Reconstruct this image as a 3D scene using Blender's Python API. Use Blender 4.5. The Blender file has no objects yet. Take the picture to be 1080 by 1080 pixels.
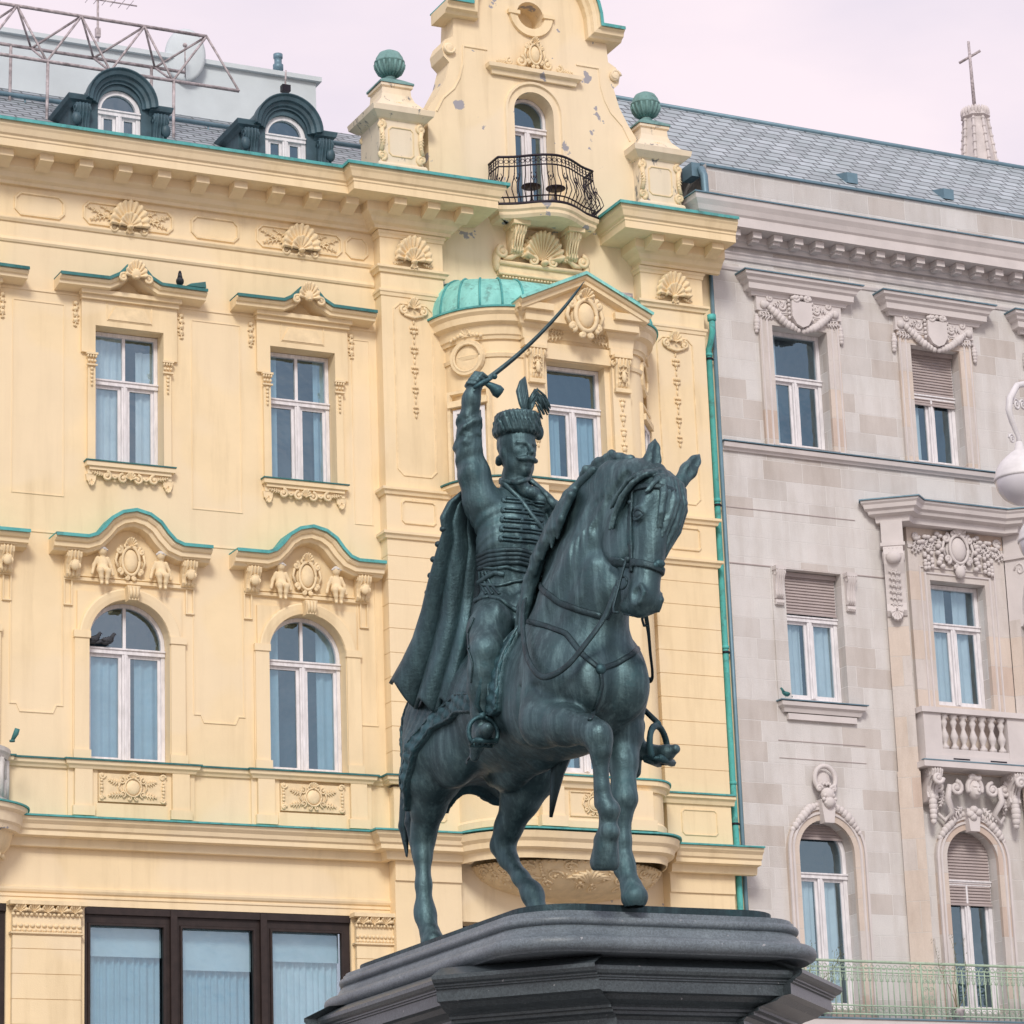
import bpy, bmesh, math, random
import numpy as np
from mathutils import Vector, Matrix
from mathutils.geometry import tessellate_polygon
from mathutils.bvhtree import BVHTree
R = math.radians
random.seed(7); rng = np.random.default_rng(7)
scene = bpy.context.scene

# ------------------------------------------------------------------ camera
FPX = 3306.1                                   # focal length in pixels of a 1080 px frame
PITCH, ROLL, YAW = R(16.027), R(-2.1134), R(26.07)
CAM = np.array([0., -52., 1.65])
def _axes():
    cp, sp, cr, sr = math.cos(PITCH), math.sin(PITCH), math.cos(ROLL), math.sin(ROLL)
    fw = np.array([0, cp, sp]); u0 = np.array([0, -sp, cp]); r0 = np.array([1., 0, 0])
    rt = cr*r0 + sr*u0; up = -sr*r0 + cr*u0
    M = np.array([[math.cos(YAW), math.sin(YAW), 0], [-math.sin(YAW), math.cos(YAW), 0], [0, 0, 1]])
    return M@rt, M@up, M@fw
RT, UP, FW = _axes()
cam_data = bpy.data.cameras.new('camera'); cam = bpy.data.objects.new('camera', cam_data)
scene.collection.objects.link(cam)
cam_data.sensor_width = 36; cam_data.lens = FPX/1080*36; cam_data.clip_start = .5; cam_data.clip_end = 4000
cam.matrix_world = Matrix(((RT[0], UP[0], -FW[0], CAM[0]), (RT[1], UP[1], -FW[1], CAM[1]), (RT[2], UP[2], -FW[2], CAM[2]), (0, 0, 0, 1)))
scene.camera = cam
scene.render.resolution_x = scene.render.resolution_y = 1024

# ------------------------------------------------------------------ light
SUN_EL, SUN_AZ = 36, 205        # azimuth measured clockwise from +Y (north)
world = bpy.data.worlds.new('World'); scene.world = world; world.use_nodes = True
wn, wl = world.node_tree.nodes, world.node_tree.links
wn.clear()
out = wn.new('ShaderNodeOutputWorld'); bg = wn.new('ShaderNodeBackground'); bg2 = wn.new('ShaderNodeBackground')
sky = wn.new('ShaderNodeTexSky'); sky.sky_type = 'NISHITA'; sky.sun_disc = False
sky.sun_elevation = R(SUN_EL); sky.sun_rotation = R(SUN_AZ); sky.dust_density = 1.5; sky.air_density = 1.2
bg.inputs[1].default_value = .1
wl.new(sky.outputs[0], bg.inputs[0])
# thin high overcast, faintly pink, in soft banks
tc = wn.new('ShaderNodeTexCoord'); mp = wn.new('ShaderNodeMapping'); mp.inputs['Scale'].default_value = (2.2, 2.2, 6)
nz = wn.new('ShaderNodeTexNoise'); nz.inputs['Scale'].default_value = 2.4; nz.inputs['Detail'].default_value = 5
cr = wn.new('ShaderNodeValToRGB')
cr.color_ramp.elements[0].position = .36; cr.color_ramp.elements[0].color = (.80, .73, .835, 1)
cr.color_ramp.elements[1].position = .66; cr.color_ramp.elements[1].color = (1.0, .865, .92, 1)
wl.new(tc.outputs['Generated'], mp.inputs[0]); wl.new(mp.outputs[0], nz.inputs[0]); wl.new(nz.outputs['Fac'], cr.inputs[0])
wl.new(cr.outputs[0], bg2.inputs[0]); bg2.inputs[1].default_value = .98
mx = wn.new('ShaderNodeMixShader')
# the haze is thick over the roofs (north) and breaks up into blue with clouds over the square (south)
sy = wn.new('ShaderNodeSeparateXYZ'); wl.new(tc.outputs['Generated'], sy.inputs[0])
mr = wn.new('ShaderNodeMapRange'); mr.inputs[1].default_value = -.75; mr.inputs[2].default_value = .15; mr.inputs[3].default_value = 0; mr.inputs[4].default_value = 1
wl.new(sy.outputs[1], mr.inputs[0])
nc = wn.new('ShaderNodeTexNoise'); nc.inputs['Scale'].default_value = 3.2; nc.inputs['Detail'].default_value = 6; wl.new(tc.outputs['Generated'], nc.inputs[0])
rc = wn.new('ShaderNodeValToRGB'); rc.color_ramp.elements[0].position = .42; rc.color_ramp.elements[0].color = (.30, .30, .30, 1); rc.color_ramp.elements[1].position = .58; rc.color_ramp.elements[1].color = (.95, .95, .95, 1); wl.new(nc.outputs['Fac'], rc.inputs[0])
mm = wn.new('ShaderNodeMath'); mm.operation = 'MAXIMUM'; wl.new(mr.outputs[0], mm.inputs[0]); wl.new(rc.outputs[0], mm.inputs[1]); mn_ = wn.new('ShaderNodeMath'); mn_.operation = 'MINIMUM'; mn_.inputs[1].default_value = .95; wl.new(mm.outputs[0], mn_.inputs[0]); wl.new(mn_.outputs[0], mx.inputs[0])
wl.new(bg.outputs[0], mx.inputs[1]); wl.new(bg2.outputs[0], mx.inputs[2]); wl.new(mx.outputs[0], out.inputs[0])
sd = bpy.data.lights.new('sun', 'SUN'); sd.energy = 1.9; sd.angle = R(14); sd.color = (1, .955, .88)
sun = bpy.data.objects.new('sun', sd); scene.collection.objects.link(sun)
_az, _el = R(SUN_AZ), R(SUN_EL)
_d = Vector((math.sin(_az)*math.cos(_el), math.cos(_az)*math.cos(_el), math.sin(_el)))
sun.rotation_euler = _d.to_track_quat('Z', 'Y').to_euler()
sun.location = (0, -20, 60)
scene.view_settings.view_transform = 'Standard'; scene.view_settings.look = 'None'
scene.view_settings.exposure = .1; scene.view_settings.gamma = 1

# ------------------------------------------------------------------ materials
def nt(name):
    m = bpy.data.materials.new(name); m.use_nodes = True
    n, l = m.node_tree.nodes, m.node_tree.links
    return m, n, l, n['Principled BSDF']
def noise(n, l, scale, detail=4, rough=.6, vec=None, stretch=None, coord='Object'):
    t = n.new('ShaderNodeTexCoord'); src = t.outputs[coord]
    if stretch:
        mp = n.new('ShaderNodeMapping'); mp.inputs['Scale'].default_value = stretch; l.new(src, mp.inputs[0]); src = mp.outputs[0]
    z = n.new('ShaderNodeTexNoise'); z.inputs['Scale'].default_value = scale; z.inputs['Detail'].default_value = detail; z.inputs['Roughness'].default_value = rough
    l.new(src, z.inputs['Vector']); return z
def ramp(n, l, src, stops):
    r = n.new('ShaderNodeValToRGB'); e = r.color_ramp.elements
    while len(e) < len(stops): e.new(.5)
    for k, (p, c) in enumerate(stops): e[k].position = p; e[k].color = (*c, 1) if len(c) == 3 else c
    l.new(src, r.inputs[0]); return r
def mixc(n, l, fac, a, b, mode='MIX'):
    m = n.new('ShaderNodeMix'); m.data_type = 'RGBA'; m.blend_type = mode
    for s, v in ((m.inputs[0], fac), (m.inputs[6], a), (m.inputs[7], b)):
        if hasattr(v, 'is_linked') or hasattr(v, 'links'): l.new(v, s)
        elif isinstance(v, (int, float)): s.default_value = v
        else: s.default_value = (*v, 1)
    return m.outputs[2]
def bump(n, l, b, src, strength, dist=.02):
    k = n.new('ShaderNodeBump'); k.inputs['Strength'].default_value = strength; k.inputs['Distance'].default_value = dist
    l.new(src, k.inputs['Height']); l.new(k.outputs[0], b.inputs['Normal'])
def plain(name, c, rough=.6, metal=0, var=.25, scale=3, bmp=.0, spec=.4, stretch=None):
    m, n, l, b = nt(name)
    z = noise(n, l, scale, 5, stretch=stretch)
    lo = tuple(x*(1-var) for x in c); hi = tuple(min(1, x*(1+var)) for x in c)
    r = ramp(n, l, z.outputs[0], [(.3, lo), (.7, hi)])
    l.new(r.outputs[0], b.inputs['Base Color'])
    b.inputs['Roughness'].default_value = rough; b.inputs['Metallic'].default_value = metal
    b.inputs['Specular IOR Level'].default_value = spec
    if bmp:
        z2 = noise(n, l, 40, 3); bump(n, l, b, z2.outputs[0], bmp)
    return m
def stucco(name, c, streak=.12, peel=0, soot=0):
    m, n, l, b = nt(name)
    z = noise(n, l, .7, 6, .65)
    a = ramp(n, l, z.outputs[0], [(.3, tuple(x*.93 for x in c)), (.72, tuple(min(1, x*1.05) for x in c))])
    s = noise(n, l, 1.0, 5, .6, stretch=(3.5, 3.5, .35))        # rain streaks
    sr = ramp(n, l, s.outputs[0], [(.50, (0, 0, 0)), (.74, (1, 1, 1))])
    k = n.new('ShaderNodeMath'); k.operation = 'MULTIPLY'; k.inputs[1].default_value = streak; l.new(sr.outputs[0], k.inputs[0])
    col = mixc(n, l, k.outputs[0], a.outputs[0], tuple(x*y for x, y in zip(c, (.62, .58, .52))))
    d = noise(n, l, 9, 6, .7)
    dr = ramp(n, l, d.outputs[0], [(.62, (0, 0, 0)), (.8, (.22, .22, .22))])
    col = mixc(n, l, dr.outputs[0], col, tuple(x*.55 for x in c))
    pt = noise(n, l, .33, 2, .4); pr_ = ramp(n, l, pt.outputs[0], [(.50, (0, 0, 0)), (.53, (.5, .5, .5))]); col = mixc(n, l, pr_.outputs[0], col, tuple(min(1, x*y) for x, y in zip(c, (.97, 1.0, 1.10))))
    if soot:
        so = noise(n, l, 2.6, 7, .7, stretch=(1.6, 1.6, .7)); so_r = ramp(n, l, so.outputs[0], [(soot, (0, 0, 0)), (soot+.07, (.9, .9, .9))]); col = mixc(n, l, so_r.outputs[0], col, (.10, .12, .15))
    if peel:
        p = noise(n, l, 1.9, 9, .56); pr = ramp(n, l, p.outputs[0], [(peel, (0, 0, 0)), (peel+.012, (1, 1, 1))])
        col = mixc(n, l, pr.outputs[0], col, (.36, .35, .38))
    l.new(col, b.inputs['Base Color']); b.inputs['Roughness'].default_value = .92; b.inputs['Specular IOR Level'].default_value = .15
    z2 = noise(n, l, 60, 4); z3 = noise(n, l, 6, 4)
    ad = n.new('ShaderNodeMath'); ad.operation = 'ADD'; l.new(z2.outputs[0], ad.inputs[0]); l.new(z3.outputs[0], ad.inputs[1])
    bump(n, l, b, ad.outputs[0], .25, .012)
    return m
def ashlar(name, tones, mortar, bw=.93, bh=.415, off=(0, 0), warm=None):
    """dressed stone laid in courses; x along the wall, z up"""
    m, n, l, b = nt(name)
    t = n.new('ShaderNodeTexCoord'); sx = n.new('ShaderNodeSeparateXYZ'); l.new(t.outputs['Object'], sx.inputs[0])
    ad = n.new('ShaderNodeMath'); ad.operation = 'ADD'; l.new(sx.outputs[0], ad.inputs[0]); l.new(sx.outputs[1], ad.inputs[1])
    cb = n.new('ShaderNodeCombineXYZ')
    def plus(s, v):
        q = n.new('ShaderNodeMath'); q.operation = 'ADD'; l.new(s, q.inputs[0]); q.inputs[1].default_value = v; return q.outputs[0]
    l.new(plus(ad.outputs[0], off[0]), cb.inputs[0]); l.new(plus(sx.outputs[2], off[1]), cb.inputs[1])
    br = n.new('ShaderNodeTexBrick'); l.new(cb.outputs[0], br.inputs['Vector'])
    br.inputs['Scale'].default_value = 1; br.inputs['Brick Width'].default_value = bw; br.inputs['Row Height'].default_value = bh
    br.inputs['Mortar Size'].default_value = .006; br.inputs['Mortar Smooth'].default_value = .3; br.offset = .42; br.offset_frequency = 2; br.squash = .7; br.squash_frequency = 3
    br.inputs['Color1'].default_value = (0, 0, 0, 1); br.inputs['Color2'].default_value = (1, 1, 1, 1); br.inputs['Mortar'].default_value = (.5, .5, .5, 1)
    br.inputs['Bias'].default_value = 0
    r = ramp(n, l, br.outputs['Color'], tones); r.color_ramp.interpolation = 'CONSTANT'
    z = noise(n, l, 1.2, 6); zr = ramp(n, l, z.outputs[0], [(.3, (.93, .93, .93)), (.7, (1.05, 1.05, 1.05))])
    col = mixc(n, l, 1, r.outputs[0], zr.outputs[0], 'MULTIPLY')
    st = noise(n, l, 1.1, 6, .65, stretch=(2.2, 2.2, .4)); sr = ramp(n, l, st.outputs[0], [(.45, (1, 1, 1)), (.78, (.80, .77, .74))]); col = mixc(n, l, 1, col, sr.outputs[0], 'MULTIPLY')
    f = noise(n, l, 40, 4, .7); fr = ramp(n, l, f.outputs[0], [(.3, (.94, .94, .94)), (.7, (1.04, 1.04, 1.04))])
    col = mixc(n, l, 1, col, fr.outputs[0], 'MULTIPLY')
    col = mixc(n, l, br.outputs['Fac'], col, mortar)
    l.new(col, b.inputs['Base Color']); b.inputs['Roughness'].default_value = .9; b.inputs['Specular IOR Level'].default_value = .2
    z2 = noise(n, l, 50, 4); ma = n.new('ShaderNodeMath'); ma.operation = 'MULTIPLY_ADD'; ma.inputs[1].default_value = -1.2; l.new(br.outputs['Fac'], ma.inputs[0]); l.new(z2.outputs[0], ma.inputs[2]); bump(n, l, b, ma.outputs[0], .6, .012)
    return m
def patina(name, c=(.10, .44, .42), dark=(.05, .2, .2)):
    m, n, l, b = nt(name)
    z = noise(n, l, 2.2, 6, .7, stretch=(1.5, 1.5, .6)); r = ramp(n, l, z.outputs[0], [(.25, dark), (.45, c), (.75, tuple(min(1, x*1.25+.03) for x in c))])
    q = noise(n, l, 5, 7, .75); qr = ramp(n, l, q.outputs[0], [(.52, (0, 0, 0)), (.70, (.75, .75, .75))]); col = mixc(n, l, qr.outputs[0], r.outputs[0], (.085, .13, .12))
    l.new(col, b.inputs['Base Color']); b.inputs['Roughness'].default_value = .75; b.inputs['Specular IOR Level'].default_value = .3
    z2 = noise(n, l, 12, 4); bump(n, l, b, z2.outputs[0], .2, .01)
    return m
def bronze(name, base, green, rough=.45, bmp=.35):
    m, n, l, b = nt(name)
    z = noise(n, l, 1.6, 6, .65); a = ramp(n, l, z.outputs[0], [(.28, tuple(x*.6 for x in base)), (.5, base), (.75, tuple(x*1.6 for x in base))])
    s = noise(n, l, 5.5, 6, .7, stretch=(2.6, 2.6, .14))       # vertical run-off streaks
    sr = ramp(n, l, s.outputs[0], [(.47, (0, 0, 0)), (.80, (.62, .62, .62))])
    col = mixc(n, l, sr.outputs[0], a.outputs[0], green)
    g = noise(n, l, 3.4, 6, .75); gr = ramp(n, l, g.outputs[0], [(.56, (0, 0, 0)), (.75, (.5, .5, .5))])
    col = mixc(n, l, gr.outputs[0], col, (.035, .12, .14))
    l.new(col, b.inputs['Base Color']); b.inputs['Metallic'].default_value = .68
    rr = ramp(n, l, g.outputs[0], [(.3, (rough-.08,)*3), (.7, (rough+.22,)*3)]); l.new(rr.outputs[0], b.inputs['Roughness'])
    b.inputs['Specular IOR Level'].default_value = .6
    z2 = noise(n, l, 28, 5, .7); z3 = noise(n, l, 7, 4)
    ad = n.new('ShaderNodeMath'); ad.operation = 'ADD'; l.new(z2.outputs[0], ad.inputs[0]); l.new(z3.outputs[0], ad.inputs[1])
    bump(n, l, b, ad.outputs[0], bmp, .012)
    return m
def glass(name, tint=(.70, .80, .85), fac=.30, rough=.03):
    m = bpy.data.materials.new(name); m.use_nodes = True; n, l = m.node_tree.nodes, m.node_tree.links; n.clear()
    o = n.new('ShaderNodeOutputMaterial'); t = n.new('ShaderNodeBsdfTransparent'); t.inputs[0].default_value = (*tint, 1)
    g = n.new('ShaderNodeBsdfGlossy'); g.inputs[0].default_value = (.58, .78, .88, 1); g.inputs[1].default_value = rough
    x = n.new('ShaderNodeMixShader'); x.inputs[0].default_value = fac
    z = noise(n, l, 1.3, 3); k = n.new('ShaderNodeBump'); k.inputs['Strength'].default_value = .16; k.inputs['Distance'].default_value = .06
    l.new(z.outputs[0], k.inputs['Height']); l.new(k.outputs[0], g.inputs['Normal'])
    l.new(t.outputs[0], x.inputs[1]); l.new(g.outputs[0], x.inputs[2]); l.new(x.outputs[0], o.inputs[0])
    return m
def granite(name, c, rough=.35, fleck=.5):
    m, n, l, b = nt(name)
    v = n.new('ShaderNodeTexVoronoi'); v.inputs['Scale'].default_value = 90
    t = n.new('ShaderNodeTexCoord'); l.new(t.outputs['Object'], v.inputs['Vector'])
    r = ramp(n, l, v.outputs['Color'], [(.2, tuple(x*(1-fleck) for x in c)), (.8, tuple(x*(1+fleck) for x in c))])
    z = noise(n, l, 1.4, 7, .7); zr = ramp(n, l, z.outputs[0], [(.3, (.65, .68, .72)), (.7, (1.2, 1.2, 1.2))])
    col = mixc(n, l, 1, r.outputs[0], zr.outputs[0], 'MULTIPLY')
    d = noise(n, l, 16, 3, .5); dr = ramp(n, l, d.outputs[0], [(.72, (0, 0, 0)), (.755, (.7, .7, .7))])   # bird droppings
    col = mixc(n, l, dr.outputs[0], col, (.45, .45, .46))
    l.new(col, b.inputs['Base Color']); b.inputs['Roughness'].default_value = rough
    z2 = noise(n, l, 40, 4); bump(n, l, b, z2.outputs[0], .2, .008)
    return m
M = dict(
    yellow=stucco('yellow_stucco', (.86, .696, .45), .36),
    yellow_worn=stucco('worn_yellow_stucco', (.86, .71, .485), .42, .625),
    yellow_sooty=stucco('sooty_yellow_stucco', (.80, .68, .50), .4, 0, .58),
    ornament=plain('moulded_plaster', (.81, .652, .42), .9, var=.12, scale=5, bmp=.15, spec=.15),
    white_plaster=plain('weathered_white_plaster', (.62, .6, .58), .9, var=.15, scale=6, bmp=.2, spec=.15),
    stone=ashlar('pinkish_ashlar', [(0, (.61, .58, .56)), (.26, (.665, .64, .625)), (.66, (.575, .53, .50)), (.80, (.675, .655, .64))], (.76, .74, .72)),
    stone_plain=plain('pale_sandstone', (.64, .595, .585), .9, var=.08, scale=1.5, bmp=.15, spec=.15),
    stone_warm=ashlar('warm_ashlar', [(0, (.66, .57, .50)), (.5, (.64, .59, .56)), (.75, (.60, .49, .42))], (.64, .60, .56), 3, .62, (.2, .1)),
    copper=patina('green_copper', (.09, .36, .355), (.06, .20, .21)), copper_grey=patina('weathered_copper', (.17, .31, .30), (.09, .16, .16)), pipe=patina('turquoise_pipe', (.10, .46, .43), (.08, .34, .33)), copper_dark=patina('dark_copper', (.045, .17, .17), (.02, .07, .08)),
    copper_light=patina('pale_copper', (.24, .58, .53), (.16, .44, .42)),
    slate_pipe=plain('blue_grey_zinc', (.16, .26, .32), .5, .3, var=.15),
    window_frame=plain('peeling_white_paint', (.76, .74, .76), .6, var=.14, scale=14, bmp=.1, stretch=(1, 1, .25)),
    glass=glass('window_glass'), glass_dark=glass('shop_glass', (.62, .76, .82), .30),
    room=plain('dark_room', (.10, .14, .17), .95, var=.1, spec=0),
    curtain=plain('net_curtain', (.86, .89, .90), .95, var=.08, scale=2, spec=.05),
    curtain_blue=plain('blue_curtain', (.52, .66, .72), .95, var=.1, scale=2, spec=.05),
    blind=plain('roller_blind', (.42, .36, .35), .7, var=.08), brown=plain('dark_brown_timber', (.028, .018, .016), .5, var=.3, scale=6),
    iron=plain('black_iron', (.025, .02, .03), .5, .5, var=.3), iron_green=plain('pale_green_iron', (.36, .47, .36), .6, 0, var=.2, scale=18),
    bronze=bronze('bronze', (.056, .104, .118), (.22, .36, .38), .46),
    bronze_cloth=bronze('bronze_cloth', (.046, .088, .102), (.13, .24, .26), .46, .5),
    bronze_teal=bronze('verdigris_bronze', (.040, .095, .112), (.12, .24, .27), .46, .5),
    bronze_dark=bronze('dark_bronze', (.032, .058, .068), (.08, .15, .17), .45, .5),
    granite=granite('grey_granite', (.145, .175, .195), .46, .22), granite_dark=granite('dark_granite', (.062, .078, .086), .3, .25),
    paint_white=plain('white_lamp_paint', (.70, .68, .69), .45, var=.1, scale=8), milk=plain('milky_globe', (.66, .64, .68), .22, var=.06, scale=3, spec=.6),
    rusty=plain('rusty_white_steel', (.42, .37, .38), .7, var=.5, scale=9), zinc_wall=plain('pale_rendered_wall', (.60, .66, .69), .8, var=.08, scale=1),
    pigeon=plain('pigeon_feathers', (.05, .055, .065), .8, var=.5, scale=30), leaf=plain('dry_leaf', (.18, .17, .07), .8, var=.5, scale=30),
    lead=plain('dark_zinc_dormer', (.055, .10, .125), .5, .1, var=.3, scale=4), asphalt=plain('square_paving', (.30, .28, .26), .9, var=.2, scale=.8),
    blue=plain('blue_plastic', (.03, .2, .45), .4), red=plain('red_mark', (.35, .02, .06), .5), spire=plain('white_church_stone', (.60, .55, .54), .9, var=.18, scale=1.2, bmp=.2),
)
def slate(name, c, w=.62, h=.30):
    m, n, l, b = nt(name)
    t = n.new('ShaderNodeTexCoord'); sx = n.new('ShaderNodeSeparateXYZ'); l.new(t.outputs['Object'], sx.inputs[0]); cb = n.new('ShaderNodeCombineXYZ')
    l.new(sx.outputs[0], cb.inputs[0]); l.new(sx.outputs[2], cb.inputs[1])
    br = n.new('ShaderNodeTexBrick'); l.new(cb.outputs[0], br.inputs['Vector']); br.inputs['Scale'].default_value = 1
    br.inputs['Brick Width'].default_value = w; br.inputs['Row Height'].default_value = h; br.inputs['Mortar Size'].default_value = .022; br.inputs['Mortar Smooth'].default_value = .1
    br.inputs['Color1'].default_value = (*[x*.86 for x in c], 1); br.inputs['Color2'].default_value = (*[x*1.14 for x in c], 1); br.inputs['Mortar'].default_value = (*[x*.3 for x in c], 1)
    z = noise(n, l, 1.4, 7, .7); zr = ramp(n, l, z.outputs[0], [(.3, (.74, .78, .76)), (.7, (1.14, 1.12, 1.12))])
    col = mixc(n, l, 1, br.outputs['Color'], zr.outputs[0], 'MULTIPLY')
    l.new(col, b.inputs['Base Color']); b.inputs['Roughness'].default_value = .6
    bump(n, l, b, br.outputs['Fac'], -.5, .02)
    return m
M['slate'] = slate('grey_blue_slate', (.38, .43, .47), .44, .20); M['slate_fine'] = slate('fine_slate', (.33, .37, .41), .4, .13)

# ------------------------------------------------------------------ scene helpers
COL = scene.collection
def tag(o, label=None, cat=None, group=None, kind=None):
    for k, v in (('label', label), ('category', cat), ('group', group), ('kind', kind)):
        if v: o[k] = v
    return o
def empty(name, loc=(0, 0, 0), rz=0):
    o = bpy.data.objects.new(name, None); COL.objects.link(o); o.location = loc; o.rotation_euler = (0, 0, rz); o.empty_display_size = .3
    return o
class MB:
    """collects primitives and links them as ONE mesh object"""
    def __init__(s): s.v = []; s.f = []; s.sm = []
    def add(s, vs, fs, smooth=False):
        o = len(s.v); s.v += [tuple(map(float, p)) for p in vs]
        s.f += [tuple(o+i for i in f) for f in fs]; s.sm += [smooth]*len(fs); return s
    def box(s, x0, x1, y0, y1, z0, z1):
        v = [(x, y, z) for z in (z0, z1) for y in (y0, y1) for x in (x0, x1)]
        return s.add(v, [(0, 2, 3, 1), (4, 5, 7, 6), (0, 1, 5, 4), (2, 6, 7, 3), (0, 4, 6, 2), (1, 3, 7, 5)])
    def poly(s, pts, y0, y1, tr=None, smooth=False):
        """extrude an outline in x,z along y (y0 = front)"""
        n = len(pts); tri = tessellate_polygon([[Vector((p[0], p[1], 0)) for p in pts]])
        v = [(p[0], y0, p[1]) for p in pts]+[(p[0], y1, p[1]) for p in pts]
        if tr: v = [tr(q) for q in v]
        s.add(v, [tuple(t) for t in tri]+[tuple(n+i for i in t) for t in tri]); o = len(s.v)-2*n
        s.f += [(o+i, o+(i+1) % n, o+n+(i+1) % n, o+n+i) for i in range(n)]; s.sm += [smooth]*n
        return s
    def plan(s, pts, z0, z1):
        n = len(pts); tri = tessellate_polygon([[Vector((p[0], p[1], 0)) for p in pts]])
        v = [(p[0], p[1], z0) for p in pts]+[(p[0], p[1], z1) for p in pts]
        return s.add(v, [tuple(t) for t in tri]+[tuple(n+i for i in t) for t in tri]+[(i, (i+1) % n, n+(i+1) % n, n+i) for i in range(n)])
    def sweep(s, path, prof, const=(0, 0, 1), flip=False, closed=False, cap=True, smooth=False):
        """prof = [(out, along const)], closed loop; path mitred in the plane perpendicular to const"""
        c = Vector(const).normalized(); P = [Vector(p) for p in path]; n = len(P); m = len(prof); vs = []
        for i in range(n):
            a = P[i]-P[i-1] if (i > 0 or closed) else P[1]-P[0]
            b = P[(i+1) % n]-P[i] if (i < n-1 or closed) else P[i]-P[i-1]
            a = (a-c*a.dot(c)).normalized(); b = (b-c*b.dot(c)).normalized()
            na, nb = a.cross(c), b.cross(c)
            h = (na+nb); h = h/max(h.length, 1e-6); k = 1/max(.35, h.dot(na)); h *= k
            if flip: h = -h
            for (o, u) in prof: vs.append(P[i]+h*o+c*u)
        fs = []
        for i in range(n if closed else n-1):
            j = (i+1) % n
            for k in range(m): fs.append((i*m+k, i*m+(k+1) % m, j*m+(k+1) % m, j*m+k))
        s.add(vs, fs, smooth)
        if cap and not closed:
            tri = tessellate_polygon([[Vector((o, u, 0)) for o, u in prof]]); o = len(s.v)-n*m
            for t in tri: s.f.append(tuple(o+i for i in t)); s.f.append(tuple(o+(n-1)*m+i for i in t)); s.sm += [False]*2
        return s
    def tube(s, pts, r, k=6, close=False):
        P = [Vector(p) for p in pts]; n = len(P); rr = r if hasattr(r, '__len__') else [r]*n; vs = []; up = None
        for i in range(n):
            d = (P[min(i+1, n-1)]-P[max(i-1, 0)]);
            if d.length < 1e-9: d = Vector((0, 0, 1))
            d.normalize()
            if up is None: up = Vector((0, 0, 1)) if abs(d.z) < .9 else Vector((1, 0, 0))
            a = d.cross(up); a = a.normalized() if a.length > 1e-6 else d.orthogonal().normalized(); up = a.cross(d).normalized()
            for q in range(k):
                t = 2*math.pi*q/k; vs.append(P[i]+(a*math.cos(t)+up*math.sin(t))*rr[i])
        fs = [(i*k+q, i*k+(q+1) % k, (i+1)*k+(q+1) % k, (i+1)*k+q) for i in range(n-1) for q in range(k)]
        if close: fs += [((n-1)*k+q, (n-1)*k+(q+1) % k, (q+1) % k, q) for q in range(k)]
        else: fs += [tuple(range(k))[::-1], tuple((n-1)*k+q for q in range(k))]
        return s.add(vs, fs, True)
    def ell(s, c, r, k=10, j=6, rot=None):
        if not hasattr(r, '__len__'): r = (r, r, r)
        vs = []; 
        for a in range(j+1):
            for b in range(k):
                p = Vector((r[0]*math.sin(math.pi*a/j)*math.cos(2*math.pi*b/k), r[1]*math.sin(math.pi*a/j)*math.sin(2*math.pi*b/k), r[2]*math.cos(math.pi*a/j)))
                if rot is not None: p = rot@p
                vs.append(p+Vector(c))
        return s.add(vs, [(a*k+b, a*k+(b+1) % k, (a+1)*k+(b+1) % k, (a+1)*k+b) for a in range(j) for b in range(k)], True)
    def lathe(s, c, prof, k=20, ang=(0, 360), smooth=True, sy=1):
        full = ang[1]-ang[0] >= 360; kk = k if full else k+1; n = len(prof); vs = []
        for b in range(kk):
            t = R(ang[0]+(ang[1]-ang[0])*b/k)
            for (r_, z) in prof: vs.append((c[0]+r_*math.cos(t), c[1]+r_*sy*math.sin(t), c[2]+z))
        return s.add(vs, [(b*n+i, b*n+i+1, ((b+1) % kk)*n+i+1, ((b+1) % kk)*n+i) for b in range(k) for i in range(n-1)], smooth)
    def build(s, name, mat, parent=None, fix=True):
        me = bpy.data.meshes.new(name); me.from_pydata(s.v, [], s.f); me.materials.append(M[mat] if isinstance(mat, str) else mat)
        me.polygons.foreach_set('use_smooth', s.sm)
        if fix:
            b = bmesh.new(); b.from_mesh(me); bmesh.ops.remove_doubles(b, verts=b.verts, dist=1e-5)
            bmesh.ops.recalc_face_normals(b, faces=b.faces); b.to_mesh(me); b.free()
        o = bpy.data.objects.new(name, me); COL.objects.link(o)
        if parent: o.parent = parent
        return o
    def merge(s, t, fn):
        o = len(s.v); s.v += [tuple(fn(Vector(p))) for p in t.v]; s.f += [tuple(o+i for i in f) for f in t.f]; s.sm += t.sm; return s
def arc(cx, cz, r, a0, a1, n, rz=None):
    rz = rz or r
    return [(cx+r*math.cos(R(a0+(a1-a0)*i/n)), cz+rz*math.sin(R(a0+(a1-a0)*i/n))) for i in range(n+1)]
def copy_tree(o, parent=None):
    c = o.copy(); COL.objects.link(c); c.parent = parent
    for ch in list(o.children): copy_tree(ch, c)
    return c
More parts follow.
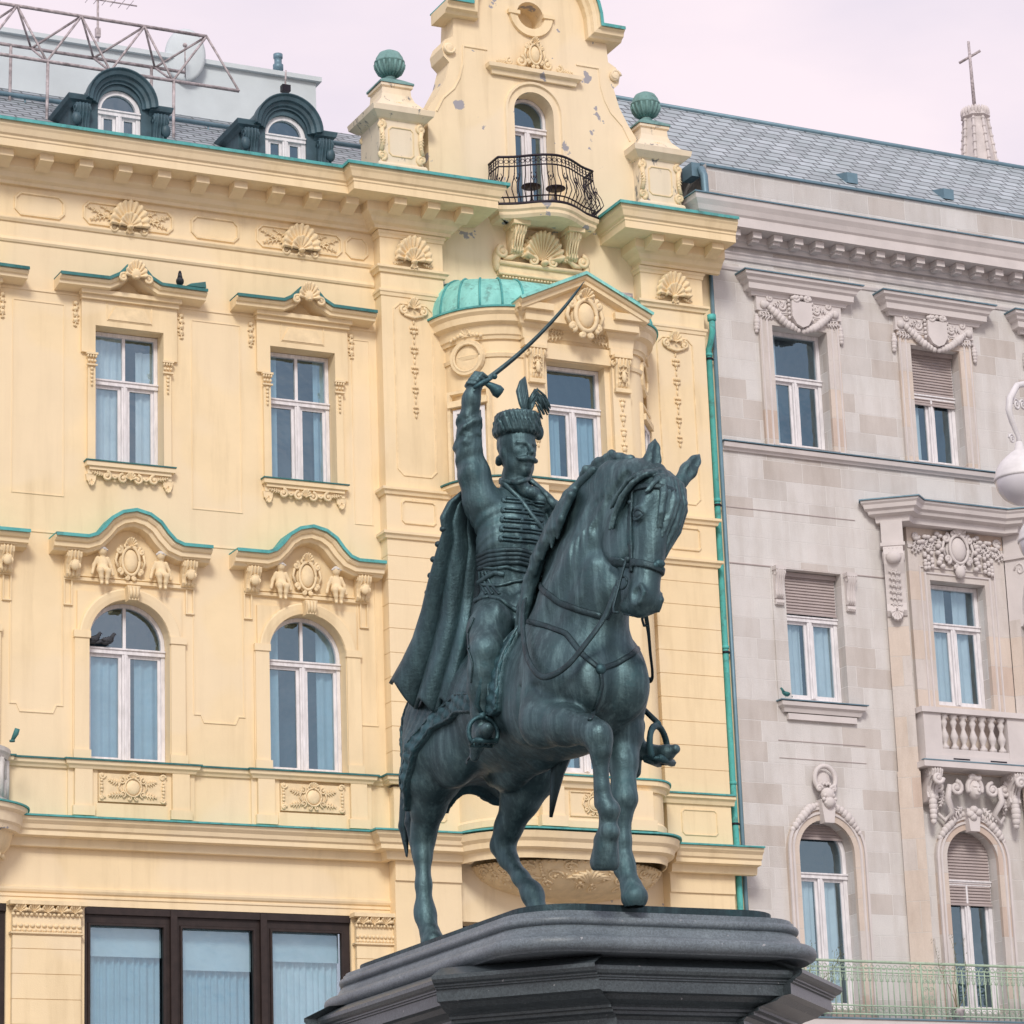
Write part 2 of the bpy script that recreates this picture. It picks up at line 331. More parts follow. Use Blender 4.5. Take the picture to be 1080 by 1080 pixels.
# ------------------------------------------------------------------ sculpting volume
S = 1.55
class Vol:
    def __init__(s, lo, hi, h):
        s.h = h; s.lo = np.array(lo, float); s.n = np.ceil((np.array(hi)-s.lo)/h).astype(int)+1
        s.a = np.full(s.n, 1., np.float32)
        s.ax = [s.lo[i]+h*np.arange(s.n[i]) for i in range(3)]
    def _box(s, lo, hi):
        i0 = np.clip(np.floor((np.array(lo)-s.lo)/s.h).astype(int), 0, s.n-1); i1 = np.clip(np.ceil((np.array(hi)-s.lo)/s.h).astype(int)+1, 0, s.n)
        sl = tuple(slice(a, b) for a, b in zip(i0, i1))
        g = np.meshgrid(*[s.ax[i][sl[i]] for i in range(3)], indexing='ij', sparse=True)
        return sl, [q.astype(np.float32) for q in g]
    def put(s, sl, d, k, op):
        if d.size == 0: return
        b = s.a[sl]
        if op == 'add':
            h = np.maximum(k-np.abs(b-d), 0)/k; s.a[sl] = np.minimum(b, d)-h*h*k*.25
        else:
            d = -d; h = np.maximum(k-np.abs(b-d), 0)/k; s.a[sl] = np.maximum(b, d)+h*h*k*.25
    def cap(s, a, b, ra, rb=None, k=.03, op='add', lat=1.):
        rb = ra if rb is None else rb; a = np.array(a, float); b = np.array(b, float); m = max(ra, rb)+k+2*s.h+.04
        sl, (X, Y, Z) = s._box(np.minimum(a, b)-m, np.maximum(a, b)+m); d = b-a; L2 = max(d@d, 1e-9)
        t = np.clip(((X-a[0])*d[0]+(Y-a[1])*d[1]+(Z-a[2])*d[2])/L2, 0, 1)
        q = np.sqrt((X-a[0]-t*d[0])**2+((Y-a[1]-t*d[1])/lat)**2+(Z-a[2]-t*d[2])**2)-(ra+(rb-ra)*t)
        s.put(sl, q, k, op); return s
    def chain(s, pts, k=.03):
        """pts: (F, L, U, r)"""
        for p, q in zip(pts, pts[1:]): s.cap(p[:3], q[:3], p[3], q[3], k)
        return s
    def ell(s, c, r, k=.04, op='add', rot=None):
        c = np.array(c, float); r = np.array(r, float); m = r.max()+k+.05
        sl, (X, Y, Z) = s._box(c-m, c+m); p = [X-c[0], Y-c[1], Z-c[2]]
        if rot is not None: p = [rot[i][0]*p[0]+rot[i][1]*p[1]+rot[i][2]*p[2] for i in range(3)]
        k0 = np.sqrt((p[0]/r[0])**2+(p[1]/r[1])**2+(p[2]/r[2])**2); k1 = np.sqrt((p[0]/r[0]**2)**2+(p[1]/r[1]**2)**2+(p[2]/r[2]**2)**2)
        s.put(sl, k0*(k0-1)/np.maximum(k1, 1e-6), k, op); return s
    def mesh(s, name, mat, parent, a=None, smooth=1, bvh=False, sc=None, loc=(0, 0, 0)):
        a = s.a if a is None else a
        inside = a < 0
        c = inside[:-1, :-1, :-1].astype(np.int8)
        for i, j, k in ((1, 0, 0), (0, 1, 0), (0, 0, 1), (1, 1, 0), (1, 0, 1), (0, 1, 1), (1, 1, 1)):
            c = c+inside[i:i+c.shape[0], j:j+c.shape[1], k:k+c.shape[2]]
        act = (c > 0) & (c < 8); ix = np.argwhere(act); idm = np.full(act.shape, -1, np.int32); idm[act] = np.arange(len(ix))
        pos = np.zeros((len(ix), 3)); cnt = np.zeros(len(ix))
        cor = [(i, j, k) for i in (0, 1) for j in (0, 1) for k in (0, 1)]
        val = {q: a[ix[:, 0]+q[0], ix[:, 1]+q[1], ix[:, 2]+q[2]] for q in cor}
        for p in cor:
            for ax in range(3):
                if p[ax] == 0:
                    q = list(p); q[ax] = 1; q = tuple(q); va, vb = val[p], val[q]; m = (va < 0) != (vb < 0)
                    t = np.where(m, va/np.where(m, va-vb, 1), 0)
                    for d in range(3): pos[:, d] += np.where(m, p[d]+(t if d == ax else 0), 0)
                    cnt += m
        pos = (pos/cnt[:, None]+ix)*s.h+s.lo
        quads = []
        for ax in range(3):
            o1, o2 = [(1, 2), (2, 0), (0, 1)][ax]
            sl0 = [slice(1, -1)]*3; sl1 = [slice(1, -1)]*3; sl0[ax] = slice(0, -1); sl1[ax] = slice(1, None)
            A = inside[tuple(sl0)]; B = inside[tuple(sl1)]; e = np.argwhere(A != B)
            if not len(e): continue
            fl = A[e[:, 0], e[:, 1], e[:, 2]]
            base = e+1; base[:, ax] -= 1
            def cid(d1, d2):
                b = base.copy(); b[:, o1] -= d1; b[:, o2] -= d2; return idm[b[:, 0], b[:, 1], b[:, 2]]
            q = np.stack([cid(1, 1), cid(0, 1), cid(0, 0), cid(1, 0)], 1); q[~fl] = q[~fl][:, ::-1]; quads.append(q)
        quads = np.concatenate(quads); quads = quads[(quads >= 0).all(1)]
        for _ in range(smooth):                       # one light Laplacian pass
            acc = np.zeros_like(pos); n = np.zeros(len(pos))
            for i, j in ((0, 1), (1, 2), (2, 3), (3, 0)):
                for u, v in ((i, j), (j, i)):
                    np.add.at(acc, quads[:, u], pos[quads[:, v]]); np.add.at(n, quads[:, u], 1)
            pos = pos*.5+.5*acc/np.maximum(n, 1)[:, None]
        sc = sc or S; W = np.stack([sc*pos[:, 1]+loc[0], -sc*pos[:, 0]+loc[1], sc*pos[:, 2]+loc[2]], 1)     # local to the parent
        me = bpy.data.meshes.new(name); me.vertices.add(len(W)); me.vertices.foreach_set('co', W.ravel())
        me.loops.add(quads.size); me.polygons.add(len(quads)); me.loops.foreach_set('vertex_index', quads.ravel().astype(np.int32))
        me.polygons.foreach_set('loop_start', np.arange(0, quads.size, 4, dtype=np.int32)); me.polygons.foreach_set('loop_total', np.full(len(quads), 4, np.int32))
        me.update(calc_edges=True); me.validate(); me.materials.append(M[mat]); me.polygons.foreach_set('use_smooth', [True]*len(me.polygons))
        o = bpy.data.objects.new(name, me); COL.objects.link(o); o.parent = parent
        if bvh: return o, BVHTree.FromPolygons([tuple(p) for p in W], quads.tolist())
        return o
# ================================================================== ground
mb = MB(); mb.box(-400, 500, -300, 600, -.02, 0); tag(mb.build('ground', 'asphalt'), kind='structure')

# ================================================================== ornament kit (all face -y, around a centre x,z with the wall at y)
def fan(mb, x, y, z, w, h, n=11, th=.10, a0=-12, inner=True):
    """scallop shell opening upwards: a ribbed bowl whose lobed rim stands off the wall"""
    A, Rr = n*8, 9; vs = []
    for i in range(Rr+1):
        r = i/Rr
        for j in range(A+1):
            u = j/A; a = R(a0+(180-2*a0)*u); rib = abs(math.sin(math.pi*n*u)); q = math.sin(a); e = r*(1+.07*(rib-.4)*(r > .75))
            d = th*(.22+.70*r**1.6)+th*.34*(rib-.5)*min(1, r*1.6)*(1 if r < .95 else .6)
            vs.append((x+w*.5*e*math.cos(a), y-d, z+h*(.10+.90*e*q if q > 0 else .10+.5*e*q)))
    for j in range(A+1): p = vs[Rr*(A+1)+j]; vs.append((x+(p[0]-x)*1.03, y, z+h*.1+(p[2]-z-h*.1)*1.03))
    mb.add(vs, [(i*(A+1)+j, i*(A+1)+j+1, (i+1)*(A+1)+j+1, (i+1)*(A+1)+j) for i in range(Rr+1) for j in range(A)], True)
    if inner: fan(mb, x, y-th*.35, z-h*.02, w*.56, h*.54, max(5, n-4), th*.8, a0, False)
    mb.ell((x, y-th*.6, z-h*.02), (w*.10, th*.5, h*.09), 8, 5)
def spiral(mb, x, y, z, r, d=1, turns=1.4, th=.03, a0=0, n=16):
    pts = []
    for i in range(n+1):
        t = i/n; a = R(a0)+d*2*math.pi*turns*t; q = r*(1-t*.82); pts.append((x+q*math.cos(a), y-th*.3, z+q*math.sin(a)))
    mb.tube(pts, [th*(1-.35*i/n) for i in range(n+1)], 6); mb.ell((x, y-th*.3, z), th*1.1, 7, 4)
def leaf(mb, p, q, y, w, th=.03, k=5):
    """one feathered acanthus frond from p to q (x,z)"""
    d = Vector((q[0]-p[0], q[1]-p[1])); L_ = d.length; d.normalize(); nn = Vector((-d.y, d.x))
    for i in range(k):
        t = (i+.6)/k; c = Vector(p)+d*L_*t
        for s_ in (-1, 1):
            e = c+nn*s_*w*.5*math.sin(math.pi*min(1, t*.8+.15))+d*L_*.10
            mb.tube([(c.x, y-th*.7, c.y), (e.x, y-th*.5, e.y)], [th*.6, th*.25], 5)
    mb.tube([(p[0], y-th*.5, p[1]), (q[0], y-th*.8, q[1])], [th*.6, th*.3], 5)
def cart(mb, x, y, z, w, h, th=.1, crown=True):
    """oval cartouche with strapwork scrolls"""
    mb.ell((x, y-th*.3, z), (w*.24, th*.7, h*.30), 16, 8)
    mb.tube([(x+w*.28*math.cos(t), y-th*.55, z+h*.35*math.sin(t)) for t in [2*math.pi*i/24 for i in range(25)]], th*.22, 6)
    mb.ell((x, y-th*.1, z), (w*.36, th*.35, h*.42), 16, 6)
    for s_ in (-1, 1):
        spiral(mb, x+s_*w*.36, y-th*.3, z+h*.26, w*.12, s_, 1.3, th*.26, 90); spiral(mb, x+s_*w*.34, y-th*.3, z-h*.26, w*.11, -s_, 1.3, th*.24, 270)
        spiral(mb, x+s_*w*.12, y-th*.4, z-h*.43, w*.08, s_, 1.1, th*.22, 90)
        mb.tube([(x+s_*w*.42, y-th*.3, z+h*.18), (x+s_*w*.48, y-th*.3, z+.0), (x+s_*w*.40, y-th*.3, z-h*.18)], th*.2, 6)
    if crown:
        fan(mb, x, y-th*.4, z+h*.36, w*.36, h*.22, 7, th*.7, 0, False); spiral(mb, x-w*.16, y-th*.5, z+h*.38, w*.07, -1, 1.1, th*.2); spiral(mb, x+w*.16, y-th*.5, z+h*.38, w*.07, 1, 1.1, th*.2, 180)
def chain(mb, pts, y, r, n):
    """garland of fruit along a polyline"""
    seg = [0]
    for a, b in zip(pts, pts[1:]): seg.append(seg[-1]+math.dist(a, b))
    for i in range(n):
        t = seg[-1]*(i+.5)/n; k = max(j for j in range(len(seg)) if seg[j] <= t); k = min(k, len(pts)-2); f = (t-seg[k])/(seg[k+1]-seg[k]); f = min(1, f)
        x = pts[k][0]*(1-f)+pts[k+1][0]*f; z = pts[k][1]*(1-f)+pts[k+1][1]*f; q = r*(.75+.5*math.sin(math.pi*(i+.5)/n))*(.9+.2*random.random())
        mb.ell((x, y-q*.5, z), (q, q*.9, q*1.05), 8, 5)
        if i % 2: mb.ell((x+q*.6, y-q*.3, z+q*.5), q*.5, 6, 4)
def console(mb, x, y, z0, z1, w, out_, flip=False):
    """scrolled bracket, S-curve in side view"""
    h = z1-z0; pr = [(0, z1), (out_, z1), (out_*1.05, z1-h*.10), (out_*.98, z1-h*.25), (out_*.80, z1-h*.36), (out_*.62, z1-h*.52), (out_*.55, z1-h*.70), (out_*.60, z1-h*.86), (out_*.42, z1-h*.98), (0, z0)]
    tri = tessellate_polygon([[Vector((a, b, 0)) for a, b in pr]]); n = len(pr)
    v = [(x-w/2, y-a, b) for a, b in pr]+[(x+w/2, y-a, b) for a, b in pr]
    mb.add(v, [tuple(t) for t in tri]+[tuple(n+i for i in t) for t in tri]+[(i, (i+1) % n, n+(i+1) % n, n+i) for i in range(n)])
    for s_ in (-1, 1):
        c = Vector((x+s_*w*.5, y-out_*.72, z1-h*.17)); mb.tube([c+Vector((0, q*math.cos(a), q*math.sin(a))) for a, q in [(R(40*i), h*.15*(1-i/12)) for i in range(11)]], w*.07, 5)
    for i in (-1, 0, 1): mb.tube([(x+i*w*.24, y-a*1.02, b) for a, b in pr[1:-1]], w*.085, 5)
def rope(mb, x0, x1, y, z, r, n):
    for i in range(n): mb.ell((x0+(x1-x0)*(i+.5)/n, y, z), (abs(x1-x0)/n*.46, r, r), 7, 4)
def frame(mb, pts, y, w=.04, th=.03):
    """thin raised moulding round a closed outline in x,z"""
    mb.sweep([(p[0], y, p[1]) for p in pts], [(-w/2, 0), (-w*.3, th), (w*.3, th), (w/2, 0)], (0, -1, 0), closed=True)
def octa(cx, cz, hw, hh, c=.1): return [(cx-hw+c, cz-hh), (cx+hw-c, cz-hh), (cx+hw, cz-hh+c), (cx+hw, cz+hh-c), (cx+hw-c, cz+hh), (cx-hw+c, cz+hh), (cx-hw, cz+hh-c), (cx-hw, cz-hh+c)]
def rect(x0, x1, z0, z1): return [(x0, z0), (x1, z0), (x1, z1), (x0, z1)]
def arched(cx, hw, z0, zs, rz=None, n=20): return [(cx-hw, z0), (cx+hw, z0)]+arc(cx, zs, hw, 0, 180, n, rz)
def holed(mb, outer, holes, y, depth=.32, th=.0):
    """flat wall face at y with openings; each opening gets reveals running back by depth"""
    loops = [outer]+holes; P = [p for l_ in loops for p in l_]
    tri = tessellate_polygon([[Vector((p[0], p[1], 0)) for p in l_] for l_ in loops])
    mb.add([(p[0], y, p[1]) for p in P], [tuple(t) for t in tri])
    for l_ in holes:
        n = len(l_); mb.add([(p[0], y, p[1]) for p in l_]+[(p[0], y+depth, p[1]) for p in l_], [(i, (i+1) % n, n+(i+1) % n, n+i) for i in range(n)])
    if th:
        n = len(outer); mb.add([(p[0], y, p[1]) for p in outer]+[(p[0], y+th, p[1]) for p in outer], [(i, (i+1) % n, n+(i+1) % n, n+i) for i in range(n)])
def curtain(mb, x0, x1, y, z0, z1, waves, amp=.03):
    n = int(waves*6); vs = []
    for i in range(n+1):
        x = x0+(x1-x0)*i/n; yy = y+amp*math.sin(i/6*2*math.pi+.7*math.sin(i*.37)); vs += [(x, yy, z0), (x, yy, z1)]
    mb.add(vs, [(2*i, 2*i+2, 2*i+3, 2*i+1) for i in range(n)], True)
def window(par, cx, hw, z0, z1, y, arch=0, trans=None, top_mull=True, mat='window_frame', curt=None, blind=0, room=.9, fw=.07, gl='glass', mull=True, label=None, low=None):
    """timber window: outer frame, transom, meeting stile, casement frames; panes and curtains are sub-parts"""
    zs = z1-arch if arch else z1; mb = MB(); d = .09
    outer = arched(cx, hw, z0, zs, arch) if arch else rect(cx-hw, cx+hw, z0, z1)
    inn = arched(cx, hw-fw, z0+fw, zs, arch-fw) if arch else rect(cx-hw+fw, cx+hw-fw, z0+fw, z1-fw)
    holed(mb, outer, [inn], y, d)
    trans = trans if trans is not None else z0+(z1-z0)*.62
    mb.box(cx-hw+.005, cx+hw-.005, y-.035, y+d, trans-.055, trans+.055); mb.box(cx-hw+.005, cx+hw-.005, y-.06, y-.036, trans+.02, trans+.05)
    c0 = y+.028; k = .055
    if mull:
        mb.box(cx-.055, cx+.055, y-.02, y+d, z0+fw, trans-.056); mb.box(cx-.02, cx+.02, y-.045, y-.021, z0+fw+.01, trans-.06)
    for a, b in (((cx-hw+fw+.002, cx-.057), (cx+.057, cx+hw-fw-.002)) if mull else ((cx-hw+fw+.002, cx+hw-fw-.002),)):
        holed(mb, rect(a, b, z0+fw+.002, trans-.057), [rect(a+k, b-k, z0+fw+k+.02, trans-.057-k)], c0, .04)
    if top_mull: mb.box(cx-.028, cx+.028, y+.02, y+d, trans+.056, z1-fw*.6)
    o = mb.build('window', mat, par)
    if label: o['label'] = label
    mb = MB(); g = y+.06; mb.add([(p[0], g, p[1]) for p in outer], [tuple(t) for t in tessellate_polygon([[Vector((p[0], p[1], 0)) for p in outer]])]); mb.build('pane', gl, o)
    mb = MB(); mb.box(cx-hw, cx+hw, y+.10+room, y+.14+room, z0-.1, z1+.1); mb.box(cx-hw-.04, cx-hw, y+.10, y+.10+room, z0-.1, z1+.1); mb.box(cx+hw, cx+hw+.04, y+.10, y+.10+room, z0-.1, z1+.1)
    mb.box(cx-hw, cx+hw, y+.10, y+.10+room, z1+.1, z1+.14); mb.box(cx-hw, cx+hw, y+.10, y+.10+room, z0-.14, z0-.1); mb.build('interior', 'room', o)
    if curt:
        for (a, b, zt) in curt[1]:
            mb = MB(); curtain(mb, cx+a*hw, cx+b*hw, y+.16, z0-.05, z0+(z1-z0)*zt, max(2, (b-a)*4.5), .025); mb.build('curtain', curt[0], o)
    if blind:
        mb = MB(); zb = z1-blind; n = int(blind/.062); 
        for i in range(n):
            za = zb+i*.062; mb.add([(cx-hw+.03, y-.02, za), (cx+hw-.03, y-.02, za), (cx+hw-.03, y-.045, za+.012), (cx-hw+.03, y-.045, za+.012), (cx-hw+.03, y-.02, za+.058), (cx+hw-.03, y-.02, za+.058)], [(0, 1, 2, 3), (3, 2, 5, 4)])
        mb.box(cx-hw+.02, cx+hw-.02, y-.05, y-.012, zb-.05, zb-.002)
        if not arch: mb.box(cx-hw+.005, cx+hw-.005, y-.08, y-.001, z1-.09, z1-.001)
        mb.build('roller_blind', 'blind', o)
    return o

# ================================================================== YELLOW HOUSE
yb = empty('ornate_house', (20, 0, 0)); YO = Vector((20, 0, 0))
tag(yb, 'ochre yellow house with shells, cupids and curved gable behind the bronze rider', 'building')
# shapes are written in world x; the builder shifts them to the house origin
_MB = MB
class YMB(MB):
    def build(s, name, mat, parent=None, fix=True):
        s.v = [(x-20, y, z) for x, y, z in s.v]; return _MB.build(s, name, mat, parent or yb, fix)
BAYS = [10.88, 14.30, 17.72, 21.14]
MB = YMB                                           # everything up to the stone house belongs to the yellow one
up_op = [rect(b-.655, b+.655, 18.45, 21.06) for b in BAYS]
lo_op = [arched(b, .76, 12.93, 15.15) for b in BAYS]
shop_op = [rect(9.8, 15.50, 4.2, 10.37), rect(16.90, 21.90, 4.2, 10.37)]
mb = MB(); holed(mb, rect(8, 24.0, 0, 24.3), up_op+lo_op+shop_op, 0, .34); mb.add([(8, 0, 0), (8, 12, 0), (8, 12, 24.3), (8, 0, 24.3)], [(0, 1, 2, 3)]); mb.build('wall', 'yellow')
GC = 26.26
gab = [(24.0, 0), (28.40, 0), (28.40, 24.5), (GC+2.35, 24.5), (GC+2.35, 26.42), (GC+2.14, 26.74), (GC+1.95, 27.1), (GC+1.84, 27.5), (GC+1.96, 27.62), (GC+1.99, 27.8), (GC+1.92, 27.98), (GC+1.74, 28.08), (GC+1.70, 28.7), (GC+1.45, 28.75)]
gab += arc(GC, 28.8, 1.42, 8, 172, 16)
gab += [(GC-1.45, 28.75), (GC-1.70, 28.7), (GC-1.74, 28.08), (GC-1.92, 27.98), (GC-1.99, 27.8), (GC-1.96, 27.62), (GC-1.84, 27.5), (GC-1.95, 27.1), (GC-2.14, 26.74), (GC-2.35, 26.42), (GC-2.35, 24.5), (24.0, 24.5)]
oc = arc(GC, 28.82, .30, 0, 360, 20)[:-1]
mb = MB(); holed(mb, gab, [arched(GC, .44, 24.5, 26.70), oc, rect(24.06, 28.3, 5.6, 10.34)], 0, .5, .6); w_ = mb.build('wall', 'yellow_worn'); w_['label'] = 'gable wall with flaking paint and a curved outline'
mb = MB(); mb.box(28.40, 30.19, 0, .5, 0, 24.3); mb.build('wall', 'yellow')
mb = MB(); mb.box(24.0, 28.39, .50, .54, 5.5, 10.5); mb.build('dark_shopfront', 'brown')
mb = MB(); mb.box(GC-.5, GC+.5, .50, .54, 28.4, 29.3); mb.build('niche_back', 'yellow_worn')
def dmould(pts, y=0, w=.045, th=.03, name='panel_moulding', mat='yellow'):
    m_ = MB(); frame(m_, pts, y, w, th); return m_.build(name, mat)
# ---- main cornice
CP = [(0, 23.60), (.09, 23.60), (.10, 23.66), (.17, 23.70), (.22, 23.78), (.30, 23.83), (.33, 23.86), (.33, 24.03), (.80, 24.03), (.80, 24.17), (.82, 24.19), (.82, 24.23), (.86, 24.26), (.90, 24.36), (.93, 24.40), (.93, 24.49), (0, 24.49)]
FL = [(0, 24.51), (.97, 24.497), (.98, 24.46), (.99, 24.46), (.985, 24.522), (0, 24.55)]
cpath_l = [(7.9, 0, 0), (22.63, 0, 0), (22.63, -.3, 0), (24.05, -.3, 0), (24.05, .45, 0)]
cpath_r = [(28.42, .45, 0), (28.42, -.3, 0), (30.12, -.3, 0)]
for path in (cpath_l, cpath_r):
    mb = MB(); mb.sweep(path, CP); o = mb.build('cornice', 'yellow')
    mb = MB(); mb.sweep(path, FL); mb.build('cornice_flashing', 'copper', o)
    xs = [15.94+.755*i for i in range(-9, 9)] if path is cpath_l else []
    first = None
    def brk(x, y):
        global first
        mb = MB(); v = [(x-.13, y-.33, 24.03), (x+.13, y-.33, 24.03), (x+.13, y-.33, 23.80), (x-.13, y-.33, 23.80), (x-.13, y-.66, 24.03), (x+.13, y-.66, 24.03), (x+.13, y-.66, 23.90), (x-.13, y-.66, 23.90), (x-.13, y-.50, 23.86), (x+.13, y-.50, 23.86)]
        mb.add(v, [(4, 5, 6, 7), (7, 6, 9, 8), (8, 9, 2, 3), (0, 4, 7, 8, 3), (1, 2, 9, 6, 5)]); mb.build('bracket', 'yellow', o)
    for x in xs: brk(x, 0)
    for x in ((22.85, 23.55, 24.25) if path is cpath_l else (28.42, 29.10, 29.78)): brk(x, -.3)
# ---- frieze
mb = MB(); mb.sweep([(7.9, 0, 0), (22.66, 0, 0)], [(0, 22.90), (.03, 22.90), (.06, 22.95), (.06, 22.98), (0, 23.0)]); mb.build('string_course', 'yellow'); mb = MB(); mb.sweep([(7.9, 0, 0), (22.66, 0, 0)], [(0, 22.50), (.025, 22.50), (.045, 22.54), (.025, 22.60), (0, 22.60)]); mb.build('string_course', 'yellow')
for b in BAYS:
    dmould(octa(b+1.71 if b < 21 else 22.32, 23.27, .46 if b < 21 else .22, .21), 0, .05, .035, mat='ornament')
    dmould(octa(b, 23.27, .86, .21), 0, .05, .035, mat='ornament')
    mb = MB(); fan(mb, b, -.03, 23.05, .72, .50, 11, .15); spiral(mb, b-.30, -.04, 23.02, .08, -1, 1.2, .03); spiral(mb, b+.30, -.04, 23.02, .08, 1, 1.2, .03, 180)
    for s in (-1, 1):
        leaf(mb, (b+s*.30, 23.16), (b+s*.78, 23.38), -.01, .14, .03); leaf(mb, (b+s*.34, 23.26), (b+s*.74, 23.14), -.01, .12, .03); leaf(mb, (b+s*.28, 23.3), (b+s*.55, 23.43), -.01, .10, .025, 3)
    fan(mb, b, -.06, 22.93, .14, .10, 5, .05, 0, False); mb.build('shell_ornament', 'ornament')
# ---- upper windows
def upper_bay(b, full=True):
    mb = MB(); out_ = [(b-.80, 18.2), (b+.80, 18.2), (b+.80, 20.52), (b+.92, 20.52), (b+.92, 21.74), (b-.92, 21.74), (b-.92, 20.52), (b-.80, 20.52)]
    holed(mb, out_, [rect(b-.655, b+.655, 18.452, 21.058)], -.07, .07, .07); s = mb.build('window_surround', 'yellow')
    mb = MB(); frame(mb, rect(b-.43, b+.43, 21.18, 21.62), -.07, .03, .012); mb.poly([(b-.42, 21.19), (b+.42, 21.19), (b+.28, 21.45), (b-.28, 21.45)], -.10, -.068); mb.build('lintel_panel', 'ornament', s)
    path = [(b-1.43, 0, 21.86), (b-.50, 0, 21.87), (b-.30, 0, 21.98), (b-.16, 0, 22.14), (b, 0, 22.22), (b+.16, 0, 22.14), (b+.30, 0, 21.98), (b+.50, 0, 21.87), (b+1.40, 0, 21.86)]
    mb = MB(); mb.sweep(path, [(0, 0), (0, .40), (-.05, .42), (-.09, .38), (-.10, .34), (-.16, .33), (-.17, .26), (-.20, .0)], (0, -1, 0), flip=True); mb.box(b-.97, b+.97, -.22, 0, 21.62, 21.70); mb.box(b-.94, b+.94, -.14, 0, 21.54, 21.62); h = mb.build('hood', 'yellow', None)
    mb = MB(); mb.sweep(path, [(.004, 0), (.004, .44), (-.03, .445), (-.03, .455), (.03, .45), (.03, 0)], (0, -1, 0), flip=True); mb.build('hood_flashing', 'copper_dark', h)
    mb = MB(); fan(mb, b, -.40, 21.93, .40, .32, 9, .12, -10, False); spiral(mb, b-.24, -.42, 21.92, .085, 1, 1.5, .034, 60); spiral(mb, b+.24, -.42, 21.92, .085, -1, 1.5, .034, 120)
    mb.ell((b, -.42, 22.02), (.12, .06, .12)); mb.build('shell_ornament', 'ornament', h)
    for s_ in (-1, 1):
        mb = MB()
        for k in range(4): leaf(mb, (b+s_*(1.04-.01*k), 21.50-.12*k), (b+s_*(.98+.05*(k % 2)), 21.36-.12*k), 0, .12, .035, 2); mb.ell((b+s_*1.02, -.02, 21.46-.11*k), (.05, .035, .045), 7, 4)
        mb.build('leaf_drop', 'ornament', s)
    for s_ in (-1, 1):
        mb = MB(); x = b+s_*.73
        rope(mb, x-.1, x+.1, -.10, 20.44, .035, 4); mb.box(x-.11, x+.11, -.13, -.07, 20.47, 20.51); rope(mb, x-.09, x+.09, -.10, 20.35, .03, 3); mb.box(x-.10, x+.10, -.12, -.07, 20.26, 20.29)
        for k in range(5): mb.ell((x, -.085, 20.20-.075*k), (.035-.003*k, .03, .035), 7, 4)
        mb.build('drop_ornament', 'ornament', s)
        mb = MB(); mb.poly([(x-.1, 18.2), (x+.1, 18.2), (x+.08, 18.08), (x-.08, 18.08)], -.06, 0); fan(mb, x, -.05, 18.10, .12, -.12, 5, .05, 0, False); mb.build('guttae', 'ornament', s)
    mb = MB(); mb.box(b-.84, b+.84, -.16, .3, 18.345, 18.43); mb.box(b-.78, b+.78, -.12, 0, 18.28, 18.345); sl = mb.build('sill', 'yellow', None)
    mb = MB(); mb.box(b-.86, b+.86, -.185, .3, 18.432, 18.452); mb.build('sill_flashing', 'copper_dark', sl)
    mb = MB()
    for s_ in (-1, 1):
        spiral(mb, b+s_*.45, -.09, 18.18, .09, s_, 1.3, .03, 90); spiral(mb, b+s_*.14, -.09, 18.16, .09, -s_, 1.3, .03, 90); mb.tube([(b+s_*.14, -.09, 18.25), (b+s_*.30, -.09, 18.15), (b+s_*.45, -.09, 18.26)], .028, 6); leaf(mb, (b+s_*.5, 18.2), (b+s_*.72, 18.24), -.07, .1)
    fan(mb, b, -.09, 18.14, .2, .14, 7, .06, 0, False); mb.build('scroll_ornament', 'ornament', sl)
for i, b in enumerate(BAYS):
    upper_bay(b)
    cu = ('curtain', [(-1, 1, 1.02)]) if i == 2 else ('curtain_blue', [(-1, -.62, 1), (.1, 1, 1)] if i == 3 else [(-1, 1, 1)])
    window(yb, b, .65, 18.455, 21.05, .26, trans=20.08, curt=(cu[0], [(-1, .0, 1), (.42, .98, .9)] if i == 2 else [(-.98, -.55, 1.0), (.60, .98, 1.0)]), room=.8)
# ---- lower, round-headed windows
PV = Vol((-.2, -.34, -.46), (.25, .34, .46), .012)
PV.ell((0, 0, .02), (.09, .11, .15), .03); PV.ell((.02, 0, -.10), (.10, .12, .09), .04); PV.ell((.03, -.01, .26), (.085, .085, .095), .02); PV.cap((0, 0, .14), (.02, 0, .22), .045, .045, .03)
for s in (-1, 1):
    PV.ell((.07, s*.03-.01, .265), (.035, .02, .02), .01)
    PV.chain([(.0, s*.10, .12, .045), (-.01, s*.17, -.02, .038), (0, s*.20+.0, -.15, .030), (.0, s*.21, -.19, .034)], .02)
    PV.chain([(.04, s*.06, -.13, .075), (.13, s*.08, -.16, .060), (.11, s*.06, -.28, .045), (.08, s*.05+.01, -.38, .032), (.12, s*.055, -.41, .030)], .02)
PV.ell((.10, -.01, .245), (.018, .014, .014), .006); PV.cap((.09, -.04, .215), (.09, .02, .215), .010, .010, .01)
putto0, _ = PV.mesh('cherub', 'ornament', yb, sc=.92, bvh=True)
PH = Vol((-.2, -.2, .15), (.2, .2, .5), .012)
for k in range(26):
    a_ = k*2.4; r_ = .02+.075*(k/26); PH.ell((.03+r_*math.cos(a_)*.9, -.01+r_*math.sin(a_), .345-.07*(k/26)), (.028, .028, .022), .01)
hair0, _ = PH.mesh('curls', 'white_plaster', putto0, sc=.92, bvh=True)
def put_cherub(x, y, z, first=[True]):
    if first[0]: first[0] = False; putto0.location = (x-20, y, z); return
    c = putto0.copy(); COL.objects.link(c); c.parent = yb; c.location = (x-20, y, z); h = hair0.copy(); COL.objects.link(h); h.parent = c
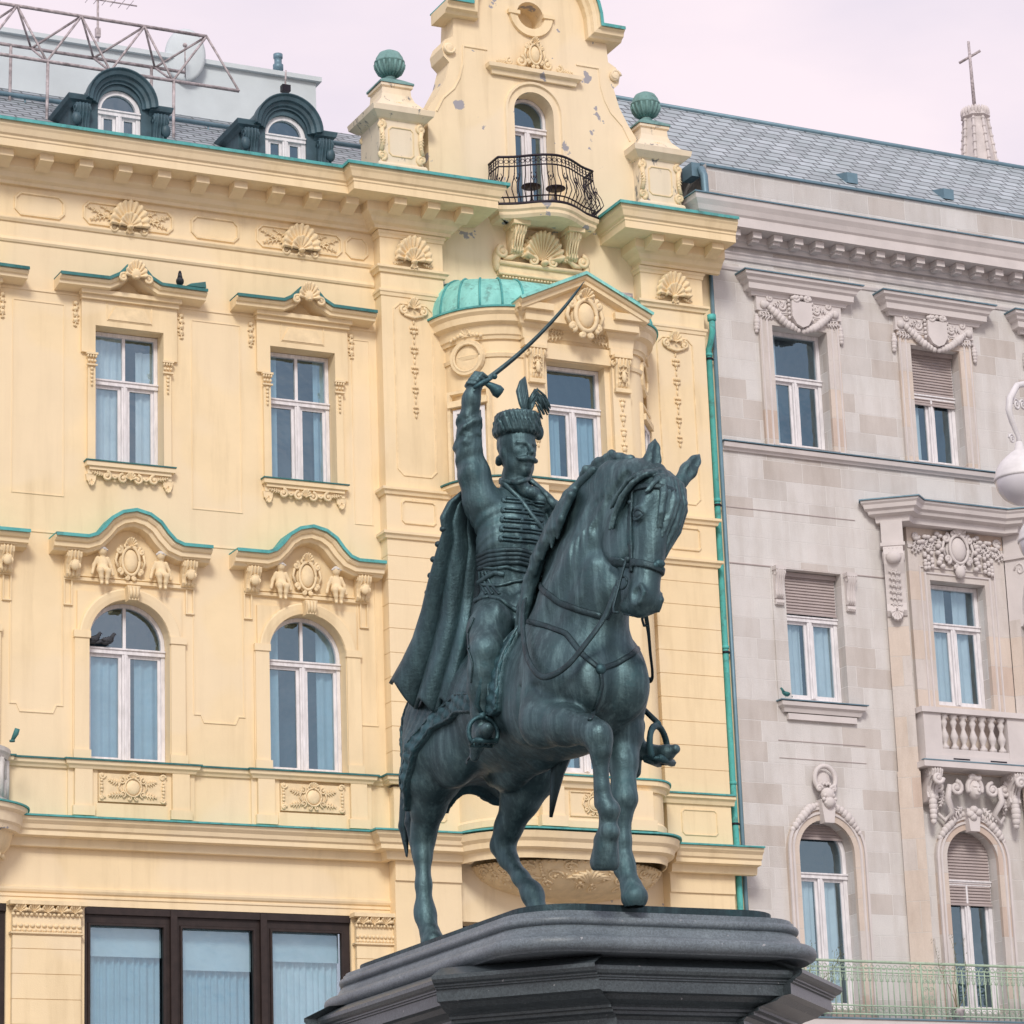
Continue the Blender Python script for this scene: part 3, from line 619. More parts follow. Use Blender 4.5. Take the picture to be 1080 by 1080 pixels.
def lower_bay(b):
    mb = MB(); out_ = [(b-1.05, 12.93), (b+1.05, 12.93), (b+1.05, 15.27), (b+.98, 15.27)]+[(b+.98, 16.02), (b-.98, 16.02)]+[(b-.98, 15.27), (b-1.05, 15.27)]
    holed(mb, out_, [arched(b, .755, 12.935, 15.15)], -.05, .05, .05); s = mb.build('window_surround', 'yellow')
    mb = MB(); mb.sweep([(p[0], -.05, p[1]) for p in arc(b, 15.15, .84, 0, 180, 24)], [(-.08, 0), (-.08, .03), (0, .05), (.09, .06), (.12, .045), (.12, 0)], (0, -1, 0)); mb.build('archivolt', 'yellow', s)
    for s_ in (-1, 1):
        mb = MB(); x = b+s_*.90; mb.box(x-.155, x+.155, -.11, -.04, 15.15, 15.28); mb.box(x-.135, x+.135, -.085, -.04, 13.12, 15.15); mb.box(x-.16, x+.16, -.12, -.04, 12.935, 13.12); mb.build('jamb_pilaster', 'yellow', s)
    mb = MB(); mb.poly([(b-.12, 16.12), (b+.12, 16.12), (b+.09, 15.86), (b-.09, 15.86)], -.28, -.05)
    for k in (-1, 0, 1): mb.tube([(b+k*.07, -.28, 16.10), (b+k*.06, -.31, 15.98), (b+k*.055, -.25, 15.87)], .032, 6)
    mb.build('keystone', 'ornament', s)
    mb = MB(); frame(mb, [(b-1.22, 15.75), (b-1.08, 15.75), (b-1.08, 16.2), (b+1.08, 16.2), (b+1.08, 15.75), (b+1.22, 15.75), (b+1.22, 16.30), (b-1.22, 16.30)], 0, .04, .045)
    mb.box(b-1.22, b+1.22, -.07, 0, 16.20, 16.26); mb.build('frame_moulding', 'yellow', s)
    path = [(b-1.50, 0, 16.92), (b-.90, 0, 16.92), (b-.74, 0, 16.98), (b-.60, 0, 17.12), (b-.46, 0, 17.30), (b-.26, 0, 17.43), (b, 0, 17.49), (b+.26, 0, 17.43), (b+.46, 0, 17.30), (b+.60, 0, 17.12), (b+.74, 0, 16.98), (b+.90, 0, 16.92), (b+1.45, 0, 16.92)]
    mb = MB(); mb.sweep(path, [(0, 0), (0, .42), (-.06, .43), (-.10, .39), (-.11, .35), (-.19, .34), (-.20, .28), (-.25, .24), (-.27, .0)], (0, -1, 0), flip=True); h = mb.build('hood', 'yellow')
    mb = MB(); mb.sweep(path, [(.004, 0), (.004, .455), (-.03, .46), (-.03, .475), (.03, .47), (.03, 0)], (0, -1, 0), flip=True); mb.build('hood_flashing', 'copper', h)
    for s_ in (-1, 1):
        mb = MB(); x = b+s_*1.09; console(mb, x, 0, 16.22, 16.70, .26, .26); mb.box(x-.17, x+.17, -.30, 0, 16.70, 16.77); mb.ell((x, -.25, 16.42), (.09, .06, .10)); fan(mb, x, -.24, 16.36, .2, .16, 5, .05, 0, False); mb.build('console', 'ornament', h)
    mb = MB(); cart(mb, b, -.04, 16.62, .58, .74, .13); mb.build('cartouche', 'ornament', s)
    for s_ in (-1, 1): put_cherub(b+s_*.55, -.16, 16.50)
    mb = MB(); mb.box(b-.62, b+.62, -.17, -.09, 12.20, 12.70); cart(mb, b, -.17, 12.46, .55, .46, .07, True)
    for s_ in (-1, 1):
        spiral(mb, b+s_*.56, -.17, 12.66, .06, s_, 1.2, .024); spiral(mb, b+s_*.56, -.17, 12.26, .05, -s_, 1.2, .024); chain(mb, [(b+s_*.57, 12.60), (b+s_*.57, 12.30)], -.17, .026, 5); leaf(mb, (b+s_*.22, 12.52), (b+s_*.44, 12.58), -.17, .12); leaf(mb, (b+s_*.18, 12.34), (b+s_*.44, 12.30), -.17, .12)
    mb.build('apron_panel', 'ornament'); mb = MB(); mb.box(b-.66, b+.66, -.15, -.09, 11.93, 12.17); mb.build('apron_plinth', 'yellow')
    for s_ in (-1, 1):
        mb = MB(); x = b+s_*.90; mb.box(x-.16, x+.16, -.20, -.09, 12.10, 12.76); mb.box(x-.20, x+.20, -.23, -.09, 11.93, 12.10); mb.box(x-.27, x-.165, -.14, -.09, 11.93, 12.76); mb.box(x+.165, x+.27, -.14, -.09, 11.93, 12.76); mb.build('balustrade_pier', 'yellow')
for i, b in enumerate(BAYS):
    lower_bay(b)
    window(yb, b, .755, 12.94, 15.905, .24, arch=.755, trans=15.02, curt=('curtain_blue', [(-.98, -.08, .70), (.30, .96, .70)] if i == 2 else [(-.95, -.55, 1), (.45, .95, 1)]), room=.8)
mb = MB(); mb.box(8, 22.7, -.09, 0, 11.86, 12.78); mb.build('parapet_wall', 'yellow')
pth = [(7.9, -.1, 0)]
for b in BAYS: pth += [(b-1.14, -.1, 0), (b-1.14, -.18, 0), (b+1.14, -.18, 0), (b+1.14, -.1, 0)]
pth += [(22.60, -.1, 0), (22.60, -.36, 0), (24.02, -.36, 0)]
mb = MB(); mb.sweep(pth, [(-.05, 12.76), (.03, 12.76), (.05, 12.80), (.09, 12.83), (.10, 12.895), (-.05, 12.895)]); o = mb.build('ledge', 'yellow')
mb = MB(); mb.sweep(pth, [(-.1, 12.90), (.13, 12.897), (.13, 12.925), (-.1, 12.94)]); mb.build('ledge_flashing', 'copper_dark', o)
LB = [(0, 11.36), (.14, 11.36), (.16, 11.40), (.18, 11.50), (.34, 11.52), (.34, 11.60), (.38, 11.63), (.40, 11.70), (.46, 11.76), (.48, 11.82), (.0, 11.84)]
LF = [(-.1, 11.846), (.52, 11.824), (.52, 11.855), (-.1, 11.885)]
pthB = [(7.9, 0, 0), (22.62, 0, 0), (22.62, -.26, 0), (24.2, -.26, 0)]
mb = MB(); mb.sweep(pthB, LB); o = mb.build('ledge', 'yellow'); mb = MB(); mb.sweep(pthB, LF); mb.build('ledge_flashing', 'copper', o)
pthC = [(28.3, -.3, 0), (29.76, -.3, 0), (30.15, -.3, 0)]
mb = MB(); mb.sweep(pthC, LB); o = mb.build('ledge', 'yellow'); mb = MB(); mb.sweep(pthC, LF); mb.build('ledge_flashing', 'copper', o)
pthD = [(28.2, -.3, 0), (28.34, -.3, 0), (29.80, -.3, 0)]
mb = MB(); mb.sweep(pthD, [(0, 12.70), (.04, 12.70), (.07, 12.78), (.12, 12.81), (.12, 12.87), (0, 12.87)]); o = mb.build('ledge', 'yellow'); mb = MB(); mb.sweep(pthD, [(-.1, 12.875), (.15, 12.875), (.15, 12.905), (-.1, 12.92)]); mb.build('ledge_flashing', 'copper', o)
# long wall panels between the windows, with notched feet
for cx_, hw in ((15.99+.02, .48), (19.43, .48), (12.6, .48), (22.35, .18)):
    pts = [(cx_-hw, 13.9), (cx_-hw+.12, 13.9), (cx_-hw+.18, 13.76), (cx_+hw-.18, 13.76), (cx_+hw-.12, 13.9), (cx_+hw, 13.9), (cx_+hw, 17.05), (cx_-hw, 17.05)] if hw > .3 else [(cx_-hw, 13.9), (cx_+hw, 13.9), (cx_+hw, 17.05), (cx_-hw, 17.05)]
    dmould(pts, 0, .03, .018); dmould([(cx_-hw, 17.75), (cx_+hw, 17.75), (cx_+hw, 21.4), (cx_-hw, 21.4)], 0, .025, .014)
mb = MB(); mb.sweep([(7.9, 0, 0), (22.66, 0, 0)], [(0, 21.60), (.02, 21.60), (.02, 21.63), (0, 21.63)]); mb.build('string_course', 'yellow'); mb = MB(); mb.sweep([(7.9, 0, 0), (22.7, 0, 0)], [(0, 10.56), (.03, 10.58), (.05, 10.62), (.05, 10.66), (0, 10.68)]); mb.build('string_course', 'yellow'); mb = MB(); mb.sweep([(7.9, 0, 0), (22.7, 0, 0)], [(0, 10.50), (.02, 10.50), (.02, 10.535), (0, 10.535)]); mb.build('string_course', 'yellow')
# ---- giant pilasters
for x0, x1 in ((22.68, 24.0), (28.34, 29.74)):
    cx_ = (x0+x1)/2; hw = (x1-x0)/2; yf = -.3
    mb = MB(); mb.box(x0, x1, yf, 0, 17.50, 23.62); z = 12.93
    while z < 17.46: z1 = min(z+.465, 17.5); mb.box(x0, x1, yf, 0, z, z1-.012); mb.box(x0+.012, x1-.012, yf+.015, 0, z1-.012, z1); z = z1
    mb.box(x0, x1, yf, 0, 11.0, 12.72); mb.box(x0, x1, yf+.04, 0, 0, 11.0); p = mb.build('pilaster', 'yellow')
    for zz, o_ in ((22.80, .10), (22.33, .05), (18.36, .10), (17.50, .10), (23.52, .05)):
        mb = MB(); mb.sweep([(x0, 0, 0), (x0, yf, 0), (x1, yf, 0), (x1, 0, 0)], [(0, zz-.06), (o_*.4, zz-.06), (o_*.6, zz), (o_, zz+.02), (o_, zz+.07), (0, zz+.09)]); mb.build('band', 'yellow', p)
    mb = MB(); frame(mb, octa(cx_, 20.42, .40, 1.72, .12), yf, .035, .02); mb.build('panel_moulding', 'ornament', p); mb = MB(); frame(mb, octa(cx_, 12.35, .38, .24, .05), yf, .03, .02); mb.build('panel_moulding', 'ornament', p); mb = MB(); frame(mb, octa(cx_, 17.98, .34, .22, .05), yf, .035, .03); pass
    leaf(mb, (cx_, 18.22), (cx_-.2, 18.2), yf, .06, .02, 3); leaf(mb, (cx_, 18.22), (cx_+.2, 18.2), yf, .06, .02, 3); mb.build('panel_moulding', 'ornament', p)
    mb = MB(); fan(mb, cx_, yf-.04, 22.98, .70, .50, 11, .16); leaf(mb, (cx_-.2, 22.98), (cx_-.42, 22.93), yf-.05, .1); leaf(mb, (cx_+.2, 22.98), (cx_+.42, 22.93), yf-.05, .1); fan(mb, cx_, yf-.10, 22.84, .14, .10, 5, .05, 0, False); mb.build('shell_ornament', 'ornament', p)
    mb = MB(); fan(mb, cx_, yf-.02, 22.04, .24, .22, 7, .09, -10, False); spiral(mb, cx_-.20, yf-.03, 22.0, .085, 1, 1.3, .032, 90); spiral(mb, cx_+.20, yf-.03, 22.0, .085, -1, 1.3, .032, 90); mb.tube([(cx_-.2, yf-.03, 21.92), (cx_, yf-.05, 21.86), (cx_+.2, yf-.03, 21.92)], .03, 6)
    for k in range(5):
        z = 21.66-.40*k; q = 1-.09*k
        rope(mb, cx_-.09*q, cx_+.09*q, yf-.02, z, .035*q, 4); mb.ell((cx_, yf-.02, z-.09), (.05*q, .04, .05*q), 7, 4); mb.ell((cx_-.06*q, yf-.02, z-.075), .03*q, 6, 4); mb.ell((cx_+.06*q, yf-.02, z-.075), .03*q, 6, 4); mb.ell((cx_, yf-.02, z-.17), (.025, .025, .04), 6, 4); mb.ell((cx_, yf-.015, z+.12), (.02, .02, .05), 6, 4)
    mb.build('drop_ornament', 'ornament', p)
# pilasters of the shopfront, with carved capitals
for x0, x1 in ((15.58, 16.80), (21.96, 22.85)):
    mb = MB(); z = 4.0
    while z < 9.8: z1 = min(z+.43, 9.82); mb.box(x0, x1, -.12, 0, z, z1-.012); mb.box(x0+.01, x1-.01, -.105, 0, z1-.012, z1); z = z1
    mb.box(x0, x1, -.12, 0, 9.82, 10.25); p = mb.build('shop_pilaster', 'yellow')
    mb = MB(); mb.box(x0-.08, x1+.08, -.24, 0, 10.33, 10.40); n = 5 if x1-x0 > 1 else 4
    for k in range(n): x = x0+(x1-x0)*(k+.5)/n; fan(mb, x, -.13, 10.20, (x1-x0)/n*.95, .15, 6, .10, 0, False)
    rope(mb, x0-.04, x1+.04, -.15, 10.17, .03, 16); rope(mb, x0-.02, x1+.02, -.13, 9.98, .035, 12); rope(mb, x0-.02, x1+.02, -.13, 9.90, .03, 14); mb.box(x0-.04, x1+.04, -.16, 0, 9.84, 9.87); mb.build('capital', 'ornament', p)
# shop windows
def shopwin(x0, x1, panes):
    mb = MB(); holed(mb, rect(x0-.02, x1+.02, 4.1, 10.40), [rect(a, b_, 4.6, 10.07) for a, b_ in panes], .06, .12)
    for a, b_ in panes: frame(mb, rect(a, b_, 4.6, 10.07), .06, .06, .03)
    for (a, b_), (c, d_) in zip(panes, panes[1:]): mb.box((b_+c)/2-.06, (b_+c)/2+.06, -.02, .06, 4.2, 10.36)
    mb.box(x0, x1, -.0, .058, 10.24, 10.36); o = mb.build('shop_window', 'brown')
    mb = MB()
    for a, b_ in panes: mb.add([(a, .15, 4.6), (b_, .15, 4.6), (b_, .15, 10.07), (a, .15, 10.07)], [(0, 1, 2, 3)])
    mb.build('pane', 'glass_dark', o).data; mb = MB(); mb.box(x0, x1, 1.5, 1.55, 4, 10.5); mb.box(x0, x1, .3, 1.5, 10.38, 10.42); mb.build('interior', 'room', o)
    for k, (a, b_) in enumerate(panes):
        mb = MB(); curtain(mb, a-.05, b_+.05, .42, 4.3, 10.2, 12, .035); mb.build('curtain', 'curtain' if k % 3 == 2 else 'curtain_blue', o)
        mb = MB(); mb.box(a-.02, b_+.02, .30, .315, 9.55-.2*(k % 2), 10.2); mb.build('roller_blind', 'curtain', o)
shopwin(16.90, 21.90, [(17.0, 18.38), (18.69, 20.06), (20.38, 21.75)]); shopwin(9.8, 15.50, [(9.9, 11.5), (11.8, 13.4), (13.7, 15.3)])
# ---- oriel
OCX = 26.27
def orl(o=0, n=12, rx=1.12, ry=1.18, x0=25.10, x1=27.44, rq=.66):
    a = [(x0-(rx+o)*math.cos(R(90*i/n)), -.12-(ry+o)*math.sin(R(90*i/n))) for i in range(n+1)]
    b = [(x1+(rq+o)*math.sin(R(90*i/n)), -.12-(ry+o)*math.cos(R(90*i/n))) for i in range(n+1)]
    return [(x0-rx-o, .02)]+a+b+[(x1+rq+o, .02)]
def oband(mb, prof, **k): mb.sweep([(x, y, 0) for x, y in orl(0, **k)], prof)
og = empty('oriel', (0, 0, 0)); og.parent = yb
def ob(mb, name, mat, par=None): return mb.build(name, mat, par or og)
# front wall face with the two window openings, rounded sides as swept skin
fz = [(11.86, 18.5), (18.5, 21.9)]
mb = MB(); holed(mb, rect(25.10, 27.44, 11.86, 21.9), [rect(OCX-.62, OCX+.62, 12.95, 16.0), rect(OCX-.62, OCX+.62, 18.6, 20.95)], -1.30, .30)
L_ = [p for p in orl() if p[0] <= 25.1001]; R__ = [p for p in orl() if p[0] >= 27.4399]
for side in (L_, R__):
    n = len(side); mb.add([(x, y, 11.86) for x, y in side]+[(x, y, 21.9) for x, y in side], [(i, i+1, n+i+1, n+i) for i in range(n-1)], True)
ow = ob(mb, 'oriel_wall', 'yellow')
for z, prof in ((0, [(0, 21.30), (.05, 21.30), (.07, 21.36), (.10, 21.38), (.13, 21.55), (.24, 21.60), (.26, 21.72), (.32, 21.78), (.33, 21.84), (0, 21.84)]), (1, [(0, 20.95), (.03, 20.95), (.05, 21.02), (0, 21.05)]),
                (2, [(0, 18.36), (.05, 18.36), (.10, 18.42), (.16, 18.46), (.16, 18.52), (0, 18.54)]), (3, [(0, 17.46), (.06, 17.46), (.10, 17.55), (0, 17.6)]),
                (4, [(0, 12.66), (.05, 12.66), (.08, 12.74), (.14, 12.77), (.14, 12.86), (0, 12.86)]), (5, [(0, 11.93), (.05, 11.93), (.05, 12.05), (0, 12.10)]), (6, [(0, 16.6), (.08, 16.65), (.12, 16.75), (0, 16.8)])):
    mb = MB(); oband(mb, prof); ob(mb, 'band', 'yellow')
mb = MB(); oband(mb, [(-.05, 12.865), (.17, 12.865), (.17, 12.895), (-.05, 12.92)]); ob(mb, 'ledge_flashing', 'copper')
mb = MB(); oband(mb, [(0, 11.34), (.02, 11.34), (.05, 11.48), (.16, 11.52), (.18, 11.62), (.24, 11.68), (.28, 11.80), (0, 11.82)]); ob(mb, 'ledge', 'yellow'); mb = MB(); oband(mb, [(-.1, 11.83), (.32, 11.83), (.32, 11.86), (-.1, 11.88)]); ob(mb, 'ledge_flashing', 'copper')
mb = MB(); oband(mb, [(-.02, 18.53), (.19, 18.53), (.19, 18.56), (-.02, 18.58)]); ob(mb, 'sill_flashing', 'copper_dark')
mb = MB(); oband(mb, [(.30, 21.846), (.36, 21.846), (.36, 21.88), (.28, 21.90)]); ob(mb, 'roof_edge', 'copper')
# copper roof of the oriel
mb = MB(); base = orl(.26, 10); rings = []
for t in [i/8 for i in range(9)]:
    q = 1-.62*(1-math.cos(t*math.pi/2)); z = 21.87+.95*math.sin(t*math.pi/2)
    rings += [(OCX+(x-OCX)*(1-.30*(1-math.cos(t*math.pi/2))), .02+(y-.02)*math.cos(t*math.pi/2*.93), z) for x, y in base]
n = len(base); mb.add(rings, [(i*n+j, i*n+j+1, (i+1)*n+j+1, (i+1)*n+j) for i in range(8) for j in range(n-1)], True); rf = ob(mb, 'oriel_roof', 'copper_light')
mb = MB()
for j in range(1, n-1, 2):
    mb.tube([(rings[i*n+j][0], rings[i*n+j][1]-.01, rings[i*n+j][2]+.01) for i in range(9)], .022, 5)
mb.build('roof_seam', 'copper', rf)
# pediment with broken base
mb = MB(); mb.poly([(OCX-1.30, 21.86), (OCX+1.30, 21.86), (OCX, 22.50)], -1.68, -.4); mb.box(OCX-1.22, OCX+1.22, -1.70, -1.3, 21.60, 21.858); mb.box(OCX-1.40, OCX-.66, -1.80, -1.3, 21.80, 21.93); mb.box(OCX+.66, OCX+1.40, -1.80, -1.3, 21.80, 21.93); pd = ob(mb, 'pediment', 'yellow')
rk = [(OCX-1.42, -1.64, 21.93), (OCX, -1.64, 22.60), (OCX+1.42, -1.64, 21.93)]
mb = MB(); mb.sweep(rk, [(0, -.6), (0, .26), (-.05, .28), (-.09, .24), (-.10, .20), (-.17, .19), (-.20, .1), (-.22, 0), (-.22, -.6)], (0, -1, 0), flip=True); mb.build('raking_cornice', 'yellow', pd)
mb = MB(); mb.sweep(rk, [(.004, -1.2), (.004, .30), (-.03, .31), (-.03, .32), (.03, .315), (.03, -1.2)], (0, -1, 0), flip=True); mb.build('pediment_flashing', 'copper_light', pd)
for s in (-1, 1):
    x = OCX+s*.92
    mb = MB(); mb.box(x-.19, x+.19, -1.42, -1.3, 12.90, 21.3); mb.box(x-.24, x+.24, -1.50, -1.3, 21.16, 21.30); mb.sweep([(x-.22, -1.3, 0), (x-.22, -1.44, 0), (x+.22, -1.44, 0), (x+.22, -1.3, 0)], [(0, 21.3), (.04, 21.3), (.06, 21.5), (.14, 21.56), (.17, 21.68), (.24, 21.74), (.26, 21.84), (0, 21.84)]); mb.box(x-.23, x+.23, -1.47, -1.3, 12.0, 12.66); mb.box(x-.27, x+.27, -1.52, -1.3, 11.9, 12.1); op = ob(mb, 'oriel_pilaster', 'yellow')
    mb = MB(); console(mb, x, -1.41, 20.50, 21.12, .30, .13); mb.box(x-.2, x+.2, -1.58, -1.4, 21.10, 21.16); spiral(mb, x-.16, -1.45, 21.0, .07, 1, 1.2, .028); spiral(mb, x+.16, -1.45, 21.0, .07, -1, 1.2, .028, 180)
    for k in range(4):
        for q_ in (-1, 1): leaf(mb, (x, 20.96-.10*k), (x+q_*.10, 20.90-.10*k), -1.54+.02*k, .07, .03, 2)
    mb.ell((x, -1.55, 20.72), (.05, .04, .12))
    mb.box(x-.17, x+.17, -1.52, -1.4, 20.42, 20.50); mb.build('console', 'ornament', op)
    mb = MB()
    for k in range(4): mb.ell((x, -1.43, 20.2-.3*k), (.06, .04, .06), 7, 4); rope(mb, x-.07, x+.07, -1.43, 20.28-.3*k, .03, 3); mb.ell((x, -1.43, 20.10-.3*k), (.025, .03, .05), 6, 4)
    mb.build('drop_ornament', 'ornament', op)
mb = MB(); mb.box(OCX-.72, OCX+.72, -1.42, -1.3, 20.96, 21.28); mb.build('lintel', 'yellow', og)
mb = MB(); cart(mb, OCX, -1.72, 21.76, .80, .90, .22); 
for s in (-1, 1): leaf(mb, (OCX+s*.32, 21.42), (OCX+s*.72, 21.36), -1.43, .16, .03); leaf(mb, (OCX+s*.30, 21.5), (OCX+s*.6, 21.52), -1.43, .12, .03)
mb.build('cartouche', 'ornament', pd)
mb = MB(); frame(mb, rect(OCX-.5, OCX+.5, 12.15, 12.6), -1.30, .03, .03); cart(mb, OCX, -1.3, 12.38, .5, .42, .07); mb.build('apron_panel', 'ornament', og)
# bull's-eye and narrow side lights on the rounded flanks
for s in (-1, 1):
    a = R(38); x0_ = 25.10 if s < 0 else 27.44; px = x0_+s*(1.12 if s < 0 else .66)*math.cos(a); py = -.12-1.18*math.sin(a); nx, ny = s*math.cos(a), -math.sin(a)*1.0; tx, ty = -ny, nx
    if tx < 0: tx, ty = -tx, -ty
    def T(p): q = p; return Vector((px+tx*q.x-nx*q.y*-1*-1, py+ty*q.x-ny*q.y, q.z))
    sub = _MB(); frame(sub, arc(0, 20.98, .32, 0, 360, 20)[:-1], 0, .10, .08); sub.tube([(.28*math.cos(t), -.06, 20.98+.28*math.sin(t)) for t in [2*math.pi*i/18 for i in range(19)]], .03, 5)
    for k in range(9): sub.ell((-.32+.08*k, -.08, 21.36+.08*math.sin(math.pi*k/8)), .04, 6, 4)
    fan(sub, 0, -.08, 21.38, .22, .16, 5, .06, 0, False)
    frame(sub, rect(-.42, .42, 18.55, 20.32), 0, .10, .07); sub.box(-.42, .42, -.12, 0, 20.02, 20.14)
    mb = MB(); mb.merge(sub, T); ob(mb, 'side_surround', 'ornament')
    sub = _MB(); sub.poly(arc(0, 20.98, .26, 0, 360, 20)[:-1], -.02, .0); mb = MB(); mb.merge(sub, T); ob(mb, 'round_recess', 'ornament')
    sub = _MB(); holed(sub, rect(-.34, .34, 18.6, 19.98), [rect(-.26, .26, 18.68, 19.9)], -.045, .04); sub.box(-.02, .02, -.05, -.0, 18.68, 19.9); mb = MB(); mb.merge(sub, T); wq = ob(mb, 'side_window', 'window_frame')
    sub = _MB(); sub.box(-.27, .27, -.012, .0, 18.66, 19.92); mb = MB(); mb.merge(sub, T); mb.build('pane', 'room', wq)
# carved bowl below the oriel
mb = MB(); prof = [(0, 11.36, 1.0), (0, 11.25, .97), (0, 11.1, .90), (0, 10.98, .78), (0, 10.88, .60), (0, 10.80, .38), (0, 10.76, .15), (0, 10.72, .02)]
ring = []; N_ = 32
for _, z, q in prof:
    for i in range(N_+1):
        a = R(180+180*i/N_); ring.append((OCX+1.93*q*math.cos(a), .01+1.18*q*math.sin(a), z))
mb.add(ring, [(i*(N_+1)+j, i*(N_+1)+j+1, (i+1)*(N_+1)+j+1, (i+1)*(N_+1)+j) for i in range(7) for j in range(N_)], True); bw = ob(mb, 'bowl_corbel', 'ornament')
mb = MB()
def onb(a, z):
    q = np.interp(z, [10.72, 10.76, 10.80, 10.88, 10.98, 11.1, 11.25, 11.36], [.02, .15, .38, .60, .78, .90, .97, 1.0]); a = R(180+a); return Vector((OCX+1.93*q*math.cos(a), 1.18*q*math.sin(a)-.01, z))
for a in (22, 58, 122, 158):
    for k in range(9): mb.ell(onb(a, 11.30-.05*k), .035, 6, 4)
for a in (40, 90, 140):
    for t in range(9):
        aa = a+(t-4)*4.2; mb.tube([onb(a, 10.98), onb((a+aa)/2, 11.08+.02*(4-abs(t-4))), onb(aa, 11.05+.045*(4-abs(t-4)))], [.03, .045, .02], 5)
    for t in range(6): mb.ell(onb(a+10*math.cos(t), 11.05+.08*math.sin(t)), .045, 6, 4)
    for s in (-1, 1):
        mb.tube([onb(a, 10.98), onb(a+s*8, 10.96), onb(a+s*14, 11.04), onb(a+s*11, 11.10)], .018, 5)
def bsp(a0, z0, r, d=1):
    mb.tube([onb(a0+r*60*(1-t/16)*math.cos(d*t*.55), z0+r*(1-t/16)*math.sin(d*t*.55)) for t in range(15)], [.028*(1-t/22) for t in range(15)], 5)
for a0, z0, r in ((12, 11.22, .09), (31, 11.20, .10), (49, 11.22, .09), (66, 11.08, .10), (76, 11.24, .08), (104, 11.24, .08), (114, 11.08, .10), (131, 11.22, .09), (149, 11.20, .10), (168, 11.22, .09), (58, 10.96, .07), (122, 10.96, .07), (84, 10.92, .06), (96, 10.92, .06)):
    bsp(a0, z0, r, 1 if a0 < 90 else -1); mb.ell(onb(a0, z0), .035, 6, 4)
for k in range(60): mb.ell(onb(4+2.9*k, 11.12+.06*math.sin(k*1.3)), (.028, .028, .022), 5, 3)
for k in range(40): mb.ell(onb(2+4.4*k, 11.33), .03, 6, 4)
for k in range(24): q = 180*k/23; mb.ell((OCX+.42*math.cos(R(180+q)), .26*math.sin(R(180+q)), 10.80), .028, 6, 4)
for a in range(0, 181, 4): mb.ell(onb(a, 10.90 if 30 < a < 150 else 11.2), .02, 5, 3) if not 30 < a < 150 else None
mb.build('relief', 'ornament', bw)
# ---- gable trimmings
tp = [(GC-1.98, 0, 28.72), (GC-1.46, 0, 28.72)]+[(p[0], 0, p[1]) for p in arc(GC, 28.76, 1.46, 172, 8, 18)]+[(GC+1.46, 0, 28.72), (GC+1.98, 0, 28.72)]
mb = MB(); mb.sweep(tp, [(0, -.5), (0, .34), (-.05, .35), (-.08, .30), (-.16, .28), (-.19, .2), (-.24, .16), (-.24, -.5)], (0, -1, 0), flip=True); gt = mb.build('gable_cornice', 'yellow')
mb = MB(); mb.sweep(tp, [(.004, -.55), (.004, .37), (-.04, .38), (-.04, .39), (.03, .385), (.03, -.55)], (0, -1, 0), flip=True); mb.build('gable_flashing', 'copper', gt)
mb = MB()
for s in (-1, 1):
    pts = [(2.15, 26.4), (2.0, 26.70), (1.75, 26.95), (1.62, 27.2), (1.54, 27.5), (1.52, 27.9), (1.0, 27.9)]
    mb.sweep([(GC+s*a, 0, b_) for a, b_ in pts], [(-.02, 0), (-.01, .025), (.01, .025), (.02, 0)], (0, -1, 0), flip=s > 0)
    mb.ell((GC+s*1.86, -.03, 27.78), (.12, .07, .13)); spiral(mb, GC+s*1.86, -.06, 27.78, .12, s, 1.3, .03)
frame(mb, [(GC-.62, 24.6), (GC+.62, 24.6)]+arc(GC, 26.70, .62, 0, 180, 16), 0, .08, .05); mb.build('gable_moulding', 'yellow_worn')
mb = MB(); mb.sweep([(p[0], 0, p[1]) for p in arc(GC, 28.82, .36, 180, 360, 14)], [(-.06, 0), (-.05, .05), (.12, .07), (.13, 0)], (0, -1, 0)); mb.box(GC-.52, GC-.26, -.09, 0, 28.78, 28.86); mb.box(GC+.26, GC+.52, -.09, 0, 28.78, 28.86); mb.build('round_niche_surround', 'yellow')
mb = MB(); mb.sweep([(GC-.88, 0, 0), (GC-.88, -.02, 0), (GC+.88, -.02, 0), (GC+.88, 0, 0)], [(0, 27.38), (.06, 27.38), (.08, 27.46), (.16, 27.50), (.17, 27.58), (0, 27.6)]); lt = mb.build('door_cornice', 'yellow_worn')
mb = MB(); cart(mb, GC, -.1, 27.90, .46, .62, .12)
for s in (-1, 1): spiral(mb, GC+s*.30, -.1, 27.72, .12, s, 1.4, .04, 90); spiral(mb, GC+s*.56, -.1, 27.68, .08, -s, 1.3, .03, 90); leaf(mb, (GC+s*.6, 27.66), (GC+s*.85, 27.64), -.1, .1)
mb.build('cartouche', 'ornament', lt)
# door in the gable
n1 = {o.name for o in bpy.data.objects}
window(yb, GC, .43, 24.5, 27.13, .36, arch=.43, trans=26.45, top_mull=False, curt=None, room=1.0, fw=.06)
for nme in [o.name for o in bpy.data.objects if o.name not in n1]:
    if nme.startswith('window'): bpy.data.objects[nme].name = 'balcony_door'
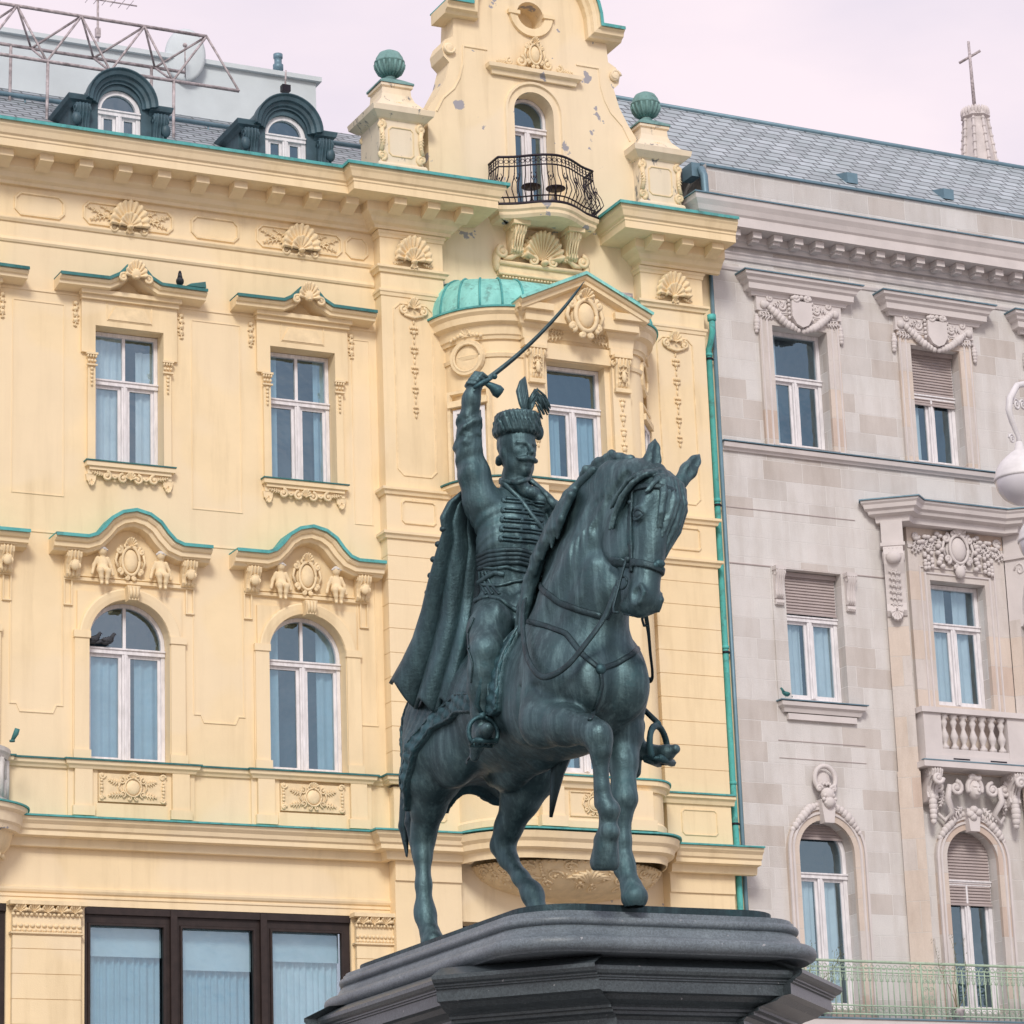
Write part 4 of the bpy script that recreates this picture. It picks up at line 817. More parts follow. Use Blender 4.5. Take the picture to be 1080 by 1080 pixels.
# balcony
def balc(o=0, n=14):
    pts = [(GC-1.05-o, 0), (GC-1.05-o, -.42-o*.5)]
    for i in range(n+1): t = -1+2*i/n; pts.append((GC+t*.85, -.50-o-.42*math.cos(t*math.pi/2)**1.3))
    return pts+[(GC+1.05+o, -.42-o*.5), (GC+1.05+o, 0)]
mb = MB(); mb.sweep([(x, y, 0) for x, y in balc()], [(-.6, 24.14), (-.02, 24.14), (.02, 24.20), (.02, 24.26), (.06, 24.30), (.07, 24.38), (-.6, 24.38)]); mb.plan(balc(-.05), 24.15, 24.37); bs = mb.build('balcony_slab', 'yellow_worn')
for s in (-1, 1):
    mb = MB(); console(mb, GC+s*.60, 0, 23.52, 24.08, .26, .42); mb.box(GC+s*.60-.18, GC+s*.60+.18, -.50, 0, 24.05, 24.14)
    for k in (-1.5, -.5, .5, 1.5): mb.tube([(GC+s*.6+k*.06, -.40, 23.95), (GC+s*.6+k*.055, -.30, 23.75), (GC+s*.6+k*.05, -.22, 23.55)], .02, 5)
    mb.build('console', 'ornament', bs)
mb = MB(); fan(mb, GC, -.06, 23.42, .80, .62, 13, .24, 0, False)
for i in range(15): a = R(12*i+6); mb.ell((GC+.43*math.cos(a), -.12, 23.50+.52*math.sin(a)), .055, 7, 5)
mb.box(GC-.96, GC+.96, -.10, 0, 23.10, 23.40); mb.tube([(GC-.96, -.12, 23.34), (GC+.96, -.12, 23.34)], .05, 8); mb.tube([(GC-.96, -.11, 23.12), (GC+.96, -.11, 23.12)], .035, 8); rope(mb, GC-.9, GC+.9, -.11, 23.05, .025, 26)
for s in (-1, 1):
    spiral(mb, GC+s*.22, -.14, 23.46, .11, s, 1.5, .035, 90); mb.tube([(GC+s*.30, -.12, 23.50), (GC+s*.52, -.14, 23.60), (GC+s*.70, -.12, 23.46), (GC+s*.86, -.10, 23.44)], [.05, .07, .06, .04], 7); spiral(mb, GC+s*.88, -.12, 23.56, .13, -s, 1.4, .05, 90); leaf(mb, (GC+s*.4, 23.5), (GC+s*.72, 23.66), -.16, .16, .04); mb.ell((GC+s*.98, -.05, 23.4), (.08, .1, .25))
mb.build('shell_ornament', 'ornament', bs)
def bpt(u, o=0):      # walk round the balcony edge
    P = balc(o); Ls = [0]
    for a, b_ in zip(P, P[1:]): Ls.append(Ls[-1]+math.dist(a, b_))
    t = u*Ls[-1]; k = min(max(j for j in range(len(Ls)) if Ls[j] <= t+1e-9), len(P)-2); f = (t-Ls[k])/max(1e-6, Ls[k+1]-Ls[k]); return (P[k][0]*(1-f)+P[k+1][0]*f, P[k][1]*(1-f)+P[k+1][1]*f)
mb = MB()
for z, o, r in ((25.42, .0, .026), (25.22, .0, .016), (24.56, .02, .016), (24.41, .05, .035)): mb.tube([(*bpt(i/60, o), z) for i in range(61)], r, 6)
rl = mb.build('balcony_railing', 'iron', bs)
mb = MB()
for i in range(31):
    u = i/30; prof = [(25.42, .0), (25.22, .0), (25.0, .03), (24.82, .13), (24.68, .17), (24.58, .10), (24.50, .03), (24.40, .03)]
    mb.tube([(*bpt(u, o), z) for z, o in prof], .011, 4)
    if i < 30:
        c = bpt((i+.5)/30, 0); d_ = Vector((*bpt((i+.9)/30, 0), 0))-Vector((*bpt((i+.1)/30, 0), 0)); d_.normalize()
        for cz, r_ in ((25.32, .04),): mb.tube([(c[0]+d_.x*r_*math.cos(t), c[1]+d_.y*r_*math.cos(t), cz+r_*math.sin(t)) for t in [2*math.pi*j/8 for j in range(9)]], .008, 4)
        if i % 3 == 1:
            c2 = bpt((i+.5)/30, .06)
            for s in (-1, 1): mb.tube([(c2[0], c2[1], 24.62), (c2[0], c2[1], 24.85), (c2[0]+s*d_.x*.06, c2[1]+s*d_.y*.06, 24.98), (c2[0]+s*d_.x*.03, c2[1]+s*d_.y*.03, 25.05)], .009, 4)
            for s in (-1, 0, 1): mb.ell((c2[0]+s*d_.x*.05, c2[1]+s*d_.y*.05, 24.95), (.02, .02, .03), 5, 3)
mb.build('baluster', 'iron', rl)
mb = MB(); mb.box(28.0, 28.26, -.09, 0, 22.78, 23.06); mb.box(28.05, 28.21, -.12, -.09, 22.83, 23.01); mb.build('wall_lamp', 'rusty')
# ---- urn pedestals
for cx_ in (23.20, 28.92):
    c = (cx_, .18, 0); q = math.sqrt(2)
    def sq(mb, prof, cc=c): mb.lathe(cc, [(r*q, z) for r, z in prof], 4, (45, 405), False)
    mb = MB(); sq(mb, [(0, 24.5), (.52, 24.5), (.52, 24.98), (.50, 25.02), (.46, 25.04), (.46, 25.92), (.52, 25.95), (.64, 26.05), (.66, 26.16), (.50, 26.24), (.36, 26.42), (.31, 26.56), (.30, 26.70), (.34, 26.72), (.34, 26.78), (0, 26.8)]); up_ = mb.build('urn_pedestal', 'yellow_sooty')
    mb = MB()
    for sx in (-1, 1):
        x = cx_+sx*.42; y = .18-.46
        spiral(mb, x, y, 25.80, .09, sx, 1.5, .04, 90); spiral(mb, x, y, 25.16, .10, -sx, 1.5, .04, 270); mb.tube([(x, y-.02, 25.72), (x-sx*.03, y-.03, 25.5), (x+sx*.02, y-.02, 25.25)], [.05, .035, .05], 7); leaf(mb, (x, 25.65), (x-sx*.02, 25.35), y-.03, .12, .035)
        spiral(mb, x, y+.9, 25.80, .09, sx, 1.5, .04, 90)
    frame(mb, octa(cx_, 25.48, .26, .30, .06), .18-.46, .03, .02); leaf(mb, (cx_-.2, 26.26), (cx_, 26.34), -.22, .1, .03); leaf(mb, (cx_+.2, 26.26), (cx_, 26.34), -.22, .1, .03); mb.build('scroll_ornament', 'ornament', up_)
    mb = MB(); sq(mb, [(.36, 26.78), (.36, 26.82), (.22, 26.92), (.12, 26.98), (.08, 27.0)]); mb.lathe(c, [(.09, 26.98), (.12, 27.02), (.09, 27.06), (.14, 27.08), (.22, 27.13), (.27, 27.22), (.29, 27.33), (.305, 27.34), (.305, 27.37), (.28, 27.38), (.27, 27.45), (.21, 27.55), (.10, 27.61), (0, 27.63)], 24)
    for k in range(16): a = 2*math.pi*k/16; mb.tube([(cx_+r*math.cos(a), .18+r*math.sin(a), z) for r, z in ((.12, 27.07), (.23, 27.14), (.28, 27.23), (.293, 27.32))], .028, 5)
    mb.build('urn', 'copper_grey', up_)
# ---- roof, dormers, roof-top wall
mb = MB(); mb.add([(7.9, -.15, 24.53), (24.4, -.15, 24.53), (24.4, 4.6, 27.75), (7.9, 4.6, 27.75)], [(0, 1, 2, 3)]); mb.box(24.3, 28.4, .6, 6, 24, 24.6); rf = mb.build('roof', 'slate_fine')
mb = MB(); mb.tube([(7.9, 2.9, 26.72), (23.8, 2.9, 26.72)], .05, 8); 
for k in range(9): mb.tube([(9+1.9*k, 2.95, 26.45), (9+1.9*k, 2.9, 26.74)], .02, 4)
mb.build('snow_guard', 'slate_pipe', rf)
mb = MB(); mb.box(6, 23.2, 4.0, 8, 26.9, 28.52); mb.box(5.9, 23.3, 3.9, 8.1, 28.52, 28.62); mb.build('penthouse_wall', 'zinc_wall')
for cx_ in BAYS[1:3]+[21.10]:
    if cx_ == 21.14: continue
    y0, y1 = .50, 2.6
    mb = MB(); hole = arched(cx_, .43, 24.6, 25.62, .43)
    holed(mb, [(cx_-.72, 24.4), (cx_+.72, 24.4), (cx_+.72, 25.72)]+arc(cx_, 25.72, .64, 0, 180, 18)+[(cx_-.72, 25.72)], [hole], y0, .14); mb.box(cx_-.72, cx_-.70, y0+.002, y1, 24.4, 25.72); mb.box(cx_+.70, cx_+.72, y0+.002, y1, 24.4, 25.72)
    n = 20; a_ = arc(cx_, 25.72, .66, 0, 180, n); mb.add([(x, y0+.01, z) for x, z in a_]+[(x, y1, z) for x, z in a_], [(i, i+1, n+2+i, n+1+i) for i in range(n)], True); dm = mb.build('dormer', 'lead')
    mb = MB(); mb.sweep([(p[0], y0, p[1]) for p in arc(cx_, 25.72, .62, 0, 180, 24)], [(-.18, 0), (-.18, .05), (-.14, .05), (-.12, .10), (-.06, .12), (-.04, .18), (.03, .20), (.06, .24), (.08, .24), (.08, 0)], (0, -1, 0))
    for s in (-1, 1):
        x = cx_+s*.72; mb.sweep([(x+s*.20, y1, 0), (x+s*.20, y0, 0), (x-s*.14, y0, 0)] if s < 0 else [(x-s*.14, y0, 0), (x+s*.20, y0, 0), (x+s*.20, y1, 0)], [(-.2, 25.60), (.0, 25.60), (.04, 25.66), (.10, 25.70), (.12, 25.78), (.12, 25.80), (-.2, 25.82)])
        console(mb, x+s*.05, y0+.02, 24.9, 25.60, .28, .20); mb.ell((x+s*.16, y0-.12, 25.3), (.10, .08, .14)); mb.box(x+s*.20 if s > 0 else x-.02, x+.02 if s > 0 else x+s*.20, y0, y1, 24.4, 25.6) if False else None
        mb.box(min(x, x+s*.20), max(x, x+s*.20), y0+.15, y1, 24.4, 25.60)
    mb.build('dormer_hood', 'lead', dm)
    n1 = {o.name for o in bpy.data.objects}
    wd = window(dm, cx_, .43, 24.6, 26.05, y0+.06, arch=.43, trans=25.58, top_mull=False, room=.5, fw=.085)
    # sub-parts only go one level deeper: hang pane and interior on the dormer itself
    for ch in list(wd.children): ch.parent = dm
# ---- rounded balcony at the far left
bc = 14.30
def eb(rx, ry, n=24): return [(bc+rx*math.cos(R(180+180*i/n)), ry*math.sin(R(180+180*i/n))) for i in range(n+1)]
mb = MB(); mb.sweep([(x, y, 0) for x, y in eb(1.38, 1.10)], [(-.5, 11.52), (.0, 11.52), (.02, 11.60), (.06, 11.64), (.08, 11.80), (.14, 11.85), (.15, 11.93), (-.5, 11.93)]); mb.plan(eb(1.30, 1.0), 11.5, 11.92); lb = mb.build('balcony_slab', 'yellow_worn')
mb = MB(); mb.sweep([(x, y, 0) for x, y in eb(1.38, 1.10)], [(-.5, 11.935), (.18, 11.935), (.18, 11.965), (-.5, 11.98)]); mb.build('slab_flashing', 'copper', lb)
mb = MB(); ring = []
for z, q in ((11.5, .92), (11.3, .88), (11.1, .76), (10.9, .58), (10.7, .36), (10.55, .1)):
    for i in range(25): a = R(180+180*i/24); ring.append((bc+1.38*q*math.cos(a), 1.1*q*math.sin(a), z))
mb.add(ring, [(i*25+j, i*25+j+1, (i+1)*25+j+1, (i+1)*25+j) for i in range(5) for j in range(24)], True)
for k in range(30): a = R(186+5.8*k); mb.ell((bc+1.38*.8*math.cos(a), 1.1*.8*math.sin(a), 11.12+.12*(k % 2)), .05, 6, 4)
mb.build('bowl_corbel', 'ornament', lb)
mb = MB(); P = eb(1.14, .92); mb.sweep([(x, y, 0) for x, y in P], [(-.10, 12.80), (.03, 12.80), (.05, 12.86), (.08, 12.90), (.08, 12.98), (-.10, 12.98)]); mb.sweep([(x, y, 0) for x, y in P], [(-.10, 11.98), (.05, 11.98), (.05, 12.10), (-.1, 12.10)])
for k in range(9):
    a = R(188+20.5*k); x, y = bc+1.12*math.cos(a), .90*math.sin(a); rot = Matrix.Rotation(a+math.pi/2, 4, 'Z')
    ov = [rot@Vector((.13*math.cos(t), 0, .30*math.sin(t)))+Vector((x, y, 12.45)) for t in [2*math.pi*i/16 for i in range(17)]]; mb.tube(ov, .055, 6)
    for s in (-1, 1): mb.tube([rot@Vector((s*.15, 0, -.34))+Vector((x, y, 12.45)), rot@Vector((s*.20, -.02, 0))+Vector((x, y, 12.45)), rot@Vector((s*.15, 0, .34))+Vector((x, y, 12.45))], [.06, .04, .06], 6)
mb.build('pierced_balustrade', 'white_plaster', lb)
# ---- drainpipe
mb = MB(); x = 29.93; mb.tube([(x-.03, -.34, 22.62), (x-.03, -.34, 22.36), (x, -.18, 22.18), (x, -.10, 22.06), (x, -.10, 12.6), (x, -.12, 11.9), (x, -.12, 4)], .06, 10); mb.tube([(x-.03, -.34, 22.60), (x-.03, -.34, 22.72)], .09, 10)
for z in (21.95, 18.9, 15.9, 13.2): mb.tube([(x, -.10, z-.03), (x, -.10, z+.03)], .075, 10)
dp = mb.build('drainpipe', 'pipe')
mb = MB()
for z in (21.86, 18.8, 15.8, 12.4): mb.tube([(x-.1, -.10, z), (x+.1, -.10, z)], .02, 5); mb.lathe((x, -.10, z), [(.06, -.02), (.08, -.02), (.08, .02), (.06, .02)], 12)
mb.build('pipe_clip', 'iron', dp)
mb = MB(); x = 30.10; mb.tube([(x, -.06, 24.0), (x, -.06, 3)], .045, 8); mb.tube([(x-.02, .25, 26.1), (x-.02, .05, 26.05), (x-.04, -.08, 25.85), (x-.04, -.10, 25.3), (x-.04, -.10, 24.6)], .08, 10); mb.box(x-.22, x-.02, .1, .5, 25.9, 26.2); mb.build('downpipe', 'slate_pipe')
# the whole oriel and its windows
n1 = {o.name for o in bpy.data.objects}
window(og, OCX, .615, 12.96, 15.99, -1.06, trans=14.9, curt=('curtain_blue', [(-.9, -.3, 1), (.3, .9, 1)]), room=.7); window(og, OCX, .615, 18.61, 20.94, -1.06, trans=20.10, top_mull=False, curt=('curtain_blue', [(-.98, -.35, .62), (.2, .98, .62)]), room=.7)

# ================================================================== STONE HOUSE
gb = empty('stone_house', (30.2, .05, 0), R(1.24))
tag(gb, 'pinkish grey stone house with slate roof and garlanded windows, right of the yellow house', 'building')
class GB(_MB):
    def build(s, name, mat, parent=None, fix=True): return _MB.build(s, name, mat, parent or gb, fix)
MB = GB
UW = [(1.97, .66), (5.31, .62), (8.65, .62), (11.99, .62)]
AW = [(1.83, .64), (5.27, .62), (8.65, .62), (11.99, .62)]
ops = [rect(c-w, c+w, 20.26, 22.82) for c, w in UW]+[arched(c, w, 8.9, 11.96, w) for c, w in AW]+[rect(1.93-.67, 1.93+.67, 15.0, 17.67), rect(4.72, 6.08, 15.1, 17.72), rect(7.98, 9.32, 15.0, 17.67), rect(11.3, 12.6, 15, 17.67)]
ops += [rect(c-.64, c+.64, 4, 8.0) for c, w in AW]
mb = MB(); holed(mb, rect(0, 22, 0, 25.3), ops, 0, .36); mb.add([(0, 0, 0), (0, 12, 0), (0, 12, 26.2), (0, 0, 26.2)], [(0, 1, 2, 3)]); mb.build('wall', 'stone')
mb = MB(); mb.sweep([(-.02, 0, 0), (22, 0, 0)], [(0, 24.15), (.04, 24.15), (.06, 24.2), (.06, 24.24), (.09, 24.27), (.09, 24.30), (0, 24.3)]); mb.build('string_course', 'stone_plain'); mb = MB(); mb.sweep([(-.02, 0, 0), (22, 0, 0)], [(0, 23.92), (.03, 23.92), (.05, 23.97), (.05, 24.0), (0, 24.02)]); mb.build('string_course', 'stone_plain')
mb = MB(); mb.sweep([(.0, 6, 0), (.0, 0, 0), (22, 0, 0)], [(0, 24.42), (.10, 24.42), (.12, 24.50), (.16, 24.52), (.16, 24.66), (.56, 24.66), (.56, 24.86), (.60, 24.90), (.64, 25.0), (.70, 25.10), (.72, 25.20), (0, 25.22)]); co = mb.build('cornice', 'stone_plain')
mb = MB(); mb.sweep([(.0, 6, 0), (.0, 0, 0), (22, 0, 0)], [(0, 25.225), (.75, 25.205), (.75, 25.23), (0, 25.26)]); mb.build('cornice_flashing', 'slate_pipe', co)
dd = None
for i in range(43):
    if dd is None:
        mb = MB(); x = .36; mb.box(x-.10, x+.10, -.44, -.16, 24.52, 24.655); mb.box(x-.08, x+.08, -.36, -.16, 24.46, 24.52); dd = mb.build('dentil', 'stone_plain', co)
    else: c = dd.copy(); COL.objects.link(c); c.parent = co; c.location = (.5*i, 0, 0)
mb = MB(); mb.box(.0, 22, .2, .6, 25.24, 26.22); pp = mb.build('parapet', 'stone'); mb = MB(); mb.box(-.04, 22, .14, .7, 26.222, 26.27); mb.build('parapet_flashing', 'slate_pipe', pp)
mb = MB(); mb.add([(-2.6, .5, 26.22), (24, .5, 26.22), (24, 4.0, 29.30), (-2.6, 4.0, 29.30)], [(0, 1, 2, 3)]); mb.add([(-2.6, 4, 29.3), (24, 4, 29.3), (24, 8, 26), (-2.6, 8, 26)], [(0, 1, 2, 3)]); mb.add([(-2.6, .5, 20), (-2.6, .5, 26.22), (-2.6, 4, 29.3), (-2.6, 8, 26), (-2.6, 8, 20)], [(0, 1, 2, 3, 4)]); rf = mb.build('roof', 'slate')
mb = MB(); mb.tube([(-2.6, 4, 29.32), (24, 4, 29.32)], .06, 8); mb.build('ridge_cap', 'slate_pipe', rf)
for x, y in ((4.4, 1.4), (6.9, 1.4)):
    z = 26.22+(y-.5)*.88; mb = MB(); mb.add([(x-.13, y-.2, z+.10), (x+.13, y-.2, z+.10), (x+.13, y-.2, z-.14), (x-.13, y-.2, z-.14), (x-.13, y+.25, z+.22), (x+.13, y+.25, z+.22), (x+.13, y+.25, z), (x-.13, y+.25, z)], [(0, 1, 2, 3), (0, 1, 5, 4), (0, 3, 7, 4), (1, 2, 6, 5)]); mb.build('roof_vent', 'slate_pipe', rf)
# upper windows
for i, (c, w) in enumerate(UW):
    mb = MB(); out_ = [(c-w-.30, 20.22), (c+w+.30, 20.22), (c+w+.30, 23.10), (c-w-.30, 23.10)]; holed(mb, out_, [rect(c-w+.001, c+w-.001, 20.262, 22.818)], -.07, .07, .07); s = mb.build('window_surround', 'stone_warm'); mb = MB(); frame(mb, [(c-w-.12, 20.24), (c+w+.12, 20.24), (c+w+.12, 22.96), (c-w-.12, 22.96)], -.07, .05, .02); frame(mb, [(c-w-.26, 20.24), (c+w+.26, 20.24), (c+w+.26, 23.08), (c-w-.26, 23.08)], -.07, .04, .02); mb.box(c-w-.36, c+w+.36, -.10, 0, 23.1, 23.44); mb.build('frame_moulding', 'stone_plain', s)
    mb = MB(); mb.sweep([(c-1.08, 0, 0), (c-1.08, -.06, 0), (c+1.08, -.06, 0), (c+1.08, 0, 0)], [(0, 23.40), (.06, 23.40), (.08, 23.48), (.18, 23.50), (.19, 23.62), (.24, 23.66), (.26, 23.72), (.32, 23.76), (.33, 23.82), (0, 23.83)]); h = mb.build('hood', 'stone_plain'); mb = MB(); mb.sweep([(c-1.08, 0, 0), (c-1.08, -.06, 0), (c+1.08, -.06, 0), (c+1.08, 0, 0)], [(0, 23.835), (.36, 23.825), (.36, 23.85), (0, 23.87)]); mb.build('hood_flashing', 'slate_pipe', h)
    mb = MB(); mb.poly([(c-.24, 23.36), (c+.24, 23.36), (c+.24, 23.02), (c+.14, 22.86), (c, 22.80), (c-.14, 22.86), (c-.24, 23.02)], -.22, -.08)
    for s_ in (-1, 1):
        for k in range(5): mb.ell((c+s_*.28, -.16, 23.36-.09*k), (.035, .04, .04), 6, 4)
        chain(mb, [(c+s_*.02, 22.74), (c+s_*.34, 22.86), (c+s_*.62, 23.08), (c+s_*.82, 23.26)], -.09, .070, 11); chain(mb, [(c+s_*1.0, 23.02), (c+s_*1.02, 22.62)], -.02, .055, 6)
        spiral(mb, c+s_*.42, -.10, 23.24, .10, s_, 1.3, .035, 90); spiral(mb, c+s_*.70, -.10, 23.38, .08, -s_, 1.3, .03, 90); leaf(mb, (c+s_*.30, 23.34), (c+s_*.62, 23.22), -.1, .16, .04); leaf(mb, (c+s_*.62, 22.98), (c+s_*.96, 23.0), -.08, .16, .04); mb.ell((c+s_*.86, -.12, 23.22), (.09, .06, .09))
        spiral(mb, c+s_*.14, -.2, 23.42, .08, s_, 1.3, .035)
    for k in range(5): mb.ell((c-.2+.1*k, -.20, 23.42+.03*math.sin(math.pi*k/4)), (.06, .06, .05), 7, 4)
    mb.build('garland_relief', 'stone_plain', s)
    window(gb, c, w-.005, 20.27, 22.815, .26, trans=21.80, top_mull=False, curt=('curtain', [(-.95, -.5, 1.0)]) if i != 1 else ('curtain', [(-.95, -.35, .7)]), blind=1.15 if i == 1 else 0, room=.7, fw=.08)
mb = MB(); mb.sweep([(-.02, 0, 0), (6.52+.15, 0, 0)], [(0, 20.02), (.05, 20.02), (.07, 20.06), (.12, 20.08), (.14, 20.17), (0, 20.185)]); sc = mb.build('sill_course', 'stone_plain'); mb = MB(); mb.sweep([(-.04, 0, 0), (6.55+.15, 0, 0)], [(0, 20.19), (.17, 20.185), (.17, 20.205), (0, 20.215)]); mb.build('sill_flashing', 'slate_pipe', sc)
mb = MB(); mb.sweep([(0, 0, 0), (3.05, 0, 0)], [(0, 18.84), (.012, 18.84), (.012, 18.855), (0, 18.855)]); mb.sweep([(0, 0, 0), (3.72, 0, 0)], [(0, 17.68), (.018, 17.68), (.018, 17.70), (0, 17.70)]); mb.build('joint_line', 'blind')
# middle floor, plain window with roller blind
for c, vis in ((1.93, 1), (8.65, 0)):
    w = .67; mb = MB(); holed(mb, [(c-w-.30, 14.95), (c+w+.30, 14.95), (c+w+.30, 17.69), (c-w-.30, 17.69)], [rect(c-w+.001, c+w-.001, 15.002, 17.668)], -.03, .03, .03); s = mb.build('window_surround', 'stone')
    for s_ in (-1, 1):
        mb = MB(); x = c+s_*(w+.17); console(mb, x, -.02, 17.02, 17.64, .20, .16); mb.box(x-.12, x+.12, -.20, 0, 17.60, 17.68); mb.box(x-.10, x+.10, -.10, 0, 16.90, 17.0); rope(mb, x-.09, x+.09, -.10, 16.94, .03, 4); mb.build('console', 'stone_plain', s)
    mb = MB(); mb.sweep([(c-.86, 0, 0), (c-.86, -.06, 0), (c+.86, -.06, 0), (c+.86, 0, 0)], [(0, 14.72), (.03, 14.72), (.06, 14.80), (.12, 14.84), (.13, 14.92), (0, 14.93)]); mb.box(c-.80, c+.80, -.08, 0, 14.58, 14.70); sl = mb.build('sill', 'stone_plain'); mb = MB(); mb.box(c-1.02, c+1.02, -.215, 0, 14.935, 14.955); mb.build('sill_flashing', 'slate_pipe', sl)
    mb = MB(); mb.box(c-1.02, c+1.0, -.012, 0, 14.15, 14.165); mb.box(c-1.02, c+1.0, -.012, 0, 13.80, 13.812); mb.build('joint_line', 'blind', sl)
    window(gb, c, w-.005, 15.01, 17.66, .22, trans=16.72, top_mull=False, curt=('curtain', [(-.95, -.2, 1), (.15, .95, 1)]), blind=.80, room=.7, fw=.08)
# the carved balcony bay
bx0, bx1 = 3.72, 7.1; bc_ = 5.41
for s_, xr in ((-1, 3.93), (1, 6.78)):
    xc = 0
    mb = MB(); mb.box(xc-.23, xc+.23, -.24, 0, 8.0, 13.66); mb.box(xc-.21, xc+.21, -.24, 0, 13.66, 17.0); p = mb.build('pilaster', 'stone_warm'); p.location = (xr, 0, 0); p.rotation_euler = (0, 0, R(34*s_))
    mb = MB(); mb.box(xc-.22, xc+.22, -.42, 0, 18.35, 18.82); mb.box(xc-.25, xc+.25, -.46, 0, 18.28, 18.35)
    pr = [(0, 18.28), (.44, 18.28), (.50, 18.1), (.46, 17.9), (.38, 17.7), (.32, 17.4), (.30, 17.1), (.34, 16.95), (.28, 16.85), (.0, 16.8)]
    n = len(pr); tri = tessellate_polygon([[Vector((a, b_, 0)) for a, b_ in pr]]); mb.add([(xc-.2, -a, b_) for a, b_ in pr]+[(xc+.2, -a, b_) for a, b_ in pr], [tuple(t) for t in tri]+[tuple(n+i for i in t) for t in tri]+[(i, (i+1) % n, n+(i+1) % n, n+i) for i in range(n)])
    mb.ell((xc, -.50, 18.02), (.16, .10, .13)); 
    for k in range(6): leaf(mb, (xc-.12, 17.75-.13*k), (xc+.12, 17.70-.13*k), -.40+.02*k, .12, .03, 3)
    fan(mb, xc, -.33, 16.98, .26, -.24, 7, .08, 0, False); rope(mb, xc-.2, xc+.2, -.44, 18.22, .03, 5)
    for d_ in (-1, 1): mb.tube([Vector((xc+d_*.2, -.32+.12*math.cos(R(45*i))*(1-i/12), 18.05+.16*math.sin(R(45*i))*(1-i/12))) for i in range(11)], .025, 5)
    mb.build('console', 'stone_plain', p)
hp = [(3.62, .05, 0), (3.52, -.10, 0), (4.02, -.50, 0), (4.22, -.34, 0), (6.50, -.34, 0), (6.70, -.50, 0), (7.20, -.10, 0), (7.1, .05, 0)]
HPF = [(-.4, 18.80), (.02, 18.80), (.04, 18.92), (.16, 18.96), (.18, 19.02), (.24, 19.06), (.26, 19.14), (.30, 19.18), (.31, 19.22), (-.4, 19.23)]
mb = MB(); mb.sweep(hp, HPF); mb.plan([(x, y) for x, y, _ in hp], 18.82, 19.2); h = mb.build('hood', 'stone_plain'); mb = MB(); mb.sweep(hp, [(-.4, 19.24), (.34, 19.225), (.34, 19.25), (-.4, 19.30)]); mb.build('hood_flashing', 'slate_pipe', h)
mb = MB(); holed(mb, rect(4.22, 6.6, 13.7, 18.8), [rect(4.721, 6.079, 15.102, 17.718)], -.10, .10, .1); s = mb.build('window_surround', 'stone_warm'); mb = MB(); frame(mb, rect(4.60, 6.20, 14.95, 17.86), -.10, .05, .03); frame(mb, rect(4.48, 6.32, 14.95, 17.98), -.10, .04, .03); mb.box(4.22, 6.6, -.125, -.1, 18.36, 18.44); mb.build('frame_moulding', 'stone_plain', s)
mb = MB(); cart(mb, 5.42, -.12, 18.40, .80, .86, .16)
for s_ in (-1, 1):
    for k in range(9):
        x = 5.42+s_*(.42+.075*k); z = 18.66-.02*k+.06*math.sin(k*1.7); mb.ell((x, -.16, z), (.07, .06, .05), 7, 4); leaf(mb, (x, z-.05), (x+s_*.1, z-.22-.03*(k % 3)), -.12, .12, .04, 3)
    for k in range(14): mb.ell((5.42+s_*(.74+.10*math.sin(k*2.1)), -.16, 18.30-.028*k+.03*math.cos(k*3)), .05, 6, 4)
    for k in range(8): mb.ell((5.42+s_*(.46+.05*math.sin(k*2.5)), -.18, 18.50-.07*k), (.07, .06, .055), 6, 4)
    spiral(mb, 5.42+s_*1.0, -.12, 18.62, .09, s_, 1.4, .035)
mb.ell((5.42, -.2, 18.80), (.14, .08, .10)); mb.ell((5.42, -.2, 17.92), (.12, .08, .14)); mb.build('relief', 'stone_plain', s)
window(gb, 5.40, .675, 15.11, 17.71, .20, trans=16.84, top_mull=False, curt=('curtain', [(-.95, -.1, 1), (.2, .75, 1)]), room=.7, fw=.08)
# stone balcony with balusters
mb = MB(); mb.box(4.04, 6.62, -.48, 0, 13.84, 13.98); mb.box(3.94, 6.72, -.56, 0, 13.72, 13.84); bl_ = mb.build('balcony_slab', 'stone_plain'); mb = MB(); mb.box(3.93, 6.73, -.57, -.48, 13.842, 13.865); mb.build('slab_flashing', 'slate_pipe', bl_)
mb = MB(); mb.box(4.06, 4.48, -.46, -.28, 13.98, 14.84); mb.box(6.10, 6.58, -.46, -.28, 13.98, 14.84); mb.box(4.48, 6.10, -.45, -.30, 13.98, 14.12); mb.box(4.06, 4.2, -.28, 0, 13.98, 14.84); mb.box(6.44, 6.58, -.28, 0, 13.98, 14.84); mb.box(4.0, 6.64, -.52, -.24, 14.84, 14.95); mb.box(4.0, 4.25, -.24, 0, 14.84, 14.95); mb.box(6.4, 6.64, -.24, 0, 14.84, 14.95); mb.build('balustrade', 'stone_plain', bl_)
b0 = None
for k in range(7):
    x = 4.60+.232*k
    if b0 is None: mb = MB(); mb.lathe((x, -.37, 14.12), [(0, 0), (.08, 0), (.08, .06), (.05, .09), (.04, .14), (.075, .22), (.085, .28), (.05, .38), (.035, .44), (.055, .50), (.075, .56), (.05, .63), (.09, .66), (.09, .72), (0, .72)], 12); b0 = mb.build('baluster', 'stone_plain', bl_)
    else: c = b0.copy(); COL.objects.link(c); c.parent = bl_; c.location = (.232*k, 0, 0)
mb = MB(); mb.box(4.7, 5.1, -.483, -.46, 13.90, 13.93); mb.box(5.6, 6.0, -.483, -.46, 13.90, 13.93); mb.build('drain_slot', 'iron', bl_)
bc_ = 5.27
for s_ in (-1, 1):
    mb = MB(); x = bc_+s_*1.0; console(mb, x, 0, 13.05, 13.72, .26, .50); chain(mb, [(x, 13.3), (x, 12.62)], -.22, .08, 7); spiral(mb, x, -.50, 13.50, .12, s_, 1.4, .05); mb.build('console', 'stone_plain', bl_)
